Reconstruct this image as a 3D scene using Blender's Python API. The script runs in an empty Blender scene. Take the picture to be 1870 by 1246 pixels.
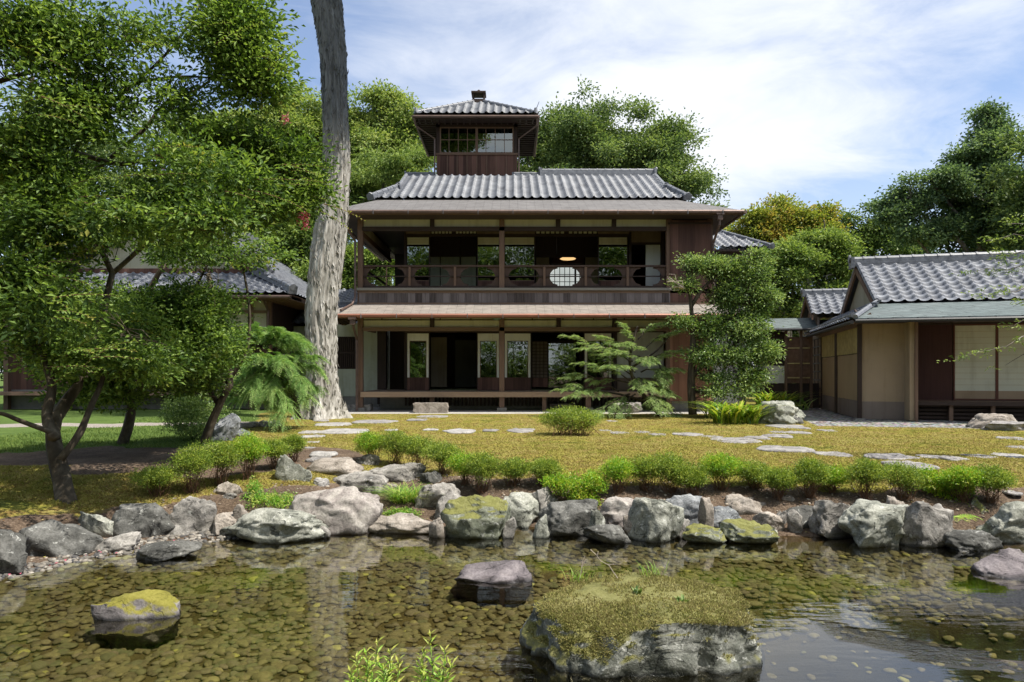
import bpy, math, random
import numpy as np
from mathutils import Vector, Matrix
R=math.radians
SC=bpy.context.scene
# ------------------------------------------------------------ camera, sky, sun, exposure
F=1250.0; CX=935.0; HY=680.0; ZC=1.14          # focal length in photo pixels, principal x, horizon y, eye height over the lawn
cd=bpy.data.cameras.new('camera'); cam=bpy.data.objects.new('camera',cd); SC.collection.objects.link(cam)
cam.location=(0,0,ZC); cam.rotation_euler=(R(90),0,0)
cd.sensor_width=36; cd.lens=36*F/1870; cd.shift_y=(HY-623)/1870; cd.clip_start=.05; cd.clip_end=2000
SC.camera=cam
SUN_DIR=Vector((.453,-.212,.866)).normalized()
el=math.asin(SUN_DIR.z)
w=bpy.data.worlds.new('World'); SC.world=w; w.use_nodes=True
def world():
    nt=w.node_tree; N=nt.nodes; L=nt.links
    for n in list(N): N.remove(n)
    out=N.new('ShaderNodeOutputWorld'); bg=N.new('ShaderNodeBackground')
    sky=N.new('ShaderNodeTexSky'); sky.sky_type='NISHITA'; sky.sun_disc=False
    sky.sun_elevation=el; sky.sun_rotation=math.atan2(SUN_DIR.x,SUN_DIR.y); sky.dust_density=.6; sky.ozone_density=1.6
    tc=N.new('ShaderNodeTexCoord')
    sep=N.new('ShaderNodeSeparateXYZ'); L.new(tc.outputs['Generated'],sep.inputs[0])
    # project the view direction on a cloud layer: x/(z+.25), y/(z+.25)
    ad=N.new('ShaderNodeMath'); ad.operation='ADD'; ad.inputs[1].default_value=.22; L.new(sep.outputs[2],ad.inputs[0])
    mx=N.new('ShaderNodeMath'); mx.operation='MAXIMUM'; mx.inputs[1].default_value=.05; L.new(ad.outputs[0],mx.inputs[0])
    dx=N.new('ShaderNodeMath'); dx.operation='DIVIDE'; L.new(sep.outputs[0],dx.inputs[0]); L.new(mx.outputs[0],dx.inputs[1])
    dy=N.new('ShaderNodeMath'); dy.operation='DIVIDE'; L.new(sep.outputs[1],dy.inputs[0]); L.new(mx.outputs[0],dy.inputs[1])
    cb=N.new('ShaderNodeCombineXYZ'); L.new(dx.outputs[0],cb.inputs[0]); L.new(dy.outputs[0],cb.inputs[1])
    mp=N.new('ShaderNodeMapping'); mp.inputs['Rotation'].default_value=(0,0,R(28)); mp.inputs['Scale'].default_value=(.75,1.0,1); mp.inputs['Location'].default_value=(1.35,.2,0)
    L.new(cb.outputs[0],mp.inputs[0])
    n1=N.new('ShaderNodeTexNoise'); n1.inputs['Scale'].default_value=1.15; n1.inputs['Detail'].default_value=7; n1.inputs['Roughness'].default_value=.52; n1.inputs['Distortion'].default_value=.35
    L.new(mp.outputs[0],n1.inputs['Vector'])
    n2=N.new('ShaderNodeTexNoise'); n2.inputs['Scale'].default_value=3.6; n2.inputs['Detail'].default_value=8; n2.inputs['Roughness'].default_value=.62; n2.inputs['Distortion'].default_value=.9
    L.new(mp.outputs[0],n2.inputs['Vector'])
    # bright bank: strongest a little right of centre, thinning towards both sides
    gx=N.new('ShaderNodeMath'); gx.operation='SUBTRACT'; gx.inputs[1].default_value=.27; L.new(dx.outputs[0],gx.inputs[0])
    ab=N.new('ShaderNodeMath'); ab.operation='ABSOLUTE'; L.new(gx.outputs[0],ab.inputs[0])
    bk=N.new('ShaderNodeMapRange'); bk.inputs['From Min'].default_value=.1; bk.inputs['From Max'].default_value=.75; bk.inputs['To Min'].default_value=.26; bk.inputs['To Max'].default_value=-.10; L.new(ab.outputs[0],bk.inputs[0])
    s1=N.new('ShaderNodeMath'); s1.operation='ADD'; L.new(n1.outputs[0],s1.inputs[0]); L.new(bk.outputs[0],s1.inputs[1])
    s2=N.new('ShaderNodeMath'); s2.operation='MULTIPLY_ADD'; s2.inputs[1].default_value=.38; L.new(n2.outputs[0],s2.inputs[0]); L.new(s1.outputs[0],s2.inputs[2])
    cr=N.new('ShaderNodeMapRange'); cr.interpolation_type='SMOOTHSTEP'; cr.inputs['From Min'].default_value=.48; cr.inputs['From Max'].default_value=.93; L.new(s2.outputs[0],cr.inputs[0])
    # a touch more cloud near the horizon
    hz=N.new('ShaderNodeMapRange'); hz.inputs['From Min'].default_value=.0; hz.inputs['From Max'].default_value=.35; hz.inputs['To Min'].default_value=.55; hz.inputs['To Max'].default_value=.14; L.new(sep.outputs[2],hz.inputs[0])
    m2=N.new('ShaderNodeMath'); m2.operation='MAXIMUM'; L.new(cr.outputs[0],m2.inputs[0]); L.new(hz.outputs[0],m2.inputs[1])
    sc=N.new('ShaderNodeVectorMath'); sc.operation='SCALE'; sc.inputs['Scale'].default_value=.084; L.new(sky.outputs[0],sc.inputs[0])
    tint=N.new('ShaderNodeVectorMath'); tint.operation='MULTIPLY'; tint.inputs[1].default_value=(.93,1.02,1.14); L.new(sc.outputs[0],tint.inputs[0])
    mix=N.new('ShaderNodeMix'); mix.data_type='RGBA'; mix.inputs['B'].default_value=(.52,.54,.575,1)
    L.new(m2.outputs[0],mix.inputs['Factor']); L.new(tint.outputs[0],mix.inputs['A'])
    L.new(mix.outputs['Result'],bg.inputs[0]); bg.inputs[1].default_value=1.0
    L.new(bg.outputs[0],out.inputs[0])
world()
sd=bpy.data.lights.new('sun','SUN'); sd.energy=3.9; sd.angle=R(.53); sd.color=(1,.95,.86)
so=bpy.data.objects.new('sun',sd); SC.collection.objects.link(so)
so.rotation_euler=SUN_DIR.to_track_quat('Z','Y').to_euler(); so.location=(10,-5,30)
vs=SC.view_settings; vs.view_transform='Standard'; vs.look='None'; vs.exposure=1.0; vs.gamma=1
SC.cycles.max_bounces=8; SC.cycles.transparent_max_bounces=16; SC.cycles.diffuse_bounces=4
SC.cycles.caustics_reflective=False; SC.cycles.caustics_refractive=False
# ------------------------------------------------------------ helpers
def P(px,py,Y): return np.array([(px-CX)/F*Y, Y, ZC-(py-HY)/F*Y])
def G(px,py,z=0.0):
    Y=(ZC-z)*F/(py-HY); return np.array([(px-CX)/F*Y,Y,z])
rng=np.random.default_rng(7)
def _hash(i,j,k,s=0):
    n=(i*374761393+j*668265263+k*2147483647%4294967291+s*974634777)&0xFFFFFFFF
    n=(n^(n>>13))*1274126177&0xFFFFFFFF
    n=(n^(n>>16))*2246822519&0xFFFFFFFF
    return ((n^(n>>15))&0xFFFF)/65535.0
def vnoise(p,s=0):
    p=np.asarray(p,float); i=np.floor(p).astype(np.int64); f=p-i; f=f*f*(3-2*f); r=0
    for a in (0,1):
        wa=f[...,0] if a else 1-f[...,0]
        for b in (0,1):
            wb=f[...,1] if b else 1-f[...,1]
            for c in (0,1):
                wc=f[...,2] if c else 1-f[...,2]
                r=r+wa*wb*wc*_hash(i[...,0]+a,i[...,1]+b,i[...,2]*7919+c*7919,s)
    return r*2-1
def fbm(p,o=4,s=0,rough=.5):
    p=np.asarray(p,float); r=0; a=1; t=0
    for k in range(o):
        r=r+a*vnoise(p*2**k+17.3*k,s+k); t+=a; a*=rough
    return r/t
def nrm(v):
    v=np.asarray(v,float); return v/np.maximum(np.linalg.norm(v,axis=-1,keepdims=True),1e-9)
COL=SC.collection
def tag(o,label=None,cat=None,group=None,kind=None):
    if label: o['label']=label
    if cat: o['category']=cat
    if group: o['group']=group
    if kind: o['kind']=kind
    return o
def root_loc(p):
    while p.parent is not None: p=p.parent
    return np.array(p.location)
def link(name,me,mat,parent,loc):
    o=bpy.data.objects.new(name,me); COL.objects.link(o)
    if mat is not None:
        for m in (mat if isinstance(mat,(list,tuple)) else [mat]): me.materials.append(m)
    if parent is not None: o.parent=parent
    else: o.location=loc
    return o
def off(parent,loc):
    return root_loc(parent) if parent is not None else np.array(loc if loc is not None else (0,0,0),float)
def empty(name,loc,label,cat,group=None,kind=None):
    o=bpy.data.objects.new(name,None); COL.objects.link(o); o.location=tuple(loc); o.empty_display_size=.2
    return tag(o,label,cat,group,kind)
class MB:
    def __init__(s,M=None): s.v=[]; s.f=[]; s.M=M; s.mi=[]; s.cur=0
    def add(s,vs,fs):
        b=len(s.v)
        for p in vs:
            p=tuple(float(c) for c in p)
            if s.M is not None:
                q=s.M@Vector(p); p=(q.x,q.y,q.z)
            s.v.append(p)
        for f in fs: s.f.append(tuple(b+i for i in f)); s.mi.append(s.cur)
        return s
    def box(s,x0,x1,y0,y1,z0,z1):
        v=[(x,y,z) for z in (z0,z1) for y in (y0,y1) for x in (x0,x1)]
        return s.add(v,[(0,2,3,1),(4,5,7,6),(0,1,5,4),(2,6,7,3),(0,4,6,2),(1,3,7,5)])
    def bar(s,a,b,wd,hg,up=(0,0,1)):
        a=np.array(a,float); b=np.array(b,float); d=nrm(b-a); sd_=np.cross(d,up)
        if np.linalg.norm(sd_)<1e-5: sd_=np.cross(d,(0,1,0))
        sd_=nrm(sd_); u=np.cross(sd_,d); v=[]
        for p in (a,b):
            for (i,j) in ((-1,-1),(1,-1),(1,1),(-1,1)): v.append(p+sd_*i*wd/2+u*j*hg/2)
        return s.add(v,[(0,3,2,1),(4,5,6,7),(0,1,5,4),(1,2,6,5),(2,3,7,6),(3,0,4,7)])
    def tube(s,pts,rad,n=8,cap=True):
        pts=[np.array(p,float) for p in pts]
        if not hasattr(rad,'__len__'): rad=[rad]*len(pts)
        ref=np.array([.13,.21,.97]); v=[]; fs=[]
        for i,p in enumerate(pts):
            d=pts[min(i+1,len(pts)-1)]-pts[max(i-1,0)]; d=nrm(d)
            if abs(d@ref)>.98: ref=np.array([.9,.3,.1])
            a=nrm(np.cross(d,ref)); b=np.cross(d,a)
            for k in range(n):
                t=2*math.pi*k/n; v.append(p+(a*math.cos(t)+b*math.sin(t))*rad[i])
        for i in range(len(pts)-1):
            for k in range(n):
                fs.append((i*n+k,i*n+(k+1)%n,(i+1)*n+(k+1)%n,(i+1)*n+k))
        if cap: fs.append(tuple(range(n-1,-1,-1))); fs.append(tuple((len(pts)-1)*n+k for k in range(n)))
        return s.add(v,fs)
    def prism(s,poly,vec):
        """poly: list of 3-D points, extruded by vec"""
        n=len(poly); vec=np.array(vec,float)
        v=[np.array(p,float) for p in poly]+[np.array(p,float)+vec for p in poly]
        fs=[tuple(range(n)),tuple(range(2*n-1,n-1,-1))]+[(i,i+n,(i+1)%n+n,(i+1)%n) for i in range(n)]
        return s.add(v,fs)
    def build(s,name,mat,parent=None,loc=None,smooth=False):
        o=off(parent,loc); me=bpy.data.meshes.new(name)
        me.from_pydata([tuple(np.array(p)-o) for p in s.v],[],s.f)
        ob=link(name,me,mat,parent,tuple(o))
        me.polygons.foreach_set('material_index',s.mi)
        if smooth: me.polygons.foreach_set('use_smooth',[True]*len(me.polygons))
        me.update(); return ob
def npmesh(name,V,Fq,mat,parent=None,loc=None,smooth=True,attrs=None):
    """V (n,3), Fq (m,k) numpy arrays"""
    o=off(parent,loc); me=bpy.data.meshes.new(name); V=np.asarray(V,float)-o
    n=len(V); m,k=Fq.shape
    me.vertices.add(n); me.vertices.foreach_set('co',V.astype(np.float32).ravel())
    me.loops.add(m*k); me.loops.foreach_set('vertex_index',Fq.astype(np.int32).ravel())
    me.polygons.add(m); me.polygons.foreach_set('loop_start',np.arange(0,m*k,k,dtype=np.int32)); 
    me.polygons.foreach_set('use_smooth',np.full(m,bool(smooth)))
    if attrs:
        for a,val in attrs.items():
            at=me.attributes.new(a,'FLOAT','POINT'); at.data.foreach_set('value',np.asarray(val,np.float32))
    me.update(calc_edges=True); me.validate()
    return link(name,me,mat,parent,tuple(o))
# ------------------------------------------------------------ materials
def newmat(name):
    m=bpy.data.materials.new(name); m.use_nodes=True; nt=m.node_tree
    return m,nt,nt.nodes,nt.links,nt.nodes['Principled BSDF']
def noise(N,L,scale,detail=4,rough=.55,vec=None,dist=0):
    n=N.new('ShaderNodeTexNoise'); n.inputs['Scale'].default_value=scale; n.inputs['Detail'].default_value=detail
    n.inputs['Roughness'].default_value=rough; n.inputs['Distortion'].default_value=dist
    if vec is not None: L.new(vec,n.inputs['Vector'])
    return n.outputs['Fac']
def coords(N,L,scale=(1,1,1),rot=(0,0,0),kind='Object'):
    tc=N.new('ShaderNodeTexCoord'); mp=N.new('ShaderNodeMapping'); mp.inputs['Scale'].default_value=scale; mp.inputs['Rotation'].default_value=rot
    L.new(tc.outputs[kind],mp.inputs[0]); return mp.outputs[0]
def ramp(N,L,fac,stops,interp='LINEAR'):
    r=N.new('ShaderNodeValToRGB'); r.color_ramp.interpolation=interp
    el_=r.color_ramp.elements
    while len(el_)<len(stops): el_.new(.5)
    for e,(p,c) in zip(el_,stops): e.position=p; e.color=(*c,1) if len(c)==3 else c
    L.new(fac,r.inputs[0]); return r.outputs[0]
def mixc(N,L,fac,a,b,mode='MIX'):
    m=N.new('ShaderNodeMix'); m.data_type='RGBA'; m.blend_type=mode
    for k,x in (('Factor',fac),('A',a),('B',b)):
        if isinstance(x,(int,float)): m.inputs[k].default_value=x
        elif isinstance(x,tuple): m.inputs[k].default_value=(*x[:3],1)
        else: L.new(x,m.inputs[k])
    return m.outputs['Result']
def mth(N,L,op,a,b=None,c=None):
    m=N.new('ShaderNodeMath'); m.operation=op
    for i,x in enumerate((a,b,c)):
        if x is None: continue
        if isinstance(x,(int,float)): m.inputs[i].default_value=x
        else: L.new(x,m.inputs[i])
    return m.outputs[0]
def mrange(N,L,x,a,b,c=0,d=1,smooth=True):
    m=N.new('ShaderNodeMapRange'); m.interpolation_type='SMOOTHSTEP' if smooth else 'LINEAR'
    m.inputs['From Min'].default_value=a; m.inputs['From Max'].default_value=b; m.inputs['To Min'].default_value=c; m.inputs['To Max'].default_value=d
    L.new(x,m.inputs[0]); return m.outputs[0]
def bump(N,L,h,strength,dist,prev=None):
    b=N.new('ShaderNodeBump'); b.inputs['Strength'].default_value=strength; b.inputs['Distance'].default_value=dist
    L.new(h,b.inputs['Height'])
    if prev is not None: L.new(prev,b.inputs['Normal'])
    return b.outputs[0]
def sc3(c,k): return tuple(min(1,x*k) for x in c[:3])
def m_plain(name,col,rough=.7,var=.25,scale=4,bmp=.15,spec=.3,metal=0,stretch=(1,1,1),bs=60):
    m,nt,N,L,B=newmat(name); v=coords(N,L,stretch)
    a=noise(N,L,scale,6,.6,v); c=ramp(N,L,a,[(.3,sc3(col,1-var)),(.7,sc3(col,1+var))])
    sk=noise(N,L,1.0,5,.6,coords(N,L,(7,7,.5))); dt=noise(N,L,.9,5,.65,coords(N,L))
    c=mixc(N,L,.8,c,ramp(N,L,mth(N,L,'MULTIPLY_ADD',sk,.5,mth(N,L,'MULTIPLY',dt,.5)),[(.36,(.72,.69,.64)),(.5,(1,1,1)),(.7,(1.06,1.06,1.05))]),'MULTIPLY')
    L.new(c,B.inputs['Base Color']); B.inputs['Roughness'].default_value=rough; B.inputs['Specular IOR Level'].default_value=spec; B.inputs['Metallic'].default_value=metal
    if bmp: L.new(bump(N,L,noise(N,L,bs,4,.6,v),bmp,.01),B.inputs['Normal'])
    return m
def m_wood(name,c1,c2,axis='Z',rough=.65,board=0,spec=.25):
    """weathered timber: streaks along axis, optional board to board change every `board` metres across X"""
    m,nt,N,L,B=newmat(name); s={'X':(.6,14,14),'Z':(14,14,.6),'Y':(14,.6,14)}[axis]
    v=coords(N,L,s); a=noise(N,L,2.2,6,.65,v,.4); b=noise(N,L,.8,3,.5,coords(N,L))
    f=mth(N,L,'MULTIPLY_ADD',b,.5,mth(N,L,'MULTIPLY',a,.6))
    if board:
        tc=N.new('ShaderNodeTexCoord'); sp=N.new('ShaderNodeSeparateXYZ'); L.new(tc.outputs['Object'],sp.inputs[0])
        wn=N.new('ShaderNodeTexWhiteNoise'); wn.noise_dimensions='1D'
        L.new(mth(N,L,'FLOOR',mth(N,L,'DIVIDE',sp.outputs[0],board)),wn.inputs['W'])
        f=mth(N,L,'ADD',f,mth(N,L,'MULTIPLY_ADD',wn.outputs['Value'],.5,-.25))
    c=ramp(N,L,f,[(.25,c1),(.8,c2)])
    L.new(c,B.inputs['Base Color']); B.inputs['Roughness'].default_value=rough; B.inputs['Specular IOR Level'].default_value=spec
    L.new(bump(N,L,a,.25,.004),B.inputs['Normal']); return m
def m_leaf(name,c1,c2,c3,trans=.35,rough=.45,odd=None,oddamt=0,spec=.35):
    """leaf colour from a random per-leaf attribute and a slow patch to patch change"""
    m,nt,N,L,B=newmat(name)
    at=N.new('ShaderNodeAttribute'); at.attribute_name='tint'
    pn=noise(N,L,.55,3,.5,coords(N,L)); f=mth(N,L,'MULTIPLY_ADD',mth(N,L,'SUBTRACT',pn,.5),.9,at.outputs['Fac'])
    st=[(.05,c1),(.5,c2),(.92,c3)]
    c=ramp(N,L,f,st)
    if odd:
        nn=noise(N,L,1.3,3,.5,coords(N,L)); g=mrange(N,L,mth(N,L,'MULTIPLY_ADD',at.outputs['Fac'],.25,nn),.62-oddamt*.3,.72-oddamt*.3)
        c=mixc(N,L,g,c,odd)
    L.new(c,B.inputs['Base Color']); B.inputs['Roughness'].default_value=rough; B.inputs['Specular IOR Level'].default_value=spec
    tr=N.new('ShaderNodeBsdfTranslucent'); L.new(mixc(N,L,1.0,c,(1.0,1.0,.55),'MULTIPLY'),tr.inputs[0])
    mx=N.new('ShaderNodeMixShader'); mx.inputs[0].default_value=trans
    L.new(B.outputs[0],mx.inputs[1]); L.new(tr.outputs[0],mx.inputs[2]); L.new(mx.outputs[0],N['Material Output'].inputs[0]); return m
def m_rock(name,c1,c2,c3,moss=0.0,mosscol=(.20,.19,.03),lichen=.4,scale=1.0,lcol=(.50,.50,.46)):
    m,nt,N,L,B=newmat(name)
    tc=N.new('ShaderNodeTexCoord'); oi=N.new('ShaderNodeObjectInfo')
    va=N.new('ShaderNodeVectorMath'); va.operation='ADD'; cbx=N.new('ShaderNodeCombineXYZ')
    r10=mth(N,L,'MULTIPLY',oi.outputs['Random'],37.0)
    for i in range(3): L.new(r10,cbx.inputs[i])
    L.new(tc.outputs['Object'],va.inputs[0]); L.new(cbx.outputs[0],va.inputs[1])
    mp=N.new('ShaderNodeMapping'); mp.inputs['Scale'].default_value=(scale,)*3; L.new(va.outputs[0],mp.inputs[0]); v=mp.outputs[0]
    a=noise(N,L,4.5,8,.62,v,.6); c=ramp(N,L,a,[(.28,c1),(.5,c2),(.72,c3)])
    li=noise(N,L,16,6,.7,v,.5); c=mixc(N,L,mrange(N,L,li,.62-.1*lichen,.70-.05*lichen,0,min(1,lichen*1.6)),c,lcol)
    fine=noise(N,L,60,3,.6,v); c=mixc(N,L,.75,c,ramp(N,L,fine,[(.25,(.42,.42,.42)),(.6,(1.15,1.15,1.15))]),'MULTIPLY')
    vd=N.new('ShaderNodeTexNoise'); vd.inputs['Scale'].default_value=2.2; vd.inputs['Detail'].default_value=6; vd.inputs['Distortion'].default_value=1.8; L.new(v,vd.inputs['Vector'])
    ck=mth(N,L,'ABSOLUTE',mth(N,L,'SUBTRACT',vd.outputs['Fac'],.5)); crack=mth(N,L,'MAXIMUM',mrange(N,L,ck,.0,.014,0,1),mrange(N,L,a,.44,.52)); c=mixc(N,L,crack,sc3(c1,.6),c)
    geo=N.new('ShaderNodeNewGeometry'); sp=N.new('ShaderNodeSeparateXYZ'); L.new(geo.outputs['Normal'],sp.inputs[0])
    if moss>0:
        mn=noise(N,L,3.2,6,.65,v); k=mth(N,L,'ADD',mth(N,L,'MULTIPLY',sp.outputs[2],.55),mn)
        mk=mrange(N,L,k,1.02-moss*.5,1.16-moss*.5); mfn=noise(N,L,45,4,.7,v)
        mfn=mth(N,L,'MULTIPLY_ADD',mn,.5,mth(N,L,'MULTIPLY',mfn,.5)); mc=ramp(N,L,mfn,[(.3,sc3(mosscol,.45)),(.5,mosscol),(.72,(mosscol[0]*1.5,mosscol[1]*1.45,mosscol[2]*2.2))])
        c=mixc(N,L,mk,c,mc)
    # the damp, dark band just above the water line
    spz=N.new('ShaderNodeSeparateXYZ'); L.new(geo.outputs['Position'],spz.inputs[0])
    wz=mth(N,L,'MULTIPLY_ADD',a,.05,spz.outputs[2]); wet=mrange(N,L,wz,WATER+.025,WATER+.06); c=mixc(N,L,wet,sc3(c1,.35),c)
    L.new(c,B.inputs['Base Color']); L.new(mrange(N,L,wz,WATER+.02,WATER+.05,.25,.85),B.inputs['Roughness']); B.inputs['Specular IOR Level'].default_value=.3
    b1=bump(N,L,a,.6,.05); b2=bump(N,L,li,.5,.012,b1); b3=bump(N,L,fine,.5,.005,b2); b4=bump(N,L,crack,.6,.01,b3); L.new(b4,B.inputs['Normal'])
    return m
WATER=-.50
# ------------------------------------------------------------ ground
SHORE=[(-30,1.0),(-9,3.0),(-5.6,4.2),(-4.75,4.75),(-4.1,5.35),(-3.75,6.0),(-2.95,6.62),(-1.95,6.8),(-1.45,7.2),(-.76,7.12),(.08,7.12),(.85,6.8),(1.95,6.75),(3.0,6.65),(4.08,6.55),(4.8,6.45),(6.5,6.3),(9,6.6),(14,7.5),(30,9)]
NEAR=[(30,-2.0),(9,1.6),(4,2.55),(1,2.75),(-1.5,2.85),(-4,2.3),(-30,-8)]
def seg_dist(px,py,poly):
    d=np.full(px.shape,1e9)
    for (x0,y0),(x1,y1) in zip(poly[:-1],poly[1:]):
        dx,dy=x1-x0,y1-y0; t=np.clip(((px-x0)*dx+(py-y0)*dy)/(dx*dx+dy*dy),0,1)
        d=np.minimum(d,np.hypot(px-x0-t*dx,py-y0-t*dy))
    return d
def shore_y(x,poly): 
    p=sorted(poly); return np.interp(x,[a for a,b in p],[b for a,b in p])
def sstep(x,a,b):
    t=np.clip((x-a)/(b-a),0,1); return t*t*(3-2*t)
def gheight(x,y):
    x=np.asarray(x,float); y=np.asarray(y,float)
    ds=seg_dist(x,y,SHORE)*np.where(y>shore_y(x,SHORE),1,-1)     # + on the far bank
    dn=seg_dist(x,y,NEAR)*np.where(y<shore_y(x,NEAR),1,-1)       # + on the near bank
    p=np.stack([x,y,np.zeros_like(x)],-1)
    n1=fbm(p*1.3,3,3); n2=fbm(p*5,3,9)
    gully=np.exp(-((x+1.45)/.95)**2)*np.where(y<10.5,1,np.exp(-(y-10.5)**2))
    left=sstep(x,-2.4,-3.2)
    steep=np.interp(ds,[-3,-1.6,-.5,0,.32,.62,1.1,2.3],[-.71,-.69,-.62,-.54,-.47,-.25,-.12,0.0])
    soft=np.interp(ds,[-3,-1.6,-.5,0,.35,.9,1.9,3.0],[-.71,-.69,-.60,-.52,-.44,-.30,-.12,0.0])
    z=steep*(1-gully)+soft*gully
    zl=np.interp(ds,[-3,-1.6,-.6,0,.55,.9,1.5,2.6],[-.71,-.68,-.57,-.505,-.455,-.24,-.12,0.0]); z=z*(1-left)+zl*left
    zn=np.interp(dn,[-3,-1.2,-.4,0,.4,1,3],[-.71,-.69,-.62,-.52,-.42,-.38,-.3])
    z=np.where(dn>ds,zn,z)
    z=z-.28*sstep(x,1.0,1.9)*sstep(-y,-5.6,-4.9)*sstep(-dn,.2,.9)
    land=sstep(np.maximum(ds,dn),.05,.8)
    z=z+land*(n1*.028+n2*.006)+(1-land)*n2*.012
    flat=sstep(y,17.6,18.6)*sstep(x,-6,-4.9)                       # level apron by the house
    z=z*(1-flat)
    return z
def zat(px,py):
    """ground height where the view ray through px,py first meets the land"""
    Y=np.arange(3.0,45,.02); x=(px-CX)/F*Y; zr=ZC-(py-HY)/F*Y; hit=np.nonzero(zr<=gheight(x,Y))[0]
    return float(zr[hit[0]]) if len(hit) else 0.0
def axis(lo,hi,st,far,g=1.22):
    a=list(np.arange(lo,hi+st/2,st)); s=st; x=hi; b=[]
    while x<far: s*=g; x+=s; b.append(x)
    s=st; x=lo; c=[]
    while x>-far: s*=g; x-=s; c.append(x)
    return np.array(c[::-1]+a+b)
gx=axis(-9,10,.055,600); gy=axis(2.2,19.5,.055,600)
X,Y=np.meshgrid(gx,gy); Zg=gheight(X,Y)
ny,nx=X.shape
idx=np.arange(nx*ny).reshape(ny,nx)
quads=np.stack([idx[:-1,:-1],idx[:-1,1:],idx[1:,1:],idx[1:,:-1]],-1).reshape(-1,4)
Vg=np.stack([X,Y,Zg],-1).reshape(-1,3)
x_=Vg[:,0]; y_=Vg[:,1]
ds=seg_dist(x_,y_,SHORE)*np.where(y_>shore_y(x_,SHORE),1,-1)
dn=seg_dist(x_,y_,NEAR)*np.where(y_<shore_y(x_,NEAR),1,-1)
p3=np.stack([x_,y_,0*x_],-1); wob=fbm(p3*1.6,4,21); wob2=fbm(p3*6,3,5)
# soil strip between the boulders and the moss; wide under the trees on the left and in the gully
soilw=1.0+.5*np.exp(-((x_+1.2)/1.1)**2)+.0*x_
soil=1-sstep(ds+wob*.25+wob2*.12-soilw,-.15,.15)
# bare earth under the left trees
e=((x_+4.6)/2.6)**2+((y_-9.3)/1.35)**2
soil=np.maximum(soil,1-sstep(e+wob*.7+wob2*.2,.75,1.1))
grass=sstep(-x_-3.9-.28*(y_-9)+wob*.5,-.2,.5)*sstep(y_+wob*.4,8.5,9.2)
path=np.exp(-((y_-(15.2+.12*(x_+6)+wob*.3))/.55)**6)*sstep(-x_,4.9,5.6)
apron=sstep(y_,18.75,18.80)*sstep(x_,-5.6,-5.55)*(1-sstep(x_,7.0,7.05))
def inpoly(px,py,poly):
    r=np.zeros(px.shape,bool); n=len(poly)
    for i in range(n):
        xa,ya=poly[i]; xb,yb=poly[(i+1)%n]
        c=((ya>py)!=(yb>py))&(px<(xb-xa)*(py-ya)/(yb-ya+1e-12)+xa); r^=c
    return r
TC=np.array([8.33,16.4]); TU=np.array([.966,-.259]); TV=np.array([.259,.966])
gp=[TC+TU*a+TV*b for a,b in ((-1.3,-2.3),(4.3,-2.2),(12,-2.0),(12,6),(-1.3,6))]
gravel=inpoly(x_,y_+wob2*.05,[tuple(q) for q in gp]).astype(float)
bed=1-sstep(np.maximum(ds,dn),.0,.12); depth_dark=sstep(x_+wob*.4,1.1,1.7)*sstep(-y_+wob*.3,-5.6,-5.0)
grass=np.maximum(grass,sstep(dn,.6,1.2)*.0+sstep(np.hypot(x_,y_-10),22,26))
grass*=1-apron; moss=(1-grass)*(1-soil)
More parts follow.
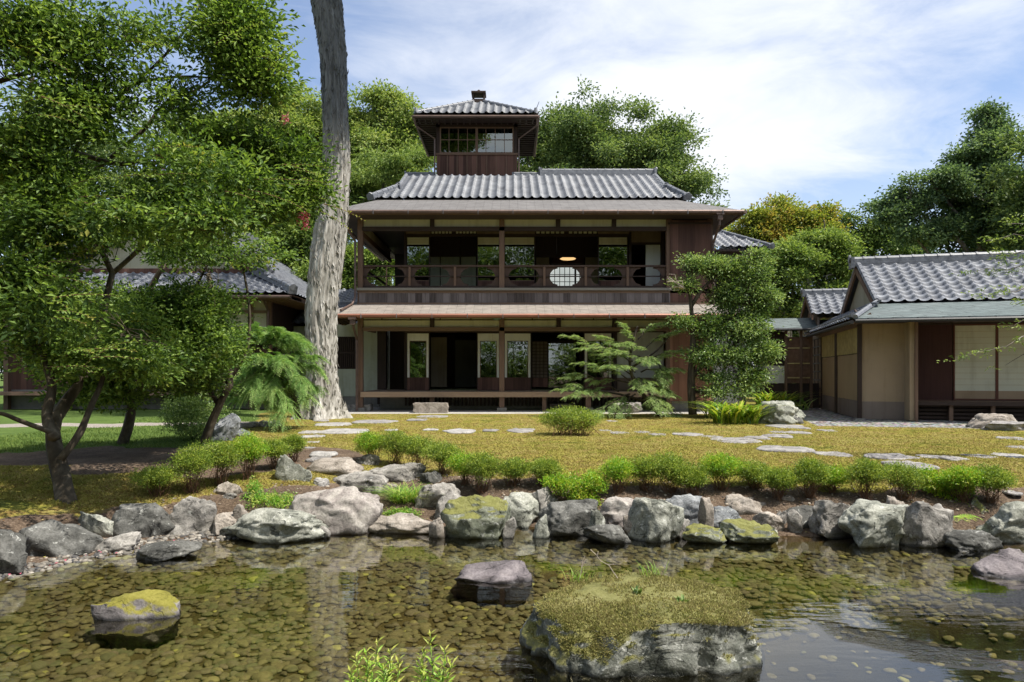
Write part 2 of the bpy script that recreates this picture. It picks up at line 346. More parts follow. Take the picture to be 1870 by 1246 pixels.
def m_ground():
    m,nt,N,L,B=newmat('ground'); v=coords(N,L)
    def A(n):
        a=N.new('ShaderNodeAttribute'); a.attribute_name=n; return a.outputs['Fac']
    n1=noise(N,L,1.1,5,.6,v,.3); n2=mth(N,L,'MULTIPLY_ADD',noise(N,L,4.2,8,.72,v,.5),.75,mth(N,L,'MULTIPLY_ADD',n1,.7,-.225)); n3=noise(N,L,45,5,.7,v); n4=noise(N,L,180,2,.6,v)
    # moss lawn: olive, yellow and rust patches
    f=mth(N,L,'MULTIPLY_ADD',n2,.62,mth(N,L,'MULTIPLY',n1,.42))
    moss=ramp(N,L,f,[(.36,(.075,.09,.018)),(.44,(.20,.19,.035)),(.49,(.28,.235,.06)),(.53,(.15,.095,.034)),(.57,(.30,.25,.085)),(.63,(.17,.165,.03)),(.70,(.34,.27,.12)),(.8,(.11,.115,.022))])
    moss=mixc(N,L,.8,moss,ramp(N,L,n3,[(.25,(.35,.36,.30)),(.62,(1.22,1.2,1.1))]),'MULTIPLY')
    gr=ramp(N,L,mth(N,L,'MULTIPLY_ADD',n3,.5,mth(N,L,'MULTIPLY',n2,.5)),[(.3,(.04,.07,.016)),(.55,(.095,.145,.034)),(.75,(.17,.23,.065))])
    so=ramp(N,L,mth(N,L,'MULTIPLY_ADD',n3,.6,mth(N,L,'MULTIPLY',n2,.4)),[(.32,(.035,.024,.017)),(.5,(.12,.085,.06)),(.62,(.22,.165,.12)),(.75,(.36,.29,.22))])
    pa=ramp(N,L,n3,[(.3,(.19,.16,.14)),(.7,(.40,.36,.32))])
    vo=N.new('ShaderNodeTexVoronoi'); vo.inputs['Scale'].default_value=13; L.new(v,vo.inputs['Vector'])
    gv=ramp(N,L,vo.outputs['Distance'],[(.0,(.50,.48,.45)),(.45,(.36,.35,.33)),(.75,(.08,.075,.07))])
    gv=mixc(N,L,.35,gv,mixc(N,L,1.0,gv,vo.outputs['Color'],'MULTIPLY'))
    ap=ramp(N,L,n2,[(.3,(.30,.28,.25)),(.7,(.42,.40,.37))])
    be=ramp(N,L,mth(N,L,'MULTIPLY_ADD',n3,.35,mth(N,L,'MULTIPLY',n2,.65)),[(.3,(.045,.040,.018)),(.5,(.105,.09,.042)),(.7,(.16,.14,.065))])
    be=mixc(N,L,A('depth_dark'),be,(.022,.022,.014))  # dimness of deep, shaded water painted into the bed colour
    def soft(x,amt=.35): 
        return mrange(N,L,mth(N,L,'ADD',x,mth(N,L,'MULTIPLY',mth(N,L,'SUBTRACT',n3,.5),amt*1.6)),.38,.62)
    c=mixc(N,L,soft(A('grass')),moss,gr); c=mixc(N,L,soft(A('soil')),c,so); c=mixc(N,L,soft(A('path')),c,pa)
    c=mixc(N,L,A('gravel'),c,gv); c=mixc(N,L,A('apron'),c,ap); c=mixc(N,L,soft(A('bed'),.1),c,be)
    L.new(c,B.inputs['Base Color']); B.inputs['Roughness'].default_value=.95; B.inputs['Specular IOR Level'].default_value=.1
    inv=mth(N,L,'SUBTRACT',1.0,A('apron'))
    b=N.new('ShaderNodeBump'); L.new(mth(N,L,'MULTIPLY',inv,.9),b.inputs['Strength']); b.inputs['Distance'].default_value=.03; L.new(n3,b.inputs['Height'])
    b2=N.new('ShaderNodeBump'); L.new(mth(N,L,'MULTIPLY',A('gravel'),.8),b2.inputs['Strength']); b2.invert=True; b2.inputs['Distance'].default_value=.03; L.new(vo.outputs['Distance'],b2.inputs['Height']); L.new(b.outputs[0],b2.inputs['Normal'])
    L.new(b2.outputs[0],B.inputs['Normal']); return m
MG=m_ground()
cls_names=['moss_lawn','soil_bank','grass_lawn','gravel_strip','pond_bed','stone_apron','garden_path']
W=np.stack([moss+.01,soil*1.01,grass*(1-soil),gravel*5,bed*9,apron*7,path*1.2],-1)
cl=np.argmax(W[quads].mean(1),1)
for ci,nm in enumerate(cls_names):
    q=quads[cl==ci]
    if len(q)==0: continue
    u,inv=np.unique(q,return_inverse=True); inv=inv.reshape(q.shape)
    o=npmesh(nm,Vg[u],inv,MG,attrs=dict(depth_dark=depth_dark[u],grass=grass[u],soil=soil[u],path=path[u],gravel=gravel[u],apron=apron[u],bed=bed[u]))
    tag(o,{'moss_lawn':'yellow olive moss lawn','soil_bank':'bare brown soil on the pond bank','grass_lawn':'green grass lawn under the trees','gravel_strip':'pale pebble strip beside the tea house','pond_bed':'shallow pebbly bed of the pond','stone_apron':'pale paved apron under the veranda','garden_path':'pale garden path across the grass'}[nm],kind='structure')
# ------------------------------------------------------------ water
def m_water():
    m,nt,N,L,B=newmat('water'); N.remove(B); out=N['Material Output']
    v=coords(N,L,(1,1.0,1),kind='Object')
    a=noise(N,L,2.1,3,.5,coords(N,L,(.55,2.4,1))); b=noise(N,L,9,3,.55,coords(N,L,(.5,1.9,1)))
    # wind ruffled streak near the right front and a little one at the left
    pm=N.new('ShaderNodeNewGeometry'); sp=N.new('ShaderNodeSeparateXYZ'); L.new(pm.outputs['Position'],sp.inputs[0])
    k=mth(N,L,'ADD',mth(N,L,'SUBTRACT',sp.outputs[1],4.02),mth(N,L,'MULTIPLY',mth(N,L,'SUBTRACT',sp.outputs[0],2.46),.70))
    k=mth(N,L,'ABSOLUTE',mth(N,L,'MULTIPLY_ADD',mth(N,L,'SUBTRACT',a,.5),.5,k))
    st=mth(N,L,'MULTIPLY',mrange(N,L,k,.10,.20,1,0),mrange(N,L,sp.outputs[0],1.95,2.25))
    c=noise(N,L,7,3,.6,coords(N,L,(1.0,2.6,1)),1.2)
    h=mth(N,L,'ADD',mth(N,L,'MULTIPLY_ADD',a,.20,mth(N,L,'MULTIPLY',b,.085)),mth(N,L,'MULTIPLY',mth(N,L,'MULTIPLY',c,st),7.0))
    bn=bump(N,L,h,.17,.05)
    fr=N.new('ShaderNodeFresnel'); fr.inputs[0].default_value=1.33; L.new(bn,fr.inputs['Normal'])
    tr=N.new('ShaderNodeBsdfTransparent'); tr.inputs[0].default_value=(.80,.76,.60,1)
    gl=N.new('ShaderNodeBsdfGlossy'); gl.inputs['Roughness'].default_value=.02; gl.inputs[0].default_value=(.97,.97,.97,1); L.new(bn,gl.inputs['Normal'])
    mx=N.new('ShaderNodeMixShader'); L.new(mth(N,L,'MINIMUM',mth(N,L,'MULTIPLY',fr.outputs[0],1.7),.95),mx.inputs[0]); L.new(tr.outputs[0],mx.inputs[1]); L.new(gl.outputs[0],mx.inputs[2])
    L.new(mx.outputs[0],out.inputs[0]); return m
wb=MB(); wb.add([(-30,-9,WATER),(30,-9,WATER),(30,10,WATER),(-30,10,WATER)],[(0,1,2,3)])
tag(wb.build('pond_water',m_water(),loc=(0,4,WATER)),'clear shallow pond water with soft ripples',kind='structure')
# ------------------------------------------------------------ rocks
import bmesh
def ico(sub):
    bm=bmesh.new(); bmesh.ops.create_icosphere(bm,subdivisions=sub,radius=1)
    v=np.array([x.co[:] for x in bm.verts]); f=np.array([[q.index for q in x.verts] for x in bm.faces]); bm.free(); return v,f
ICO={k:ico(k) for k in (1,2,3,4,5,6)}
def rock_shape(seed,sub=5,planes=9,cut=(.48,.80),rough=.07,flat_top=None,squash=1.0):
    r=np.random.default_rng(seed); v,f=ICO[sub]; v=v.copy()
    v=np.sign(v)*np.abs(v)**.82; v/= np.abs(v).max()
    v=v*(1+.20*fbm(v*1.3+seed*3.1,3,seed))[:,None]
    for k in range(int(planes*1.5)+2):
        n=nrm(r.normal(size=3)*np.array([1,1,.7])); d=r.uniform(*cut)
        e=np.maximum(0,v@n-d); v=v-e[:,None]*n*.93
    if flat_top is not None:
        n=nrm(np.array([r.uniform(-.18,.18),-.12+r.uniform(-.1,.1),1.])); e=np.maximum(0,v@n-flat_top); v=v-e[:,None]*n*.93
    dirn=nrm(v); v=v+dirn*(rough*fbm(v*2.6+seed,5,seed+5,.58))[:,None]
    # a few chipped ledges
    g=fbm(v*1.7+seed*.7,3,seed+11); v=v+dirn*(.05*np.tanh(g*16))[:,None]; rg=1-np.abs(fbm(v*2.1+seed*1.9,4,seed+23)); v=v+dirn*(.10*(rg**3-.55))[:,None]
    v-= (v.max(0)+v.min(0))/2; v/= (v.max(0)-v.min(0))/2
    return v,f
def rock(l,r,t,b,mat,label,seed,zb=WATER,depth=None,sink=.35,yaw=None,wf=1.20,zlo=None,kind='boulder',cat='rock',group=None,Y=None,**kw):
    """a rock whose outline in the photograph spans l..r, t..b, standing on height zb"""
    g=G((l+r)/2,b,zb); Yf=g[1] if Y is None else Y
    wdt=(r-l)/F*Yf; dep=wdt*.8 if depth is None else depth
    Yc=Yf+dep*.42
    wdt=(r-l)/F*Yc*wf; ztop=ZC-(t-HY)/F*(Yf+dep*.35)
    zlow=zb-sink*max(ztop-zb,.06)-.02
    if zlo is not None: zlow=zlo
    v,f=rock_shape(seed,**kw)
    a=R(np.random.default_rng(seed+99).uniform(-14,14)) if yaw is None else R(yaw)
    v=v@np.array([[math.cos(a),math.sin(a),0],[-math.sin(a),math.cos(a),0],[0,0,1]])
    v-= (v.max(0)+v.min(0))/2; v/= (v.max(0)-v.min(0))/2
    xc=((l+r)/2-CX)/F*Yc
    V=v*np.array([wdt/2,dep/2,(ztop-zlow)/2])+np.array([xc,Yc,(ztop+zlow)/2])
    o=npmesh(kind,V,f,mat,loc=(xc,Yc,zlow),smooth=True)
    return tag(o,label,cat,group)
MR=dict(
 green=m_rock('rock_green',(.09,.095,.078),(.245,.247,.208),(.45,.445,.385),lichen=.55),
 mossgreen=m_rock('rock_lichen',(.07,.08,.055),(.18,.19,.14),(.34,.35,.28),moss=.55,mosscol=(.16,.16,.045),lichen=.6),
 grey=m_rock('rock_grey',(.08,.075,.068),(.22,.205,.185),(.42,.395,.36),lichen=.35),
 tan=m_rock('rock_tan',(.13,.11,.085),(.27,.235,.20),(.44,.39,.34),lichen=.2),
 purple=m_rock('rock_purple',(.06,.052,.055),(.145,.125,.13),(.27,.24,.24),lichen=.12),
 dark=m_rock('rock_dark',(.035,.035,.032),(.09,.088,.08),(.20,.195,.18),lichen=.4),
 blue=m_rock('rock_blue',(.075,.08,.085),(.17,.178,.185),(.35,.355,.36),lichen=.4),
 banded=m_rock('rock_banded',(.15,.12,.11),(.27,.24,.22),(.46,.43,.38),lichen=.3,scale=.7),
 pale=m_rock('rock_pale',(.19,.18,.17),(.32,.305,.29),(.45,.43,.40),lichen=.2),
 step=m_rock('stepping_stone',(.13,.12,.115),(.25,.235,.225),(.37,.35,.33),lichen=.25),
 cap=m_rock('rock_moss_cap',(.06,.055,.055),(.15,.135,.135),(.28,.26,.25),moss=.52,mosscol=(.17,.155,.025),lichen=.25),
 big=m_rock('rock_big_mossy',(.04,.043,.035),(.12,.125,.105),(.30,.30,.27),moss=.60,mosscol=(.15,.145,.045),lichen=.7,scale=1.2),
)
gF='boulders edging the far bank of the pond'
for i,(l,r,t,b,mt,lab,kw) in enumerate([
 (416,584,930,994,'green','wide pale grey green boulder at the water left of the banded boulder',dict(flat_top=.75,depth=.6)),
 (538,686,888,976,'banded','big purplish tan banded boulder leaning over the water',dict(planes=6,cut=(.7,.9),yaw=8,depth=.62)),
 (680,790,941,976,'tan','flat beige slab at the water between the banded boulder and dark stone',dict(flat_top=.6,depth=.4,planes=5)),
 (797,850,900,966,'grey','rounded grey stone tucked behind the lichen covered boulder',dict(Y=7.35)),
 (815,924,905,985,'mossgreen','rounded boulder covered in yellow green lichen at the pond edge',dict(planes=5,rough=.14)),
 (895,987,900,974,'green','notched pale green boulder with two sharp crests',dict(planes=12,cut=(.5,.7),Y=7.2)),
 (973,1020,888,955,'grey','dark rounded stone half hidden under the overhanging azalea',dict(Y=7.35)),
 (991,1084,912,980,'dark','black boulder with a white patch under the overhanging azalea',dict(planes=7)),
 (1072,1145,957,994,'dark','low grey cobble at the waterline right of the black boulder',dict(planes=4)),
 (1098,1175,907,978,'banded','layered purplish boulder with slanting strata above the low cobble',dict(planes=12,Y=7.0)),
 (1153,1244,910,992,'green','pale green pointed boulder standing in the water',dict(planes=6,yaw=5)),
 (1216,1292,903,980,'blue','blue grey upright boulder split by a dark cleft',dict(planes=10,Y=7.1)),
 (1250,1318,958,994,'mossgreen','low mossy mound between the cleft boulder and the angular dark one',dict(planes=3,rough=.18)),
 (1284,1345,925,980,'blue','dark blue angular stone with a sunlit facet',dict(planes=12,cut=(.45,.7),Y=6.95)),
 (1316,1398,904,958,'tan','tan flat faced slab tilted on the bank above the water',dict(planes=10,flat_top=.6,Y=7.2)),
 (1381,1427,934,967,'tan','smooth brown cobble wedged under the tan slab',dict(planes=3,Y=6.95)),
 (1412,1441,931,957,'grey','small smooth grey cobble right of the brown cobble',dict(planes=2,rough=.05,Y=7.05)),
 (1324,1407,951,995,'mossgreen','low rock crusted with moss and white lichen at the waterline',dict(planes=6,flat_top=.7)),
 (1420,1505,925,990,'dark','brown eroded rock hollowed at its foot beside the root like ridge',dict(planes=9,Y=7.0)),
 (1488,1560,911,985,'grey','blocky grey boulder right of the brown eroded rock',dict(planes=9,yaw=-10)),
 (1543,1654,919,1002,'green','ridged green boulder streaked with white lichen',dict(planes=9,rough=.17)),
 (1642,1733,913,1000,'grey','large square cut boulder with a shaded flat front',dict(planes=7,cut=(.6,.75),flat_top=.7)),
 (1728,1818,968,1007,'dark','low rock washed by the water below the fern',dict(planes=7)),
 (1758,1806,910,972,'mossgreen','mossy stone behind the fern',dict(Y=7.0)),
 (1793,1900,913,994,'green','big green grey boulder at the right end of the bank',dict(planes=8)),
 (1428,1452,905,925,'tan','small flat tan stone on the soil above the cobbles',dict(Y=7.3,zb=-.24)),
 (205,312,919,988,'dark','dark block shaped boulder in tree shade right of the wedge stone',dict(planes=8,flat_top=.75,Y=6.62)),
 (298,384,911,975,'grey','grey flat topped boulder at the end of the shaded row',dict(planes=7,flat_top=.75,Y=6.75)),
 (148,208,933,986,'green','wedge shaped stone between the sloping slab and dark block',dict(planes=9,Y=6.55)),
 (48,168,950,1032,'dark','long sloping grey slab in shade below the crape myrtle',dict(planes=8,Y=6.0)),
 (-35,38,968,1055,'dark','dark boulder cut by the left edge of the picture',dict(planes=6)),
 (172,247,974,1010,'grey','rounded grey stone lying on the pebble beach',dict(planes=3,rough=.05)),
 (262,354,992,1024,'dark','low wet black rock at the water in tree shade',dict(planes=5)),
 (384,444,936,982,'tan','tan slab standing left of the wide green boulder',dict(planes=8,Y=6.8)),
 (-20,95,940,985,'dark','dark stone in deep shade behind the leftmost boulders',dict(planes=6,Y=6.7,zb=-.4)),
]):
    k=dict(kw); rock(l,r,t,b,MR[mt],lab,100+i,group=gF,zb=k.pop('zb',WATER),**k)
gW='small stones wedged between the bank boulders'
for i,(l,r,t,b,mt,A_,B_) in enumerate([
 (786,812,945,972,'tan','the beige slab','the lichen covered boulder'),(917,940,945,978,'grey','the lichen covered boulder','the notched green one'),(975,1000,940,975,'green','the notched green boulder','the black one'),
 (1078,1102,930,960,'green','the black boulder','the layered purplish one'),(1140,1162,940,975,'tan','the layered boulder','the pale pointed one'),(1236,1258,945,975,'grey','the pale pointed boulder','the blue grey cleft one'),
 (1278,1300,908,930,'tan','the cleft boulder','the dark blue angular stone, high up'),(1312,1330,950,978,'dark','the dark blue angular stone','the mossy low rock'),(1395,1420,958,984,'green','the mossy low rock','the brown eroded rock'),
 (1440,1465,930,955,'grey','the small cobbles','the brown eroded rock, upper side'),(1535,1556,955,990,'dark','the blocky grey boulder','the ridged green one'),(1620,1650,905,930,'tan','the ridged green boulder','the square cut one, on top'),
 (1636,1660,965,998,'grey','the ridged green boulder','the square cut one, at the water'),(1790,1815,955,985,'dark','the fern','the big boulder at the right end'),(575,600,960,980,'grey','the wide pale boulder','the banded boulder'),(430,452,920,940,'tan','the tan slab','the pale herbs')]):
    rock(l,r,t,b,MR[mt],'small stone wedged between %s and %s'%(A_,B_),600+i,group=gW,cat='stone',kind='small_stone',sub=4,Y=6.9 if b<960 else 6.75,wf=1.3,zb=-.45 if b<960 else WATER)
gU='stones set into the bank'
for i,(l,r,t,b,mt,lab,kw) in enumerate([
 (511,568,828,879,'green','upright grey green stone at the head of the stepping path',dict(planes=9,depth=.3)),
 (566,658,838,870,'tan','broad flat tan stone right of the upright stone',dict(flat_top=.6)),
 (604,704,864,898,'grey','flat topped grey slab above the banded boulder',dict(flat_top=.6)),
 (684,768,847,882,'grey','long grey stone with shaded front below the azalea row',dict(flat_top=.65)),
 (649,691,829,849,'grey','small brown grey stone at the foot of the first azaleas',dict()),
 (764,836,882,935,'grey','squarish grey stone above the beige slab',dict(flat_top=.7)),
 (769,806,861,884,'dark','small dark stone near the squarish grey stone',dict()),
 (392,440,879,905,'tan','small tan stone on the soil left of the pale herbs',dict()),
 (570,597,873,889,'pale','tiny pale stone on the soil of the gully',dict()),
 (410,432,900,914,'grey','little grey stone just below the small tan stone',dict()),
 (690,722,882,896,'tan','small tan stone half sunk below the grass tuft',dict()),
 (384,434,755,806,'blue','blue grey standing boulder under the left trees',dict(planes=8)),
 (434,457,783,798,'blue','small blue grey stone beside the standing boulder',dict()),
 (1388,1466,732,776,'green','large flat topped boulder beside the spiky plants',dict(flat_top=.75,planes=7,rough=.14)),
 (1443,1465,754,777,'dark','small dark stone leaning on the flat topped boulder',dict(Y=15.0)),
 (1120,1170,735,755,'grey','grey stone under the low conifer',dict()),
 (1222,1262,727,748,'pale','pale stone at the foot of the broadleaf tree',dict()),
 (1770,1862,755,783,'tan','long tan step stone below the tea house veranda',dict(flat_top=.6,depth=.7,planes=5)),
 (1800,1885,769,788,'step','lower flat step stone in front of the tan one',dict(flat_top=.5,planes=5,depth=.6)),
 (430,470,770,782,'tan','low edging stone under the weeping conifer, leftmost of three',dict(flat_top=.6)),
 (472,494,768,780,'tan','low edging stone under the weeping conifer, middle of three',dict(flat_top=.6)),
 (495,512,767,779,'tan','low edging stone under the weeping conifer, rightmost of three',dict(flat_top=.6)),
]):
    k=dict(kw); z=zat((l+r)/2,b); rock(l,r,t,b,MR[mt],lab,300+i,group=gU,zb=z,sink=.5,**k)
# pond rocks
rock(830,964,1031,1066,MR['purple'],'smooth purple grey rock rising from the open water',528,planes=3,rough=.05,depth=.46,zlo=-.80,yaw=0,wf=1.12,sub=5,flat_top=.80)
rock(186,327,1080,1134,MR['cap'],'purplish rock with a yellow moss cap standing in the pond',515,planes=6,rough=.06,depth=.40,zlo=-.80,wf=1.12,sub=5)
rock(1780,1925,1011,1064,MR['purple'],'smooth dark bluish rock in the water at the right edge',503,planes=2,rough=.04,depth=.6,zlo=-.80,wf=1.1)
# the great mossy rock: broad flat top, steep craggy front, dip left of the middle
def great_rock():
    v,f=ICO[6]; v=v.copy(); s=77
    v=np.sign(v)*np.abs(v)**.68; 
    r=np.random.default_rng(s)
    for k in range(10):
        a=r.uniform(0,6.28); n=nrm(np.array([math.cos(a),math.sin(a),r.uniform(-.1,.2)])); d=r.uniform(.78,.98); e=np.maximum(0,v@n-d); v-=e[:,None]*n*.9
    e=np.maximum(0,v[:,2]-.74); v[:,2]-=e*.85
    dirn=nrm(v*np.array([1,1,.8])); side=1-sstep(np.abs(dirn[:,2]),.55,.9)
    q=v*np.array([1.5,1.1,.7])
    rg=1-np.abs(fbm(q*2.6+9,5,14,.6))
    v=v+dirn*((.12*fbm(q*1.6,5,4,.55)+side*.045*np.tanh(7*fbm(q*2.4+3,3,9))+side*.06*(rg**4-.5))+.018*fbm(v*14,4,2))[:,None]
    ang=v[:,0]; v[:,2]+=.10*np.exp(-((v[:,0]-.05)/.35)**2)*(v[:,2]>.3)+.0
    v[:,2]-=.20*sstep(-v[:,1],.35,.95)*sstep(-v[:,0],.25,.6)*(v[:,2]>.2)       # front left corner slopes down
    v-= (v.max(0)+v.min(0))/2; v/= (v.max(0)-v.min(0))/2
    x0,x1=.03,1.63; y0,y1=3.62,4.88; z0,z1=-.98,-.205
    V=v*np.array([(x1-x0)/2,(y1-y0)/2,(z1-z0)/2])+np.array([(x0+x1)/2,(y0+y1)/2,(z0+z1)/2])
    return tag(npmesh('boulder',V,f,MR['big'],loc=((x0+x1)/2,(y0+y1)/2,z0)),'great craggy rock with a thick moss top in the front of the pond','rock'),V
GR,GRV=great_rock()
# stepping stones
def step_stone(px,py,wp,hp,label,seed,mt='step',thick=.045):
    z=zat(px,py); c=G(px,py,z+.02); Yc=c[1]; wd=wp/F*Yc; dp=max(.22,((ZC)*F/(py-hp/2-HY)-(ZC)*F/(py+hp/2-HY)))
    dp=min(dp,wd*1.3)
    r=np.random.default_rng(seed); n=26; bm_v=[]; prof=[(1.0,-.05),(1.0,.35),(.975,.8),(.9,1.0),(.5,1.04),(0.02,1.05)]
    ph=r.uniform(0,6.28,4); am=r.uniform(.02,.10,4)
    zz=z-.01
    for (s,h) in prof:
        for k in range(n):
            t=2*math.pi*k/n; rr=1+sum(am[j]*math.sin((j+2)*t+ph[j]) for j in range(4))
            sq=1/max(abs(math.cos(t)),abs(math.sin(t)))**.35
            bm_v.append((c[0]+wd/2*s*rr*sq*.93*math.cos(t),Yc+dp/2*s*rr*sq*.93*math.sin(t),zz+h*thick+.004*r.normal()*(s<.95)))
    fs=[]
    for j in range(len(prof)-1):
        for k in range(n): fs.append((j*n+k,j*n+(k+1)%n,(j+1)*n+(k+1)%n,(j+1)*n+k))
    o=npmesh('stepping_stone',np.array(bm_v),np.array(fs),MR[mt],loc=(c[0],Yc,zz))
    return tag(o,label,'stepping stone','stepping stones across the moss lawn')
for i,(px,py,wp,hp,lab) in enumerate([
 (628,786,88,14,'largest round white stepping stone near the big tree'),
 (568,788,44,9,'grey stone just left of the largest white round stone'),
 (570,796,44,10,'pale stone in front of the grey one beside the white round stone'),
 (572,806,26,6,'small stone third in the path that leads down to the pond'),
 (566,816,20,6,'smallest stone in the path that leads down to the pond'),
 (590,827,52,11,'oval white stone in the path leading down to the pond'),
 (584,836,44,8,'flat stone at the lower end of the path to the pond'),
 (610,774,76,6,'long stone between the white round stone and the big tree'),
 (684,769,86,6,'long narrow stone right of the tree base'),
 (590,767,26,5,'little stone at the foot of the big tree'),
 (762,765,38,5,'pale stone just left of the granite step'),
 (789,760,62,5,'stone lying right before the granite step'),
 (715,784,26,5,'small white stone right of the largest white round stone'),
 (787,783,30,5,'white stone, first of the straight row before the house'),
 (839,786,62,8,'long white oval stone in the straight row before the house'),
 (896,784,32,6,'short oval stone in the middle of the straight row'),
 (951,785,58,7,'wide oval stone left of the clipped round azalea'),
 (1104,785,26,9,'stone touching the right side of the clipped round azalea'),
 (1131,789,38,9,'oval stone second right of the clipped round azalea'),
 (1118,768,24,7,'stone under the front of the low conifer'),
 (1174,788,32,5,'stone third right of the clipped round azalea'),
 (1201,792,32,4,'thin stone fourth right of the clipped round azalea'),
 (1256,792,56,5,'long thin stone before the broadleaf tree'),
 (1300,796,38,4,'thin stone at the left tip of the long slabs'),
 (1343,803,94,11,'broad slab that starts the chain towards the tea house'),
 (1383,798,44,8,'stone behind the broad slab'),
 (1432,818,98,11,'longest slab in the chain towards the tea house'),
 (1421,795,56,6,'stone between the slabs and the flat topped boulder'),
 (1425,788,36,5,'narrow stone second before the flat topped boulder'),
 (1438,778,70,9,'wide purplish stone at the foot of the flat topped boulder'),
 (1458,789,46,5,'stone right of the wide purplish one'),
 (1520,828,60,10,'slab alone between the longest slab and the oval one'),
 (1512,785,34,4,'little lone stone in the moss near the gravel'),
 (1625,832,90,11,'smooth raised oval slab right of the azalea gap'),
 (1660,847,84,15,'flat grey slab in front of the smooth raised oval slab'),
 (1699,833,42,10,'rough stone right of the smooth oval slab'),
 (1736,835,48,12,'broken stone in the path left of the tea house steps'),
 (1789,832,52,8,'oval pale stone second from the right edge'),
 (1846,831,58,10,'white stone at the right edge of the stone chain'),
 (1852,800,56,12,'flat stone below the tea house step stones'),
 (1862,815,40,10,'stone at the right edge halfway to the tea house'),
 (1850,897,28,8,'little pale stone behind the rightmost azalea'),
 (1868,921,48,10,'flat stone at the right edge behind the boulder'),
 (1662,860,26,7,'small tan stone among the azaleas below the grey slab'),
]): step_stone(px,py,wp,hp,lab,700+i,mt='pale' if 'white' in lab else 'step',thick=.028 if wp>40 else .02)
# loose pebbles on the bed (uncountable) and on the little beach
def pebbles(name,pts,sizes,mat,label,seed,flat=.34):
    v,f=ICO[2]; r=np.random.default_rng(seed); n=len(pts)
    ang=r.uniform(0,6.28,n); ca,sa=np.cos(ang),np.sin(ang); asp=r.uniform(.55,.95,n)
    A=v[None]*np.stack([sizes,sizes*asp,sizes*flat*r.uniform(.7,1.2,n)],-1)[:,None]
    A=A*(1+.22*fbm(v*1.1,2,3))[None,:,None]
    # angular outline per pebble
    t=np.arctan2(v[:,1],v[:,0])[None]; ph=r.uniform(0,6.28,(n,1)); A[:,:,:2]*=(1+.14*np.sin(2*t+ph)+.10*np.sin(3*t+2*ph))[...,None]
    x=A[:,:,0]*ca[:,None]-A[:,:,1]*sa[:,None]; y=A[:,:,0]*sa[:,None]+A[:,:,1]*ca[:,None]
    V=np.stack([x+pts[:,0:1],y+pts[:,1:2],A[:,:,2]+pts[:,2:3]],-1).reshape(-1,3)
    Fc=(f[None]+(np.arange(n)*len(v))[:,None,None]).reshape(-1,3)
    tint=np.repeat(r.random(n),len(v))
    return tag(npmesh(name,V,Fc,mat,loc=(0,5,WATER),attrs=dict(tint=tint)),label,name.replace('_',' '),kind='stuff')
def m_pebble(name,stops):
    m,nt,N,L,B=newmat(name); at=N.new('ShaderNodeAttribute'); at.attribute_name='tint'
    c=ramp(N,L,at.outputs['Fac'],stops); n=noise(N,L,22,5,.65,coords(N,L)); c=mixc(N,L,.7,c,ramp(N,L,n,[(.3,(.5,.5,.45)),(.65,(1.15,1.15,1.1))]),'MULTIPLY')
    L.new(c,B.inputs['Base Color']); B.inputs['Roughness'].default_value=.8; L.new(bump(N,L,n,.3,.01),B.inputs['Normal']); return m
reg0=lambda X,Y: np.clip(np.searchsorted(gy,Y),0,ny-1)*nx+np.clip(np.searchsorted(gx,X),0,nx-1)
n=15000; px=rng.uniform(-6.5,8,n*2); py=rng.uniform(2.9,7.0,n*2)
d1=shore_y(px,SHORE)-py; keep=(d1>.15)&((depth_dark[reg0(px,py)]<.5)|(rng.random(len(px))<.10)); px,py=px[keep][:n],py[keep][:n]; pz=gheight(px,py)
sz=rng.uniform(.021,.050,len(px))*np.where(rng.random(len(px))<.10,1.4,1)
pebbles('bed_pebbles',np.stack([px,py,pz+.008],-1),sz,m_pebble('bed_pebble',[(0,(.085,.078,.045)),(.3,(.135,.125,.068)),(.6,(.165,.155,.080)),(.8,(.105,.115,.060)),(.95,(.16,.14,.10)),(.98,(.26,.26,.09)),(1,(.30,.31,.10))]),'flat brown and olive pebbles covering the pond bed',5)
n=900; px=rng.uniform(-4.6,-2.7,n); sh=shore_y(px,SHORE); py=sh+rng.uniform(-.12,.45,n); pz=gheight(px,py)
pebbles('beach_pebbles',np.stack([px,py,pz+.005],-1),rng.uniform(.012,.035,n),m_pebble('beach_pebble',[(0,(.05,.05,.055)),(.4,(.12,.11,.10)),(.75,(.20,.175,.15)),(1,(.34,.31,.28))]),'small washed pebbles on the shaded beach at the left bank',6,flat=.6)
n=1500; px=rng.uniform(-4.6,6,n); sh=shore_y(px,SHORE); py=sh+rng.uniform(.3,1.3,n)+.5*np.exp(-((px+1.4)/.8)**2); pz=gheight(px,py)
pebbles('bank_grit',np.stack([px,py,pz],-1),rng.uniform(.006,.022,n),m_pebble('bank_grit',[(0,(.08,.06,.05)),(.5,(.2,.16,.12)),(1,(.42,.36,.3))]),'small crumbs of stone and bark strewn over the bank soil',8,flat=.5)

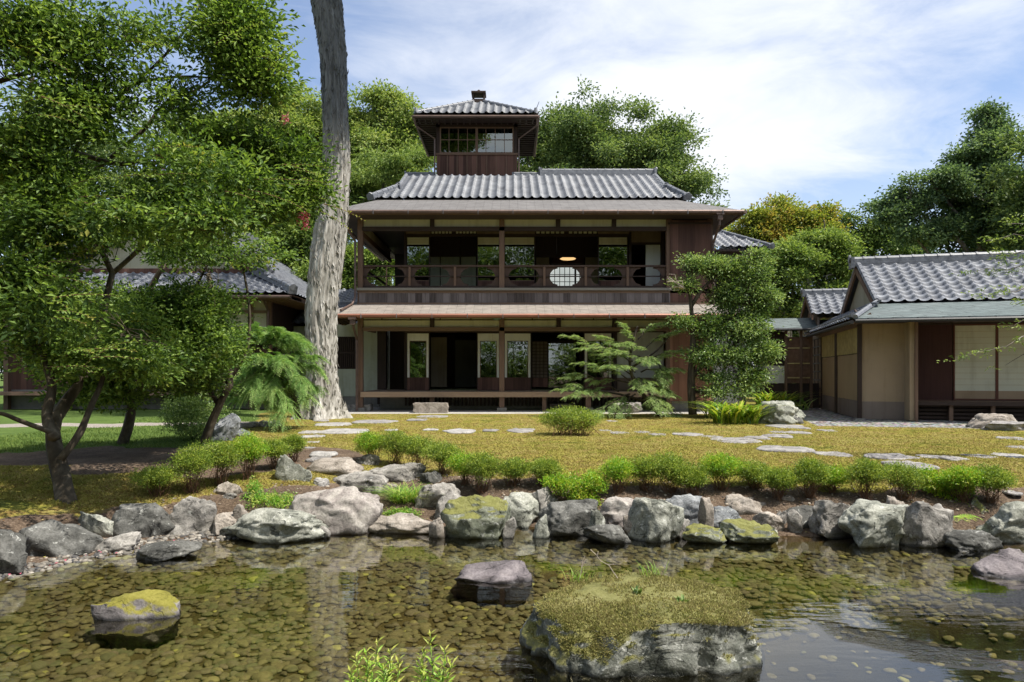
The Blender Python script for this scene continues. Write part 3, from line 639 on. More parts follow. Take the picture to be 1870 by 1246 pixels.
def m_fuzz(name,stops):
    m,nt,N,L,B=newmat(name); at=N.new('ShaderNodeAttribute'); at.attribute_name='tint'; n=mth(N,L,'MULTIPLY_ADD',noise(N,L,4.2,8,.72,coords(N,L),.5),.75,mth(N,L,'MULTIPLY_ADD',noise(N,L,1.1,5,.6,coords(N,L),.3),.7,-.225))
    c=ramp(N,L,mth(N,L,'MULTIPLY_ADD',at.outputs['Fac'],.30,mth(N,L,'MULTIPLY_ADD',n,1.25,-.26)),stops); L.new(c,B.inputs['Base Color']); B.inputs['Roughness'].default_value=.9; B.inputs['Specular IOR Level'].default_value=.1
    tr=N.new('ShaderNodeBsdfTranslucent'); L.new(c,tr.inputs[0]); mx=N.new('ShaderNodeMixShader'); mx.inputs[0].default_value=.3; L.new(B.outputs[0],mx.inputs[1]); L.new(tr.outputs[0],mx.inputs[2]); L.new(mx.outputs[0],N['Material Output'].inputs[0]); return m
FZM=m_fuzz('moss_fronds',[(.22,(.12,.13,.022)),(.36,(.24,.235,.045)),(.48,(.35,.315,.085)),(.56,(.19,.13,.045)),(.63,(.30,.28,.06)),(.72,(.43,.37,.15)),(.85,(.17,.19,.03))])
def blades(name,p,h,w,mat,label,cat,seed,lean=.6,loc=(0,9,0),kind='stuff'):
    r=np.random.default_rng(seed); n=len(p); th=r.uniform(0,6.283,n); s=np.stack([np.cos(th),np.sin(th),0*th],-1)*w*.5; t=p+np.stack([r.normal(size=n)*lean,r.normal(size=n)*lean,np.ones(n)],-1)*(h*r.uniform(.5,1.2,n))[:,None]
    V=np.stack([p-s,p+s,t],1).reshape(-1,3); o=npmesh(name,V,np.arange(3*n).reshape(n,3),mat,loc=loc,smooth=False,attrs=dict(tint=np.repeat(r.random(n),3)))
    return tag(o,label,cat,kind=kind)
def scatter(n,x0,x1,y0,y1,fn,seed):
    r=np.random.default_rng(seed); Y=1/(1/y1+(1/y0-1/y1)*r.random(n)); X=r.uniform(-1,1,n)*.80*Y; k=(X>x0)&(X<x1); X,Y=X[k],Y[k]; k=fn(X,Y); X,Y=X[k],Y[k]
    return np.stack([X,Y,gheight(X,Y)-.002],-1)
def reg(X,Y):
    """nearest ground class per point"""
    i=np.clip(np.searchsorted(gx,X),0,nx-1); j=np.clip(np.searchsorted(gy,Y),0,ny-1); return j*nx+i
pm=scatter(230000,-9,9.5,6.8,18.7,lambda X,Y:(moss[reg(X,Y)]>.6)&(gravel[reg(X,Y)]<.5)&(apron[reg(X,Y)]<.5)&(bed[reg(X,Y)]<.1),31)
blades('moss_fronds',pm,.022,.016,FZM,'fine yellow and brown moss fronds over the lawn','moss',32,1.0)
pg_=scatter(150000,-9,-2,8.2,18.7,lambda X,Y:(grass[reg(X,Y)]>.55)&(path[reg(X,Y)]<.4)&(soil[reg(X,Y)]<.4),33)
blades('lawn_grass',pg_,.045,.010,m_fuzz('lawn_grass',[(.25,(.04,.08,.015)),(.5,(.11,.17,.035)),(.75,(.22,.28,.07))]),'short green lawn grass under the trees','grass',34,.5)
# fronds on the great rock and the moss capped rock
FZR=m_fuzz('rock_moss_fronds',[(.22,(.10,.11,.03)),(.36,(.22,.22,.06)),(.46,(.36,.33,.12)),(.54,(.17,.13,.06)),(.62,(.33,.31,.11)),(.74,(.44,.40,.20)),(.85,(.15,.16,.04))])
def top_fuzz(obj,V,n,zmin,label,seed,size=.012):
    me=obj.data; me.update(); r=np.random.default_rng(seed); N_=len(me.vertices); nn=np.zeros(N_*3,np.float32); me.vertices.foreach_get('normal',nn); nn=nn.reshape(-1,3)
    c=np.nonzero((nn[:,2]>.55)&(V[:,2]>zmin)&(fbm(V*5,3,8)+.5*fbm(V*14,2,4)>-.30))[0]; i=r.choice(c,n); p=V[i]+r.normal(size=(n,3))*np.array([.012,.012,.001])
    L0=root_loc(obj); h=size
    th=r.uniform(0,6.283,n); s=np.stack([np.cos(th),np.sin(th),0*th],-1)*size*.45; t=p+nn[i]*(h*r.uniform(.5,1.3,n))[:,None]+r.normal(size=(n,3))*h*.5
    Vv=np.stack([p-s,p+s,t],1).reshape(-1,3); return npmesh('moss_cushion',Vv,np.arange(3*n).reshape(n,3),FZR,obj,smooth=False,attrs=dict(tint=np.repeat(r.random(n),3)))
top_fuzz(GR,GRV,52000,-.42,'',41,.009)

# leaf litter on the bank
n=2600; r=np.random.default_rng(77); px=r.uniform(-5.2,6.2,n); py=shore_y(px,SHORE)+r.uniform(.35,2.6,n)*np.where(px<-2.4,1.4,.5); ok=(moss[reg(px,py)]<.6); px,py=px[ok],py[ok]; pz=gheight(px,py)+.006
th=r.uniform(0,6.28,len(px)); L_=r.uniform(.012,.028,len(px)); d=np.stack([np.cos(th),np.sin(th),r.uniform(-.2,.35,len(px))],-1); s=np.stack([-np.sin(th),np.cos(th),r.uniform(-.3,.3,len(px))],-1)*.38; p=np.stack([px,py,pz],-1)
V=np.stack([p-d*L_[:,None]*.5,p+s*L_[:,None],p+d*L_[:,None]*.5,p-s*L_[:,None]],1).reshape(-1,3)
tag(npmesh('leaf_litter',V,np.arange(4*len(px)).reshape(-1,4),m_pebble('leaf_litter',[(0,(.10,.05,.025)),(.4,(.22,.12,.05)),(.75,(.34,.24,.11)),(.9,(.30,.27,.06)),(1,(.42,.36,.22))]),loc=(0,8,-.1),smooth=False,attrs=dict(tint=np.repeat(r.random(len(px)),4))),'dry brown leaf litter strewn on the bank soil','leaf litter',kind='stuff')
# ------------------------------------------------------------ building materials
WD=dict(
 dark=m_wood('dark_timber',(.016,.010,.008),(.055,.034,.026)),
 darkx=m_wood('dark_timber_beam',(.020,.013,.010),(.065,.042,.032),'X'),
 brown=m_wood('brown_timber',(.085,.050,.034),(.20,.125,.085)),
 brownx=m_wood('brown_timber_beam',(.09,.055,.038),(.22,.145,.10),'X'),
 boards=m_wood('weathered_boards',(.050,.038,.035),(.19,.16,.155),'Z',board=.205),
 redboards=m_wood('red_brown_boards',(.045,.020,.014),(.15,.075,.055),'Z',board=.16),
 railing=m_wood('railing_timber',(.035,.020,.015),(.10,.062,.046)),
 orange=m_wood('orange_boards',(.16,.075,.045),(.33,.17,.11),'Z',board=.2),
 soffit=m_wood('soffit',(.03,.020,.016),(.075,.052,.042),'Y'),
)
MT=dict(
 cream=m_plain('cream_plaster',(.42,.40,.30),.85,.06,1.5,.05,.1),
 white=m_plain('white_plaster',(.55,.56,.52),.85,.05,1.5,.05,.1),
 greenwall=m_plain('greenish_plaster',(.40,.42,.33),.85,.07,1.5,.05,.1),
 brownwall=m_plain('brown_plaster',(.20,.15,.11),.9,.12,2,.1,.1),
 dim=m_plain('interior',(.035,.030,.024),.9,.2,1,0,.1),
 tatami=m_plain('tatami',(.16,.17,.09),.8,.1,3,.1,.2),
 paper=m_plain('shoji_paper',(.70,.70,.64),.8,.03,2,0,.1),
 papercream=m_plain('shoji_paper_cream',(.56,.545,.42),.8,.04,2,0,.1),
 copper=m_plain('copper_gutter',(.13,.085,.068),.5,.25,6,.05,.5,.35),
 redcopper=m_plain('red_copper_gutter',(.27,.115,.075),.5,.22,3,.05,.5,.3,(.3,1,1)),
 verd=m_plain('green_enamel',(.12,.20,.13),.4,.15,5,0,.5),
 concrete=m_plain('foundation_stone',(.20,.19,.17),.9,.2,3,.2,.1),
 iron=m_plain('dark_iron',(.02,.02,.022),.5,.2,5,0,.4),
 bamboo=m_plain('bamboo',(.42,.33,.15),.6,.2,8,.05,.3),
)
def m_glass():
    m,nt,N,L,B=newmat('window_glass'); N.remove(B)
    tr=N.new('ShaderNodeBsdfTransparent'); tr.inputs[0].default_value=(.3,.33,.3,1)
    gl=N.new('ShaderNodeBsdfGlossy'); gl.inputs['Roughness'].default_value=.0; gl.inputs[0].default_value=(.85,.9,.88,1)
    b=bump(N,L,noise(N,L,1.6,2,.5,coords(N,L)),.03,.08); L.new(b,gl.inputs['Normal'])
    mx=N.new('ShaderNodeMixShader'); mx.inputs[0].default_value=.20
    L.new(tr.outputs[0],mx.inputs[1]); L.new(gl.outputs[0],mx.inputs[2]); L.new(mx.outputs[0],N['Material Output'].inputs[0]); return m
MT['glass']=m_glass()
def m_tile():
    m,nt,N,L,B=newmat('roof_tile'); v=coords(N,L)
    a=noise(N,L,3,5,.6,v); b=noise(N,L,26,4,.65,v); at=N.new('ShaderNodeAttribute'); at.attribute_name='tint'
    f=mth(N,L,'MULTIPLY_ADD',at.outputs['Fac'],.36,mth(N,L,'MULTIPLY_ADD',a,.4,mth(N,L,'MULTIPLY',b,.28)))
    c=ramp(N,L,f,[(.25,(.070,.076,.092)),(.5,(.145,.154,.178)),(.8,(.24,.252,.277))])
    L.new(c,B.inputs['Base Color']); B.inputs['Roughness'].default_value=.5; B.inputs['Specular IOR Level'].default_value=.45
    L.new(bump(N,L,b,.15,.01),B.inputs['Normal']); return m
MT['tile']=m_tile()
def m_ridge():
    m,nt,N,L,B=newmat('ridge_tile'); v=coords(N,L)
    a=noise(N,L,9,5,.6,v); c=ramp(N,L,a,[(.3,(.09,.095,.11)),(.7,(.20,.208,.225))]); L.new(c,B.inputs['Base Color']); B.inputs['Roughness'].default_value=.45; B.inputs['Specular IOR Level'].default_value=.5
    L.new(bump(N,L,a,.15,.01),B.inputs['Normal']); return m
MT['ridge']=m_ridge()
def m_shingle(name,c1,c2,course=.09,wd=.35):
    m,nt,N,L,B=newmat(name); v=coords(N,L)
    br=N.new('ShaderNodeTexBrick'); br.inputs['Scale'].default_value=1; br.inputs['Brick Width'].default_value=wd; br.inputs['Row Height'].default_value=course; br.inputs['Mortar Size'].default_value=.006
    br.inputs['Color1'].default_value=(*c1,1); br.inputs['Color2'].default_value=(*c2,1); br.inputs['Mortar'].default_value=(*sc3(c1,.35),1); L.new(v,br.inputs['Vector'])
    n=noise(N,L,3,6,.65,coords(N,L,(1,3,1))); c=mixc(N,L,.75,br.outputs['Color'],ramp(N,L,n,[(.3,(.62,.6,.6)),(.7,(1.3,1.3,1.3))]),'MULTIPLY')
    L.new(c,B.inputs['Base Color']); B.inputs['Roughness'].default_value=.75; B.inputs['Specular IOR Level'].default_value=.2
    L.new(bump(N,L,br.outputs['Fac'],.5,-.01),B.inputs['Normal']); return m
MT['shingle_hi']=m_shingle('upper_eave_shingle',(.155,.148,.145),(.18,.172,.168),.06,.5)
MT['shingle_lo']=m_shingle('lower_eave_shingle',(.26,.232,.205),(.29,.258,.225),.06,.5)
MT['copper_green']=m_shingle('green_copper_sheet',(.105,.13,.13),(.13,.155,.155),.13,.9)
def tile_slope(name,o,u,v,poly,parent=None,pu=.27,pv=.235,amp=.042,step=.055,seed=0,su=8,sv=3):
    """pantile surface: o origin, u along the eave, v up the slope (unit vectors), poly in (u,v) metres"""
    o=np.array(o,float); u=nrm(np.array(u,float)); v=nrm(np.array(v,float)); n=nrm(np.cross(u,v)); 
    if n[2]<0: n=-n
    pl=np.array(poly,float); u0,v0=pl.min(0); u1,v1=pl.max(0)
    nu=int(math.ceil((u1-u0)/pu*su)); us=np.linspace(u0,u1,nu+1)
    nr=int(math.ceil((v1-v0)/pv)); vlist=[];hl=[]
    for r_ in range(nr):
        for k in range(sv):
            t=k/(sv-1); vlist.append(v0+(r_+t*.985)*pv); hl.append(step*(1-t))
    vlist=np.minimum(np.array(vlist),v1); hl=np.array(hl)
    UU,VV=np.meshgrid(us,vlist); ph=((UU-u0)/pu)%1.0
    prof=np.where(ph<.36,np.sin(ph/.36*math.pi)*1.0,-.42*np.sin((ph-.36)/.64*math.pi))   # round roll and shallow trough
    row=(np.arange(len(vlist))//sv)[:,None]; colm=np.floor((UU-u0)/pu).astype(int)
    rr=np.random.default_rng(seed); jit=rr.normal(size=(nr+1,colm.max()+2)); J=jit[row.repeat(UU.shape[1],1),colm]
    H=prof*amp+hl[:,None]+J*.0035
    Vx=o+UU[...,None]*u+VV[...,None]*v+(H+.01)[...,None]*n
    h,wn=UU.shape; idx=np.arange(h*wn).reshape(h,wn)
    cu=(UU[:-1,:-1]+UU[1:,1:])/2; cv=(VV[:-1,:-1]+VV[1:,1:])/2
    ins=inpoly(cu,cv,[tuple(q) for q in poly])
    q=np.stack([idx[:-1,:-1],idx[:-1,1:],idx[1:,1:],idx[1:,:-1]],-1)[ins]
    uq,inv=np.unique(q,return_inverse=True); inv=inv.reshape(q.shape)
    if np.cross(u,v)@n<0: inv=inv[:,::-1]
    tint=(.5+.22*J).reshape(-1)[uq]
    ob=npmesh(name,Vx.reshape(-1,3)[uq],inv,MT['tile'],parent,loc=o,smooth=True,attrs=dict(tint=np.clip(tint,0,1)))
    return ob
def ridge(mb,a,b,wd=.2,ht=.22,cap=.085,seg=.28,ends=(True,True)):
    """stacked ridge: flat courses and a row of half round caps with joints"""
    a=np.array(a,float); b=np.array(b,float); L_=np.linalg.norm(b-a); d=(b-a)/L_
    for k,(ww,zz) in enumerate(((wd,0),(wd*.86,ht*.34),(wd*.74,ht*.66))):
        mb.bar(a+np.array([0,0,zz+ht*.15]),b+np.array([0,0,zz+ht*.15]),ww,ht*.30)
    n=max(2,int(L_/seg)); up=np.array([0,0,ht*.95])
    for i in range(n):
        p=a+d*(L_*i/n); q=a+d*(L_*(i+.97)/n); mb.tube([p+up,q+up],[cap,cap*.93],9)
        mb.tube([q+up-d*.03,q+up+d*.012],[cap*1.13,cap*1.13],9)
    for e,p,s in ((ends[0],a,-1),(ends[1],b,1)):
        if e:
            mb.bar(p-d*s*.03+up*.55,p+d*s*.05+up*.55,wd*1.5,ht*1.45); mb.tube([p+d*s*.04+up*1.15,p+d*s*.085+up*1.15],[cap*1.35,cap*1.25],12)
def sheet(mb,a,b,c,d,th=.05):
    """a thin slab between four corners (counter clockwise seen from above)"""
    q=[np.array(p,float) for p in (a,b,c,d)]; n=nrm(np.cross(q[1]-q[0],q[3]-q[0])); n=n if n[2]>0 else -n
    mb.prism(q,-n*th)
# ------------------------------------------------------------ main house
H=empty('wooden_house',(.67,20,0),'two storey dark timber house with railed gallery and glazed lookout tower behind the moss lawn','house')
def FX(px): return (px-CX)/62.5
def FZ(py): return ZC+(HY-py)/62.5
YB=21.2; SB=F/YB
def BX(px): return (px-CX)/SB
def BZ(py): return ZC+(HY-py)/SB
XL,XR=-4.45,5.79; ZF1=.58; ZF2=3.60
pt=lambda mb,name,mat,par=None: mb.build(name,mat,par or H)
# posts to the ground
for px in (658.5,916.5,1074,1221,1296):
    m=MB(); z1=FZ(388); 
    if px==1074: z1=FZ(714)
    m.box(FX(px)-.075,FX(px)+.075,19.93,20.07,.10 if px!=1296 else .0,z1); m.cur=1; m.box(FX(px)-.14,FX(px)+.14,19.86,20.14,-.02,.105)
    m.build('post',[WD['brown'],MT['concrete']],H)
# stub posts of the two friezes and small ones carrying the gallery
for py0,py1,pxs in ((391,415,(789.5,1019,1121)),(578,598,(789.5,1020,1122))):
    for px in pxs: pt(MB().box(FX(px)-.065,FX(px)+.065,19.945,20.045,FZ(py1),FZ(py0)),'stub_post',WD['dark'])
for px in (789,994): pt(MB().box(FX(px)-.06,FX(px)+.06,19.98,20.10,0,FZ(726)),'stub_post',WD['brown'])
# friezes of cream paper with dark bars
for nm,y0,ym,y1,yb0,yb1,ticks in (('upper_frieze',391,399.5,415,415,420.5,(700,751,806,860,970,1047,1082,1137,1194)),('lower_frieze',578,584.5,598,598,603,(697.5,750,804,860,972,1028,1084,1140,1198))):
    f=pt(MB().box(FX(664),FX(1219),20.0,20.02,FZ(y1),FZ(y0)),nm,MT['papercream'])
    m=MB(); m.box(FX(664),FX(1219),19.985,19.998,FZ(ym)-.014,FZ(ym)+.014)
    for t in ticks: m.box(FX(t)-.016,FX(t)+.016,19.982,19.997,FZ(ym)+.014,FZ(y0))
    m.build('lattice_bar',WD['dark'],f)
    pt(MB().box(FX(662),FX(1221)-.076,19.93,20.05,FZ(yb1)-.03,FZ(yb0)),'beam',WD['brownx'] if y0>500 else WD['darkx'])
    pt(MB().box(FX(662),FX(1221)-.076,19.90,20.03,FZ(y0)+.002,FZ(y0)+.10),'beam',WD['darkx'])
# gallery floor, sill, boards under the railing
pt(MB().box(XL-.05,XR,19.90,26,3.44,3.56),'gallery_floor',WD['brownx'])
pt(MB().box(XL-.06,FX(1224),19.84,19.985,FZ(531.5),FZ(527)),'gallery_sill',m_wood('grey_sill',(.12,.11,.09),(.28,.26,.22),'X'))
m=MB(); x=XL+.0; r_=random.Random(4); 
while x<FX(1222):
    wd=r_.uniform(.17,.27); m.box(x,min(x+wd-.006,FX(1224)),19.90+r_.uniform(0,.008),19.93,FZ(554),FZ(531.6)); x+=wd
pt(m,'skirt_boards',WD['boards'])
pt(MB().box(XL-.05,XR+.02,19.86,19.95,3.10,3.16),'flashing_board',WD['brownx'])
# left side of the gallery: boards, side beam
pt(MB().box(XL-.02,XL+.02,19.95,25,FZ(554),FZ(531)),'skirt_boards',WD['boards'])
pt(MB().bar((XL,20,5.22),(XL,25,5.22),.10,.16),'beam',WD['brown'])
pt(MB().box(XL-.01,XL+.01,20.1,25,5.32,5.60),'side_frieze',MT['papercream'])
pt(MB().bar((XL,20,2.48),(XL,22.2,2.48),.10,.14),'beam',WD['brown'])
# the railing with scalloped brackets
RL=pt(MB().box(XL,FX(1221)-.076,19.955,20.035,4.215,4.265),'railing',WD['railing'])
m=MB(); m.box(XL,FX(1221)-.076,19.975,20.015,FZ(505)-.015,FZ(505)+.015).box(XL,FX(1221)-.076,19.96,20.03,3.56,3.66); m.build('rail',WD['dark'],RL)
for (xa,xb) in ((XL,XL),):
    MB().bar((XL,20.1,4.24),(XL,24.9,4.24),.06,.05).bar((XL,20.1,3.93),(XL,24.9,3.93),.04,.03).build('rail',WD['dark'],RL)
def bracket(xc,s,w=.38):
    pr=[(0,1),(.95,1),(1,.93),(.62,.86),(.42,.70),(.34,.56),(.22,.5),(.34,.44),(.42,.30),(.62,.14),(1,.07),(.95,0),(0,0)]
    z0,z1=3.66,4.215
    poly=[(xc+s*a*w,20.01,z0+b*(z1-z0)) for a,b in pr]
    if s<0: poly=poly[::-1]
    return MB().prism(poly,(0,.022,0)).build('bracket',WD['railing'],RL)
for px in (748,831,916.5,994,1069.5,1146):
    if px!=916.5: MB().box(FX(px)-.035,FX(px)+.035,19.965,20.03,3.66,4.215).build('baluster',WD['brown'],RL)
    o_=.036 if px!=916.5 else .08
    for s in (-1,1): bracket(FX(px)+s*o_,s,.32 if px in (748,) else .36)
bracket(FX(1221)-.08,-1); bracket(XL+.08,1)
for px in (706,): MB().box(FX(px)-.016,FX(px)+.016,19.98,20.01,3.66,4.215).build('baluster',WD['brown'],RL)
# ceiling of both verandas, back walls and rooms
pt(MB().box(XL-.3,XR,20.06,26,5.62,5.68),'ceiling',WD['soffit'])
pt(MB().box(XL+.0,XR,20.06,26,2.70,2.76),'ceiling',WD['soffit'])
# veranda floor
pt(MB().box(XL+.05,FX(1221),19.90,22.4,.44,.575),'veranda_floor',m_wood('veranda_boards',(.13,.085,.055),(.32,.24,.17),'X'))
pt(MB().box(XL+.05,FX(1221),19.86,19.895,.415,.565),'edge_beam',m_wood('veranda_edge',(.17,.11,.07),(.38,.27,.18),'X'))
m=MB(); x=BX(742)
while x<BX(1200): m.box(x,x+.055,20.9,20.93,.12,.40); x+=.115
pt(m,'vent_slats',WD['dark']); pt(MB().box(XL+.4,XR,21.0,21.05,0,.44),'foundation',MT['concrete'])
pt(MB().box(XL+.05,FX(1221),20.55,20.60,.38,.44),'beam',WD['darkx'])
# rooms: floor, side and rear walls
def room(z0,z1,rear_open=None):
    pt(MB().box(BX(738),XR-.05,YB+.1,26,z0-.02,z0+.01),'room_floor',MT['tatami'])
    pt(MB().box(BX(738),BX(738)+.05,YB+.06,26,z0,z1),'side_wall',WD['dark'])
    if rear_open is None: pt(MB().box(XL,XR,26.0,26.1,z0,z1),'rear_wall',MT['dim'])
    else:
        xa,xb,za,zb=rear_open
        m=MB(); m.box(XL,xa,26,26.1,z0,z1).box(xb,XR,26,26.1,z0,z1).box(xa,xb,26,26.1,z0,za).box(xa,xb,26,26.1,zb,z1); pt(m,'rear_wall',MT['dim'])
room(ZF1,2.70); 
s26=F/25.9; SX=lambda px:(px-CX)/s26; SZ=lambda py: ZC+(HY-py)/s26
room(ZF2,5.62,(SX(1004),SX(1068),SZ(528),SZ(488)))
def m_backlit_glow():
    m,nt,N,L,B=newmat('backlit_glow_paper'); B.inputs['Base Color'].default_value=(.8,.8,.76,1); B.inputs['Emission Color'].default_value=(.80,.86,.82,1); B.inputs['Emission Strength'].default_value=.33  # daylight from behind painted as a glow of the paper itself
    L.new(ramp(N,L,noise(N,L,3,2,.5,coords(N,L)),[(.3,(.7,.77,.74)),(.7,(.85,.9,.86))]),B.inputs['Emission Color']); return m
sj=pt(MB().box(SX(1004),SX(1068),25.96,25.99,SZ(528),SZ(488)),'shoji_window',m_backlit_glow())
m=MB(); xa,xb,za,zb=SX(1004),SX(1068),SZ(528),SZ(488)
for k in range(8): xx=xa+(xb-xa)*k/7; m.box(xx-.012,xx+.012,25.93,25.955,za,zb)
for k in range(4): zz=za+(zb-za)*k/3; m.box(xa,xb,25.92,25.929,zz-.012,zz+.012)
m.box((xa+xb)/2+.28,(xa+xb)/2+.34,25.90,25.918,za,zb); m.build('lattice_bar',WD['dark'],sj)
# upper back wall: head wall, transoms, sliding screens, dim inner screens
def wallbox(name,px0,px1,py0,py1,mat,y=YB,th=.05,par=None): return pt(MB().box(BX(px0),BX(px1),y,y+th,BZ(py1),BZ(py0)),name,mat,par)
wallbox('head_wall',740,1207,395,419,WD['dark'])
wallbox('head_wall',740,786,419,428,MT['brownwall'],YB+.005); wallbox('head_wall',871,977,419,428,MT['brownwall'],YB+.005); wallbox('head_wall',1092,1150,419,428,MT['brownwall'],YB+.005)
wallbox('lintel',738,1150,428,432,WD['darkx'],YB-.02,.1)
for (a,b) in ((786,871),(977,1092)):
    t=wallbox('transom',a,b,418.5,428,WD['dark'],YB+.03,.03); n=6; m=MB()
    for h0,h1 in ((a+1,(a+b)/2-3),((a+b)/2+3,b-1)):
        for k in range(n):
            xx=h0+(h1-h0)*(k+.18)/n; m.box(BX(xx),BX(xx+(h1-h0)/n*.66),YB+.018,YB+.028,BZ(426.5),BZ(419.5))
    m.build('slat',MT['papercream'],t)
def screen(px0,px1,top,pt1,gt1,bot,frame=.0,side=False,y=YB,kind='up'):
    """sliding screen: paper head, glass pane, solid or low rail foot"""
    d=MB(); f=.03; x0,x1=BX(px0),BX(px1); z0,z1=BZ(bot),BZ(top)
    d.box(x0,x0+f,y,y+.035,z0,z1).box(x1-f,x1,y,y+.035,z0,z1).box(x0+f,x1-f,y,y+.035,z0,z0+f).box(x0+f,x1-f,y,y+.035,z1-f,z1)
    s=pt(d,'sliding_screen',WD['dark'])
    MB().box(x0+f,x1-f,y+.008,y+.025,BZ(pt1),z1-f).build('paper_panel',MT['papercream'] if kind=='up' else MT['paper'],s)
    if kind=='up':
        m=MB()
        for k in range(1,4): zz=BZ(pt1)+(z1-f-BZ(pt1))*k/4; m.box(x0+f,x1-f,y+.003,y+.0078,zz-.004,zz+.004)
        m.build('lattice_bar',MT['bamboo'],s)
        MB().box(x0+f,x1-f,y+.012,y+.02,BZ(gt1),BZ(pt1)).build('glass_pane',MT['glass'],s)
        MB().box(x0+f,x1-f,y+.004,y+.030,BZ(gt1+1.5),BZ(gt1)).box((x0+x1)/2-.012,(x0+x1)/2+.012,y+.022,y+.034,BZ(gt1),BZ(gt1-40)).build('rail',WD['brown'],s)
        MB().box(x0+f,x1-f,y+.010,y+.024,z0+f,BZ(gt1+1.5)).build('foot_panel',WD['redboards'],s)
    else:
        fw=.075
        MB().box(x0+f,x0+f+fw,y+.008,y+.025,BZ(gt1),BZ(pt1)).build('paper_panel',MT['paper'],s); MB().box(x1-f-fw,x1-f,y+.008,y+.025,BZ(gt1),BZ(pt1)).build('paper_panel',MT['paper'],s)
        MB().box(x0+f+fw,x1-f-fw,y+.012,y+.02,BZ(gt1),BZ(pt1)).build('glass_pane',MT['glass'],s)
        m=MB().box(x0+f+fw-.006,x0+f+fw+.012,y+.002,y+.03,BZ(gt1),BZ(pt1)).box(x1-f-fw-.012,x1-f-fw+.006,y+.002,y+.03,BZ(gt1),BZ(pt1)).box(x0+f+fw,x1-f-fw,y+.002,y+.03,BZ(pt1)-.012,BZ(pt1)+.006); m.build('pane_frame',WD['brown'],s)
        MB().box(x0+f,x1-f,y+.008,y+.026,z0+f,BZ(gt1)).build('foot_panel',WD['redboards'],s)
    return s
for (a,b) in ((742,785),(871,913),(920,977),(1092,1147)): screen(a,b,432,447,512,534)
pt(MB().box(BX(1149),BX(1153),YB-.02,YB+.1,ZF2,5.6),'post',WD['dark'])
pt(MB().box(BX(738),BX(741.5),YB-.03,YB+.1,ZF2,5.6),'post',WD['dark'])
wallbox('head_wall',1153,1207,420,443,MT['brownwall']); wallbox('white_screen',1180,1206,447,534,MT['paper'],YB+.04)
wallbox('head_wall',1153,1207,443,447,WD['darkx'],YB-.01); 
pt(MB().box(BX(1206),BX(1212),YB-.1,YB+.1,ZF2,5.6),'post',WD['dark'])
# things inside the upper room
def inner(name,px0,px1,py0,py1,Y,mat,th=.03):
    s=F/Y; return pt(MB().box((px0-CX)/s,(px1-CX)/s,Y,Y+th,ZC+(HY-py1)/s,ZC+(HY-py0)/s),name,mat)
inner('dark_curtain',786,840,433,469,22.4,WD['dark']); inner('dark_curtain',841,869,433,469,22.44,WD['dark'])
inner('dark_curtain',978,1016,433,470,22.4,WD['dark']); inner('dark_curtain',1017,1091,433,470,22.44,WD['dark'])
for a,b in ((786,803),(805,839),(842,869)): inner('inner_screen',a,b,469,531,22.5,MT['greenwall'])
inner('inner_wall',979,1003,470,531,24.2,MT['greenwall']); inner('inner_wall',1069,1095,470,531,24.2,MT['greenwall']); inner('shelf_board',1006,1066,469,482,24.6,WD['redboards'])
# ground floor back wall
wallbox('head_wall',738,1207,590,605.5,WD['dark']); wallbox('lintel',738,1150,603,607.3,WD['darkx'],YB-.03,.1)
for (a,b) in ((742,784.5),(870.6,913),(920,970.5),(1066,1118)): screen(a,b,607.5,623,689.5,714,kind='lo')
inner('inner_screen',787,816,616,707,22.3,m_plain('fusuma_tan',(.17,.145,.11),.85,.1,1,0,.1)); inner('inner_screen',831,869,621,707,23.2,m_plain('fusuma_grey',(.075,.075,.068),.85,.1,1,0,.1)); inner('inner_screen',816,831,612,707,24,WD['dark'])
gs=inner('grid_screen',972,1000,624,690,21.6,m_plain('old_paper',(.16,.13,.10),.85,.1,2,0,.1)); s_=F/21.55; m=MB()
for k in range(5): xx=(972+28*k/4-CX)/s_; m.box(xx-.01,xx+.01,21.55,21.59,ZC+(HY-690)/s_,ZC+(HY-624)/s_)
for k in range(12): zz=ZC+(HY-690+66*k/11)/s_; m.box((972-CX)/s_,(1000-CX)/s_,21.56,21.585,zz-.009,zz+.009)
m.build('lattice_bar',WD['dark'],gs); inner('screen_foot',972,1000,690,707,21.58,WD['redboards'])
gl_=inner('glass_door',1003,1064,622,707,22.6,WD['dark']); MB().box((1005-CX)/s_,(1062-CX)/s_,22.5,22.52,ZF1+.05,ZC+(HY-625)/s_).build('glass_pane',MT['glass'],gl_)
pt(MB().box(BX(1120),BX(1126),YB-.05,YB+.08,ZF1,2.7),'post',WD['dark'])
wallbox('plaster_wall',1127,1212,607,690,MT['white'],YB+.02); wallbox('plaster_wall',1127,1212,690,712,MT['brownwall'],YB+.0)
# right: board clad bays
pt(MB().box(FX(1222.5),XR,19.90,19.94,FZ(556),FZ(404)),'storm_shutter_box',WD['redboards'])
pt(MB().box(FX(1219),XR,19.87,20.0,FZ(411),FZ(408)),'beam',WD['darkx'])
pt(MB().box(FX(1222.5),XR,19.98,20.02,FZ(408),FZ(384)),'upper_panel',WD['dark'])
pt(MB().box(XR-.04,XR,19.97,26,2.7,FZ(384)),'side_wall',WD['redboards'])
pt(MB().box(FX(1222.5),XR,19.92,19.96,.30,2.75),'storm_shutter_box',WD['orange'])
pt(MB().box(XR-.04,XR,19.98,26,.1,2.7),'side_wall',WD['orange'])
pt(MB().box(FX(1222.5),XR,19.98,20.05,0,.3),'foundation',MT['concrete'])
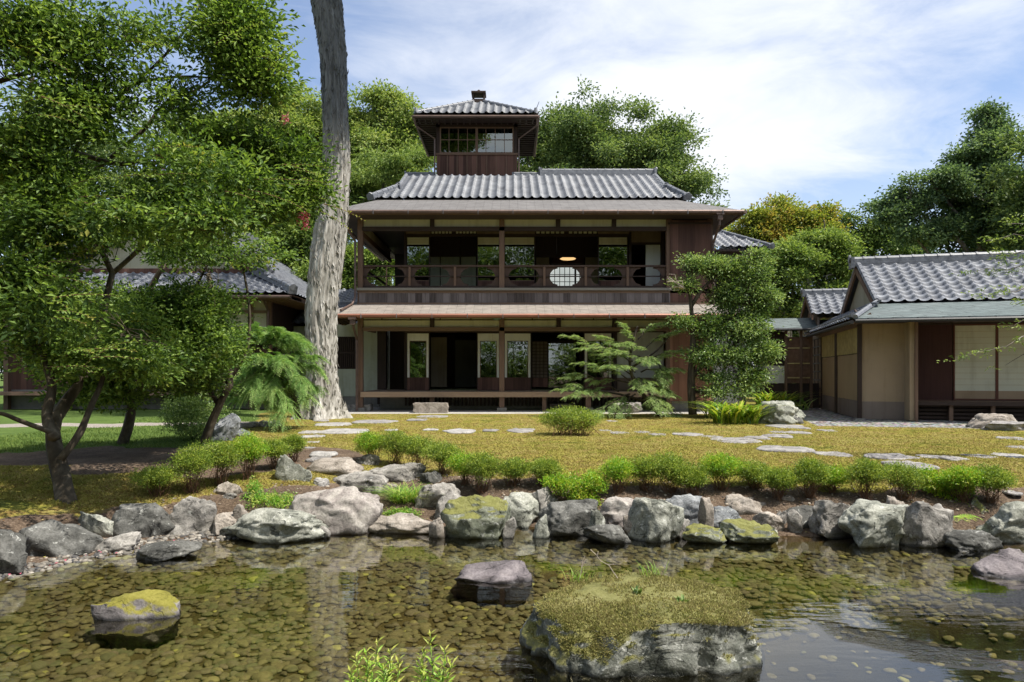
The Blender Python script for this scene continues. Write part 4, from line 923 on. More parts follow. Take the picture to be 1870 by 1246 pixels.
# lower pent roof, hipped round the left and right corners
def pent(name,yw,ye,zw,ze,xl,xr,ol,orr,mat,yback,gut,th=.05):
    a=(xl-ol,ye,ze); b=(xr+orr,ye,ze); c=(xr,yw,zw); d=(xl,yw,zw)
    m=MB(); sheet(m,a,b,c,d,th)
    r_=pt(m,name,mat)
    m=MB(); sheet(m,(xl-ol,yback,ze),a,d,(xl,yback,zw),th); sheet(m,b,(xr+orr,yback,ze),(xr,yback,zw),c,th); m.build('side_slope',mat,r_)
    g=MB(); g.tube([(xl-ol,ye-.05,ze-.05),(xr+orr,ye-.05,ze-.05)],.055,8); g.tube([(xl-ol-.05,ye-.05,ze-.05),(xl-ol-.05,yback,ze-.05)],.05,8); g.tube([(xr+orr+.05,ye-.05,ze-.05),(xr+orr+.05,yback,ze-.05)],.05,8)
    pt(g,'gutter',gut)
    hk=MB()
    x=xl-ol+.3
    while x<xr+orr: hk.bar((x,ye-.11,ze-.0),(x,ye-.11,ze-.13),.014,.014); x+=.98
    pt(hk,'gutter_bracket',MT['ridge'])
    # rafters under the eave
    f=MB(); x=xl+.05; s=(zw-ze)/(yw-ye)
    while x<xr: 
        y0=yw if xl<x<xr else yw
        f.bar((x,ye+.03,ze-.085+.03*s),(x,yw,zw-.085),.045,.06); x+=.30
    yy=yw+.1
    while yy<yback:
        f.bar((xl-ol+.03,yy,ze-.085),(xl,yy,zw-.085),.045,.06); f.bar((xr+orr-.03,yy,ze-.085),(xr,yy,zw-.085),.045,.06); yy+=.30
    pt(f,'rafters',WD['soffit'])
    pt(MB().box(xl-ol+.02,xr+orr-.02,ye+.01,ye+.04,ze-.12,ze-.045),'fascia',WD['brownx'])
pent('lower_pent_roof',19.94,19.0,3.14,2.76,XL,XR,1.0,1.0,MT['shingle_lo'],22.3,MT['redcopper'])
# upper shingled eave band
pent('upper_eave_band',20.9,19.28,6.40,5.70,-4.10,5.05,1.07,1.46,MT['shingle_hi'],27.6,MT['copper'])
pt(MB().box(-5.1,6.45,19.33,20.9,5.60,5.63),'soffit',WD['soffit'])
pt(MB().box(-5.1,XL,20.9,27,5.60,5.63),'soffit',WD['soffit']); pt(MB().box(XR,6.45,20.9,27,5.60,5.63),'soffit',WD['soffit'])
# downpipes
def pipe(pts,r=.035,par=None): 
    m=MB(); m.tube(pts,r,8); m.cur=0
    p=np.array(pts[0]); m.box(p[0]-.11,p[0]+.11,p[1]-.09,p[1]+.09,p[2]-.06,p[2]+.06); m.box(p[0]-.07,p[0]+.07,p[1]-.06,p[1]+.06,p[2]-.2,p[2]-.06)
    return pt(m,'downpipe',MT['copper'])
pipe([(-4.80,19.28,5.63),(-4.80,19.3,5.42),(-4.55,19.86,4.95),(-4.55,19.86,3.3),(-4.62,19.75,3.1),(-4.78,19.1,2.87)])
pipe([(-4.42-.0,19.0,2.66),(-4.42,19.05,2.42),(-4.50,19.84,2.1),(-4.50,19.84,.02)])
pipe([(5.85,19.28,5.63),(5.85,19.3,5.3),(5.84,19.84,4.9),(5.84,19.84,3.1)])
# the tiled main roof (irimoya)
ey,ez=20.9,6.42; ry,rz=24.0,8.02; sl=math.hypot(ry-ey,rz-ez); vdir=(0,(ry-ey)/sl,(rz-ez)/sl)
gl0,gl1=-3.68,4.99; t_=.38
rf=tile_slope('tiled_roof',(0,ey,ez),(1,0,0),vdir,[(-4.30,0),(5.35,0),(gl1,sl*t_),(gl1,sl),(gl0,sl),(gl0,sl*t_)],H,seed=2)
tile_slope('tiled_roof_back',(0,2*ry-ey,ez),(-1,0,0),(0,-vdir[1],vdir[2]),[(-5.35,0),(4.30,0),(-gl0,sl*t_),(-gl0,sl),(-gl1,sl),(-gl1,sl*t_)],H,seed=3,su=6,sv=2)
zt=ez+(rz-ez)*t_; yt=ey+(ry-ey)*t_
for s,xe,xg in ((-1,-4.30,gl0),(1,5.35,gl1)):
    h_=abs(xe-xg); vv=nrm(np.array([-s*h_,0,zt-ez])); L2=math.hypot(h_,zt-ez)
    tile_slope('tiled_hip',(xe,ry,ez),(0,1,0),vv,[(-(ry-ey),0),(ry-ey,0),(ry-yt,L2),(-(ry-yt),L2)],H,seed=4+s,su=6,sv=2)
    pt(MB().prism([(xg,yt,zt),(xg,2*ry-yt,zt),(xg,ry,rz)],(-s*.05,0,0)),'gable_board',WD['dark'])
m=MB(); m.box(gl0+.05,gl1-.05,ey+.1,2*ry-ey-.1,6.30,6.36); pt(m,'roof_deck',WD['dark'])
def ridge_obj(par,*a,M=None,**k):
    m=MB(M); ridge(m,*a,**k); return m.build('ridge_tiles',MT['ridge'],par)
ridge_obj(rf,(gl0+.0,ry,rz-.02),(-2.72,ry,rz-.02),.16,.10,.065,ends=(True,False)); ridge_obj(rf,(.0,ry,rz-.02),(1.02,ry,rz-.02),.16,.10,.065,ends=(False,False)); ridge_obj(rf,(1.02,ry,rz-.03),(gl1,ry,rz-.03),.24,.22,.08)
for s,xe,xg in ((-1,-4.30,gl0),(1,5.35,gl1)):
    ridge_obj(rf,(xe-.0,ey+.02,ez+.02),(xg+s*.02,yt,zt+.02),.17,.11,.07,ends=(True,True)); ridge_obj(rf,(xe,2*ry-ey,ez+.02),(xg+s*.02,2*ry-yt,zt+.02),.17,.11,.07)
    MB().tube([(xg,yt,zt+.06),(xg,ry,rz+.06)],.07,8).build('verge_tiles',MT['ridge'],rf)
# ------------------------------------------------------------ lookout tower
tx,ty,tw=-1.24,24.15,1.43; td=2.86; zt0,zt1=7.9,10.1
s_=F/ty; TZ=lambda py: ZC+(HY-py)/s_; TX=lambda px:(px-CX)/s_
zs=TZ(282); zh=TZ(232)
tb=MB()
for a,b,c,d in ((tx-tw,tx+tw,ty,ty+.05),(tx-tw,tx+tw,ty+td-.05,ty+td),(tx-tw,tx-tw+.05,ty+.05,ty+td-.05),(tx+tw-.05,tx+tw,ty+.05,ty+td-.05)): tb.box(a,b,c,d,zt0,zs)
tb.box(tx-tw,tx+tw,ty,ty+td,zt1-.05,zt1)
T=pt(tb,'tower_wall',WD['redboards'])
m=MB()
for k in range(9): xx=tx-tw+.04+(2*tw-.08)*k/8; m.box(xx-.014,xx+.014,ty-.022,ty-.001,zt0,zs-.02)
m.box(tx-tw-.02,tx+tw+.02,ty-.045,ty+.0,zs-.03,zs+.03); m.build('batten',WD['brown'],T)
for sx in (-1,1):
    for yy in (ty,ty+td-.12): MB().box(tx+sx*(tw-.06)-.06,tx+sx*(tw-.06)+.06,yy,yy+.12,zs,zt1-.05).build('corner_post',WD['dark'],T)
MB().box(tx-tw,tx+tw,ty,ty+.08,zh,zh+.10).box(tx-tw,tx+tw,ty+.02,ty+.05,zh+.1,zt1-.05).build('lintel',WD['dark'],T)
MB().box(tx-tw+.25,tx-.06,ty-.0,ty+.019,zh+.16,zt1-.16).build('paper_panel',MT['greenwall'],T); MB().box(tx+.06,tx+tw-.25,ty,ty+.019,zh+.16,zt1-.16).build('paper_panel',MT['greenwall'],T)
for k in range(2):
    xa=TX(803)+(TX(938)-TX(803))*k/2; xb=TX(803)+(TX(938)-TX(803))*(k+1)/2
    wn=MB().box(xa,xa+.045,ty+.0,ty+.05,zs+.03,zh).box(xb-.045,xb,ty,ty+.05,zs+.03,zh).box(xa+.045,xb-.045,ty,ty+.05,zs+.03,zs+.075).box(xa+.045,xb-.045,ty,ty+.05,zh-.045,zh)
    wn=pt(wn,'tower_window',WD['brown'])
    m=MB()
    for j in (1,2,3): xx=xa+(xb-xa)*j/4; m.box(xx-.011,xx+.011,ty+.005,ty+.04,zs+.075,zh-.045)
    m.box(xa+.045,xb-.045,ty+.003,ty+.042,(zs+zh)/2+.02,(zs+zh)/2+.044).build('glazing_bar',WD['brown'],wn)
    MB().box(xa+.045,xb-.045,ty+.02,ty+.028,zs+.075,zh-.045).build('glass_pane',MT['glass'],wn)
MB().box(tx-tw+.03,tx+tw-.03,ty+1.6,ty+1.64,zs,zt1-.1).build('inner_wall',WD['dark'],T)
for sx in (-1,1): 
    MB().box(tx+sx*(tw-.03)-.02,tx+sx*(tw-.03)+.02,ty+.12,ty+td-.12,zs+.05,zh).build('side_pane',MT['glass'],T)
# its pyramid roof
ov=.69; E=tw+ov; cy=ty+td/2; cyE=td/2+ov; ze_=9.98; za_=11.22; sl=math.hypot(cyE,za_-ze_)
TR=None
for k,(o_,u_,v_,hw) in enumerate((((tx,cy-cyE,ze_),(1,0,0),(0,cyE,za_-ze_),E),((tx,cy+cyE,ze_),(-1,0,0),(0,-cyE,za_-ze_),E),((tx-E,cy,ze_),(0,-1,0),(E,0,za_-ze_),cyE),((tx+E,cy,ze_),(0,1,0),(-E,0,za_-ze_),cyE))):
    tile_slope('tower_roof',o_,u_,v_,[(-hw,0),(hw,0),(0,sl)],H,seed=20+k)
m=MB()
for sx in (-1,1):
    for sy in (-1,1):
        a=np.array((tx+sx*E*.97,cy+sy*cyE*.97,ze_+.04)); b=np.array((tx+sx*.2,cy+sy*.2,za_-.09))
        ridge(m,a,b,.13,.06,.06,.24,ends=(False,False)); m.tube([a+(0,0,.0),a+(0,0,.2)],[.09,.05],8)
        d=nrm(np.array([sx,sy,0.])); m.tube([a+(0,0,.12),a+d*.16+np.array([0,0,.38])],[.014,.008],5)
pt(m,'tower_ridge_tiles',MT['ridge'])
m=MB(); m.box(tx-E,tx+E,cy-cyE,cy+cyE,ze_-.05,ze_-.02); m.box(tx-E,tx+E,cy-cyE-.0,cy-cyE+.03,ze_-.16,ze_-.05).box(tx-E,tx-E+.03,cy-cyE+.03,cy+cyE,ze_-.16,ze_-.05).box(tx+E-.03,tx+E,cy-cyE+.03,cy+cyE,ze_-.16,ze_-.05)
x=tx-E+.1
while x<tx+E: m.box(x,x+.045,cy-cyE+.03,ty-.0,ze_-.11,ze_-.05); x+=.22
y=cy-cyE+.2
while y<cy+cyE: m.box(tx-E+.03,tx-tw,y,y+.045,ze_-.11,ze_-.05).box(tx+tw,tx+E-.03,y,y+.045,ze_-.11,ze_-.05); y+=.22
pt(m,'tower_eave',WD['soffit'])
m=MB(); m.tube([(tx-E-.02,cy-cyE-.05,ze_-.09),(tx+E+.02,cy-cyE-.05,ze_-.09)],.045,8)
for sx in (-1,1):
    m.tube([(tx+sx*(E+.04),cy-cyE-.05,ze_-.09),(tx+sx*(E+.04),cy+cyE,ze_-.09)],.04,8)
    m.tube([(tx+sx*(E-.02),cy-cyE+.0,ze_-.12),(tx+sx*(E-.03),cy-cyE+.1,ze_-.35),(tx+sx*(tw+.05),ty-.05,ze_-.62),(tx+sx*(tw+.05),ty-.05,zt0+.15)],.028,8)
pt(m,'tower_gutter',MT['copper'])
m=MB(); m.box(tx-.25,tx+.25,cy-.25,cy+.25,za_-.12,za_+.02).box(tx-.2,tx+.2,cy-.2,cy+.2,za_+.02,za_+.06)
for sx in (-1,1): m.box(tx+sx*.2-.03,tx+sx*.2+.03,cy-.22,cy+.22,za_+.06,za_+.27)
m.box(tx-.27,tx+.27,cy-.27,cy+.27,za_+.27,za_+.33); m.tube([(tx,cy,za_+.33),(tx,cy,za_+.42),(tx,cy,za_+.47)],[.09,.08,.03],10)
pt(m,'roof_finial',WD['dark'])
# rear wing on the right with tiled hip roof
m=MB(); m.box(5.79,8.0,23.4,28,0,5.28); WG=pt(m,'rear_wing_wall',m_plain('grey_plaster',(.20,.21,.22),.9,.1,1.2,.05,.1))
m=MB()
for px in (1300,1312,1325,1345): xx=(px-CX)/F*23.35; m.box(xx-.05,xx+.05,23.34,23.4,2.8,5.28)
m.build('batten',WD['dark'],WG)
ey2,ez2=22.75,5.27; k_=math.hypot(2.4,1.05)
tile_slope('rear_wing_roof',(0,ey2,ez2),(1,0,0),(0,2.4,1.05),[(5.6,0),(8.65,0),(7.35,k_),(5.6,k_)],H,seed=31)
tile_slope('rear_wing_roof',(8.65,25.15,ez2),(0,1,0),(-1.3,0,1.05),[(-2.4,0),(2.4,0),(0,math.hypot(1.3,1.05))],H,seed=32)
m=MB(); ridge(m,(8.62,ey2+.03,ez2),(7.35,ey2+2.4,ez2+1.05),.16,.1,.065); ridge(m,(5.6,ey2+2.4,ez2+1.05),(7.35,ey2+2.4,ez2+1.05),.18,.12,.07); pt(m,'wing_ridge_tiles',MT['ridge'])
pt(MB().box(5.7,8.6,ey2+.05,26,ez2-.10,ez2-.03),'wing_eave',WD['soffit'])
# left entrance wing seen beside the big tree
m=MB(); ys=22.4; s_=F/ys; LX=lambda px:(px-CX)/s_; LZ=lambda py: ZC+(HY-py)/s_
m.box(LX(560),LX(613),ys,ys+.1,LZ(724),2.75).box(LX(653),LX(690),ys,ys+.1,LZ(716),2.75).box(LX(613),LX(653),ys,ys+.1,LZ(724),LZ(674)).box(LX(613),LX(653),ys,ys+.1,LZ(615),2.75)
LW=pt(m,'side_wing_wall',MT['greenwall'])
w_=MB(); 
for k in range(11): xx=LX(614)+(LX(652)-LX(614))*k/10; w_.box(xx-.018,xx+.018,ys-.01,ys+.03,LZ(674),LZ(615))
w_.box(LX(613),LX(653),ys-.014,ys-.0105,LZ(646),LZ(643)); w_=w_.build('lattice_window',WD['dark'],LW)
MB().box(LX(613),LX(653),ys+.2,ys+.25,LZ(676),LZ(613)).build('dark_backing',WD['dark'],LW)
MB().box(LX(550),LX(692),ys+.02,ys+.12,-.02,LZ(724)).build('foundation',MT['concrete'],LW)
pt(MB().box(LX(690),LX(706),ys-.1,ys+.1,.1,2.7),'dark_panel',WD['dark']); pt(MB().box(LX(706),LX(742),ys+.6,ys+.7,.1,2.7),'dark_panel',WD['dark'])
# small blue grey tiled roof behind the left corner
tile_slope('side_wing_roof',(0,24.4,3.36),(1,0,0),(0,2,.95),[(-8.4,0),(-4.6,0),(-4.6,2.2),(-7.0,2.2)],H,seed=34)
pt(MB().box(-8.2,-4.6,24.5,27,0,3.3),'side_wing_wall',MT['greenwall'])
# ------------------------------------------------------------ things hung from or set before the house
def lamp(name,px,py,Y,rad,hgt,mat,label,cord):
    c=P(px,py,Y); o=empty(name,c,label,'lamp')
    m=MB(); n=16; pr=[(.12,1),(.3,.85),(.8,.45),(1,.1),(1,0),(.85,-.25),(.4,-.55)]
    v=[];f=[]
    for (a,b) in pr:
        for k in range(n): t=2*math.pi*k/n; v.append((c[0]+rad*a*math.cos(t),c[1]+rad*a*math.sin(t),c[2]+hgt*b))
    for j in range(len(pr)-1):
        for k in range(n): f.append((j*n+k,j*n+(k+1)%n,(j+1)*n+(k+1)%n,(j+1)*n+k))
    m.add(v,f+[tuple(range(n)),tuple(range((len(pr)-1)*n,len(pr)*n))]); m.build('lamp_shade',mat,o,smooth=True)
    MB().tube([c+(0,0,hgt),c+(0,0,hgt+cord)],.012,6).build('cord',MT['iron'],o); return o
lamp('pendant_lamp',907,582,19.75,.13,.07,MT['verd'],'green enamel lamp hanging under the eave of the ground floor veranda',.10)
mm,nt,N,L,B=newmat('warm_lamp'); B.inputs['Base Color'].default_value=(.8,.55,.25,1); B.inputs['Emission Color'].default_value=(1,.62,.26,1); B.inputs['Emission Strength'].default_value=.55
lamp('pendant_lamp',1037,473,23.2,.27,.07,mm,'lit warm shade hanging in the dark upper room above the oval opening',.85)
def granite(px0,px1,py0,py1,label,seed):
    Y=G(0,py1)[1]; x0,x1=(px0-CX)/F*Y,(px1-CX)/F*Y; z1=ZC-(py0-HY)/F*Y
    bm=bmesh.new(); bmesh.ops.create_cube(bm,size=1); bmesh.ops.bevel(bm,geom=bm.edges[:],offset=.035,segments=2,affect='EDGES'); bmesh.ops.subdivide_edges(bm,edges=bm.edges[:],cuts=4,use_grid_fill=True)
    for v in bm.verts:
        c=v.co; c.x=(x0+x1)/2+c.x*(x1-x0)+.012*math.sin(9*c.z+seed)+.006*math.sin(31*c.x+seed); c.y=Y+.21+c.y*.42; c.z=z1/2+c.z*z1+.005*math.sin(23*c.x+seed)
    me=bpy.data.meshes.new('step_block')
    for v in bm.verts: v.co-=Vector(((x0+x1)/2,Y+.21,0))
    bm.to_mesh(me); bm.free(); o=link('step_block',me,MR['tan'] if seed==1 else MR['grey'],None,((x0+x1)/2,Y+.21,0)); tag(o,label,'stone block')
granite(755,817,736.5,754.5,'squared beige granite step block before the veranda, the wider left one',1)
granite(1005,1053,737.5,749,'squared grey granite step block half behind the clipped azalea',2)
granite(634,676,739,751,'low grey block of stone in the shade at the left veranda corner',3)
# ------------------------------------------------------------ tea house on the right (local frame: a along the front, b to the back)
_u=TU/np.linalg.norm(TU); _v=TV/np.linalg.norm(TV)
MT4=Matrix(((_u[0],_v[0],0,TC[0]),(_u[1],_v[1],0,TC[1]),(0,0,1,0),(0,0,0,1)))
def LP(a,b,z): return np.array([TC[0]+a*_u[0]+b*_v[0],TC[1]+a*_u[1]+b*_v[1],z])
def T_(px,py,b):
    d=np.array([(px-CX)/F,1.]); t,a=np.linalg.solve(np.array([d,-_u]).T,TC+b*_v); return a,ZC-(py-HY)/F*t
def S_(px,py,a):
    d=np.array([(px-CX)/F,1.]); t,b=np.linalg.solve(np.array([d,-_v]).T,TC+a*_u); return b,ZC-(py-HY)/F*t
TH=empty('tea_house',tuple(LP(0,0,0)),'low tea house with sand coloured walls and tiled gable roof over green copper eaves','house')
def tb_(name,boxes,mat,par=None):
    m=MB(MT4)
    for q in boxes: m.box(*q)
    return m.build(name,mat,par or TH)
MT['sand']=m_plain('sand_plaster',(.31,.235,.155),.95,.10,1.3,.12,.1,bs=90)
MT['sandlow']=m_plain('grey_dado_plaster',(.185,.15,.125),.95,.10,1.3,.12,.1,bs=90)
MT['teapaper']=m_plain('tea_house_shoji_paper',(.66,.65,.53),.8,.04,2,0,.1)
MT['doortan']=m_plain('tan_panel',(.40,.29,.19),.8,.06,2,0,.1)
tb_('front_wall',[(0.04,.96,0,.08,.44,2.36)],MT['sand']); tb_('front_wall_dado',[(0.04,.96,-.004,.08,.02,.438)],MT['sandlow'])
tb_('wing_wall',[(.96,1.06,-.42,.9,.03,2.36)],MT['sand'])
tb_('post',[(-.05,.04,-.05,.04,.04,2.36)],WD['dark']); tb_('post',[(1.06,1.12,-.47,-.36,0,2.36)],WD['brown']); tb_('post_stone',[(-.12,.10,-.12,.1,-.03,.04)],MT['concrete'])
tb_('beam',[(-.05,8,-.05,.05,2.36,2.46)],WD['darkx']); 
# recessed veranda
tb_('veranda_floor',[(1.12,8,-.05,.95,.40,.46)],WD['brown']); tb_('veranda_edge',[(1.12,8,-.075,-.05,.37,.465)],WD['darkx'])
tb_('foundation',[(1.12,8,.35,.4,-.02,.40)],WD['dark']); 
for a in (1.9,2.75,4.0): tb_('short_post',[(a,a+.08,.0,.08,0,.40)],WD['brown'])
m=MB(MT4); 
for k in range(4): m.box(1.12,8,.12,.13,.05+k*.09,.10+k*.09)
m.build('slat_band',WD['dark'],TH)
tb_('dark_door',[(1.06,2.25,.9,.95,.46,2.36)],m_wood('lacquered_door',(.035,.012,.010),(.085,.035,.028)))
tb_('side_panel',[(1.06,1.09,.9,.95,.46,2.36)],WD['dark'])
a=2.27
for k in range(5):
    w_=.92; s=tb_('shoji_screen',[(a,a+.03,.88,.92,.47,2.30),(a+w_-.03,a+w_,.88,.92,.47,2.30),(a+.03,a+w_-.03,.88,.92,.47,.50),(a+.03,a+w_-.03,.88,.92,2.27,2.30)],m_wood('red_frame',(.09,.03,.02),(.17,.07,.05)) if k==0 else bpy.data.materials['red_frame'])
    m=MB(MT4).box(a+.03,a+w_-.03,.895,.91,.69,2.27); m.build('paper_panel',MT['teapaper'],s)
    m=MB(MT4)
    for j in range(1,11): m.box(a+.03,a+w_-.03,.892,.8945,.69+1.58*j/11-.003,.69+1.58*j/11+.003)
    m.build('lattice_bar',MT['bamboo'],s)
    MB(MT4).box(a+.03,a+w_-.03,.893,.91,.50,.69).build('foot_panel',MT['doortan'],s)
    a+=w_
tb_('lintel',[(1.06,8,.86,.95,2.30,2.38)],WD['darkx']); tb_('head_wall',[(1.06,8,.9,.95,2.38,2.85)],MT['sandlow']); tb_('inner_ceiling',[(.0,8,0,.9,2.50,2.53)],WD['soffit'])
tb_('body',[(.3,8,1.0,4.6,0,2.7)],MT['sandlow'])
# left face
b_=lambda px: S_(px,600,0)[0]
b1,b2,b3,b4=b_(1531),b_(1527),b_(1503),b_(1483)
tb_('side_beam',[(-.05,.04,.04,7.2,2.22,2.34)],WD['brown']); tb_('post',[(-.045,.045,b2,b1,0,2.22)],WD['dark']); tb_('post',[(-.045,.045,b3-.0,b3+.14,0,2.22)],WD['dark']); tb_('post',[(-.045,.045,b4,b4+.12,0,2.22)],WD['dark'])
MT['latt']=m_wood('yellow_boards',(.20,.14,.08),(.36,.27,.16))
for (x0,x1) in ((.04,b1),(b2+.09,b3)):
    x1=x1 if x0<.1 else x1
    lo,hi=min(x0,x1),max(x0,x1)
    w=tb_('lattice_window',[(-.01,.03,lo,hi,1.60,2.22)],MT['papercream'])
    m=MB(MT4); n=int((hi-lo)/.09)
    for k in range(n+1): q=lo+(hi-lo)*k/n; m.box(-.035,-.012,q-.014,q+.014,1.60,2.22)
    m.build('slat',MT['bamboo'],w)
    tb_('side_board',[(-.02,.03,lo,hi,.45,1.58)],MT['latt']); tb_('side_board_low',[(-.025,.03,lo,hi,.02,.448)],MT['sandlow'])
g=tb_('grid_door',[(-.01,.02,b3+.14,b4,.1,2.22)],MT['brownwall']); m=MB(MT4)
for k in range(4): q=b3+.14+(b4-b3-.14)*k/3; m.box(-.03,-.011,q-.02,q+.02,.1,2.22)
for k in range(9): z=.1+2.12*k/8; m.box(-.032,-.0112,b3+.14,b4,z-.02,z+.02)
m.build('lattice_bar',WD['dark'],g)
tb_('dark_opening',[(.05,.1,b4+.12,b4+1.4,.1,2.3)],WD['dark'])
# roofs
ze,zt_,zr=2.37,2.80,4.02; be,bt,br=-.95,.32,2.32
m=MB(MT4); m.prism([(-.30,be,ze),(8.2,be,ze),(8.2,bt,zt_),(.46,bt,zt_)],(0,0,-.05)); gr=m.build('copper_eave',MT['copper_green'],TH)
MB(MT4).tube([(-.30,be-.05,ze-.07),(8.2,be-.05,ze-.07)],.045,8).build('gutter',MT['iron'],TH)
m=MB(MT4); a=-.1
while a<8: m.bar((a+.0,be+.05,ze-.08),(a,0,ze+.25),.04,.05); a+=.33
m.box(-.25,8.2,be+.03,0,ze-.075,ze-.06); m.build('rafters',WD['soffit'],TH)
U3=tuple(list(_u)+[0]); V3=np.array(list(_v)+[0])
def vslope(dv,dz): return V3*dv+np.array([0,0,dz])
sl=math.hypot(br-bt,zr-zt_)
rf=tile_slope('tiled_roof',LP(0,bt,zt_),U3,vslope(br-bt,zr-zt_),[(.42,0),(8.0,0),(5.0,sl),(.42,sl)],TH,pu=.285,pv=.24,seed=41)
tile_slope('tiled_roof_back',LP(0,2*br-bt,zt_),tuple(-x for x in U3),vslope(-(br-bt),zr-zt_),[(-8,0),(-.42,0),(-.42,sl),(-5,sl)],TH,seed=42,su=5,sv=2)
tb_('roof_deck',[(.45,7.5,bt+.1,2*br-bt-.1,zt_-.12,zt_-.06)],WD['dark'])
m=MB(MT4); m.prism([(.55,bt+.15,2.5),(.55,2*br-bt-.15,2.5),(.55,2*br-bt-.15,zt_+.0),(.55,br,zr-.15),(.55,bt+.15,zt_+.0)],(.06,0,0)); m.build('gable_wall',MT['cream'],TH)
m=MB(MT4)
for s in (-1,1):
    m.prism([(.38,br+s*(br-bt+.03),zt_-.17),(.38,br+s*(br-bt+.03),zt_-.02),(.38,br,zr-.02),(.38,br,zr-.19)],(.05,0,0))
m.build('bargeboard',WD['brown'],TH)
m=MB(MT4); ridge(m,(.30,br,zr-.03),(5.05,br,zr-.03),.24,.20,.085); m.build('ridge_tiles',MT['ridge'],rf)
for s in (-1,1):
    m=MB(MT4); n=9
    for k in range(n):
        t0,t1=k/n,(k+.97)/n; p=lambda t:(.44,br+s*(br-bt)*(1-t),zt_+(zr-zt_)*t+.075); m.tube([p(t0),p(t1)],[.07,.062],8)
    m.build('verge_tiles',MT['ridge'],rf)
# lean-to over the left side
ea=-.32; k2=math.hypot(.80,zt_-ze+.06)
lt=tile_slope('side_pent_tiles',LP(ea,0,ze-.03),tuple(-_v)+(0,),np.array(list(_u)+[0])*.80+np.array([0,0,zt_-ze+.06]),[(-6.2,0),(.55,0),(.0,k2),(-6.2,k2)],TH,seed=43)
m=MB(MT4); n=14
for k in range(n):
    t0,t1=k/n,(k+.96)/n; p=lambda t:(ea+.06,be+.35+t*6.6,ze+.10); m.tube([p(t0),p(t1)],[.065,.055],8)
m.tube([(ea+.03,be,ze+.03),(.45,bt,zt_+.05)],.06,8)
m.build('verge_tiles',MT['ridge'],lt)
MB(MT4).tube([(ea-.05,be-.05,ze-.09),(ea-.05,6.2,ze-.09)],.045,8).build('gutter',MT['iron'],TH)
m=MB(MT4); b=be+.3
while b<6.1: m.bar((ea+.03,b,ze-.10),(.1,b,ze+.12),.04,.05); b+=.32
m.build('rafters',WD['brown'],TH)
# rear annex with its own small gable and copper porch
AX=empty('annex',tuple(LP(-1,6,0)),'small tiled annex with bamboo screens joining the tea house at the back','house')
def ab_(name,boxes,mat,par=None):
    m=MB(MT4)
    for q in boxes: m.box(*q)
    return m.build(name,mat,par or AX)
bB=5.4
aL,zl=T_(1482,576,bB-.3); aR=aL+3.0; aK,zk=T_(1468,540,bB+1.0)
sl=math.hypot(1.3,zk-zl)
r2=tile_slope('tiled_roof',LP(0,bB-.3,zl),U3,vslope(1.3,zk-zl),[(aL,0),(aR,0),(aR,sl),(aL,sl)],AX,seed=45)
tile_slope('tiled_roof_back',LP(0,bB+2.3,zl),tuple(-x for x in U3),vslope(-1.3,zk-zl),[(-aR,0),(-aL,0),(-aL,sl),(-aR,sl)],AX,seed=46,su=5,sv=2)
m=MB(MT4); ridge(m,(aL-.05,bB+1.0,zk-.02),(aR,bB+1.0,zk-.02),.2,.16,.075); m.build('ridge_tiles',MT['ridge'],r2)
m=MB(MT4)
for s in (-1,1): m.prism([(aL+.0,bB+1+s*1.32,zl-.14),(aL,bB+1+s*1.32,zl),(aL,bB+1,zk),(aL,bB+1,zk-.17)],(.05,0,0))
m.build('bargeboard',WD['brown'],AX)
m=MB(MT4); m.prism([(aL+.2,bB-.1,zl-.5),(aL+.2,bB+2.1,zl-.5),(aL+.2,bB+2.1,zl-.05),(aL+.2,bB+1,zk-.1),(aL+.2,bB-.1,zl-.05)],(.06,0,0)); m.build('gable_wall',MT['sandlow'],AX)
ap,z0_=T_(1400,600,bB-.2); aq,_z=T_(1500,600,bB-.2); z1_=T_(1440,581,bB+.5)[1]
m=MB(MT4); m.prism([(ap-.6,bB-.2,z0_),(aq,bB-.2,z0_),(aq,bB+.6,z1_),(ap-.6,bB+.6,z1_)],(0,0,-.04)); m.build('copper_porch',MT['copper_green'],AX)
MB(MT4).tube([(ap-.6,bB-.25,z0_-.05),(aq-.3,bB-.25,z0_-.05)],.04,8).build('gutter',MT['iron'],AX)
bw=bB+.15
def aw(px): return T_(px,650,bw)[0]
def zw(py): return T_(1440,py,bw)[1]
ab_('lattice_wall',[(aw(1380),aw(1434),bw,bw+.05,zw(668),zw(606))],WD['dark']); m=MB(MT4)
for k in range(14): q=aw(1380)+(aw(1434)-aw(1380))*k/13; m.box(q-.012,q+.012,bw-.03,bw-.001,zw(668),zw(625))
m.build('slat',WD['darkx'],AX)
ab_('plaster_wall',[(aw(1380),aw(1434),bw,bw+.05,zw(700),zw(668)-.002)],MT['white']); ab_('dark_base',[(aw(1380),aw(1500),bw+.01,bw+.05,0,zw(700)-.002)],WD['dark'])
for (x0,x1) in ((1436,1461),(1464,1480)):
    m=MB(MT4); n=int((aw(x1)-aw(x0))/.035)
    for k in range(n): q=aw(x0)+(aw(x1)-aw(x0))*(k+.5)/n; m.tube([(q,bw-.03,zw(700)),(q,bw-.03,zw(616))],.014,5)
    m.box(aw(x0),aw(x1),bw-.01,bw+.02,zw(700),zw(616)); m.cur=1
    for py in (636,664,690): m.box(aw(x0),aw(x1),bw-.065,bw-.048,zw(py)-.02,zw(py)+.02)
    m.build('bamboo_screen',[m_plain('old_bamboo',(.22,.13,.085),.7,.25,9,.05,.2) if x0==1436 else bpy.data.materials['old_bamboo'],MT['bamboo']],AX)
for px in (1435,1462.5,1481): ab_('post',[(aw(px)-.04,aw(px)+.04,bw-.08,bw+.02,0,zw(604))],WD['brown'])
ab_('body',[(aL+.3,aR,bB+.3,bB+2,0,zl-.1)],WD['dark'])
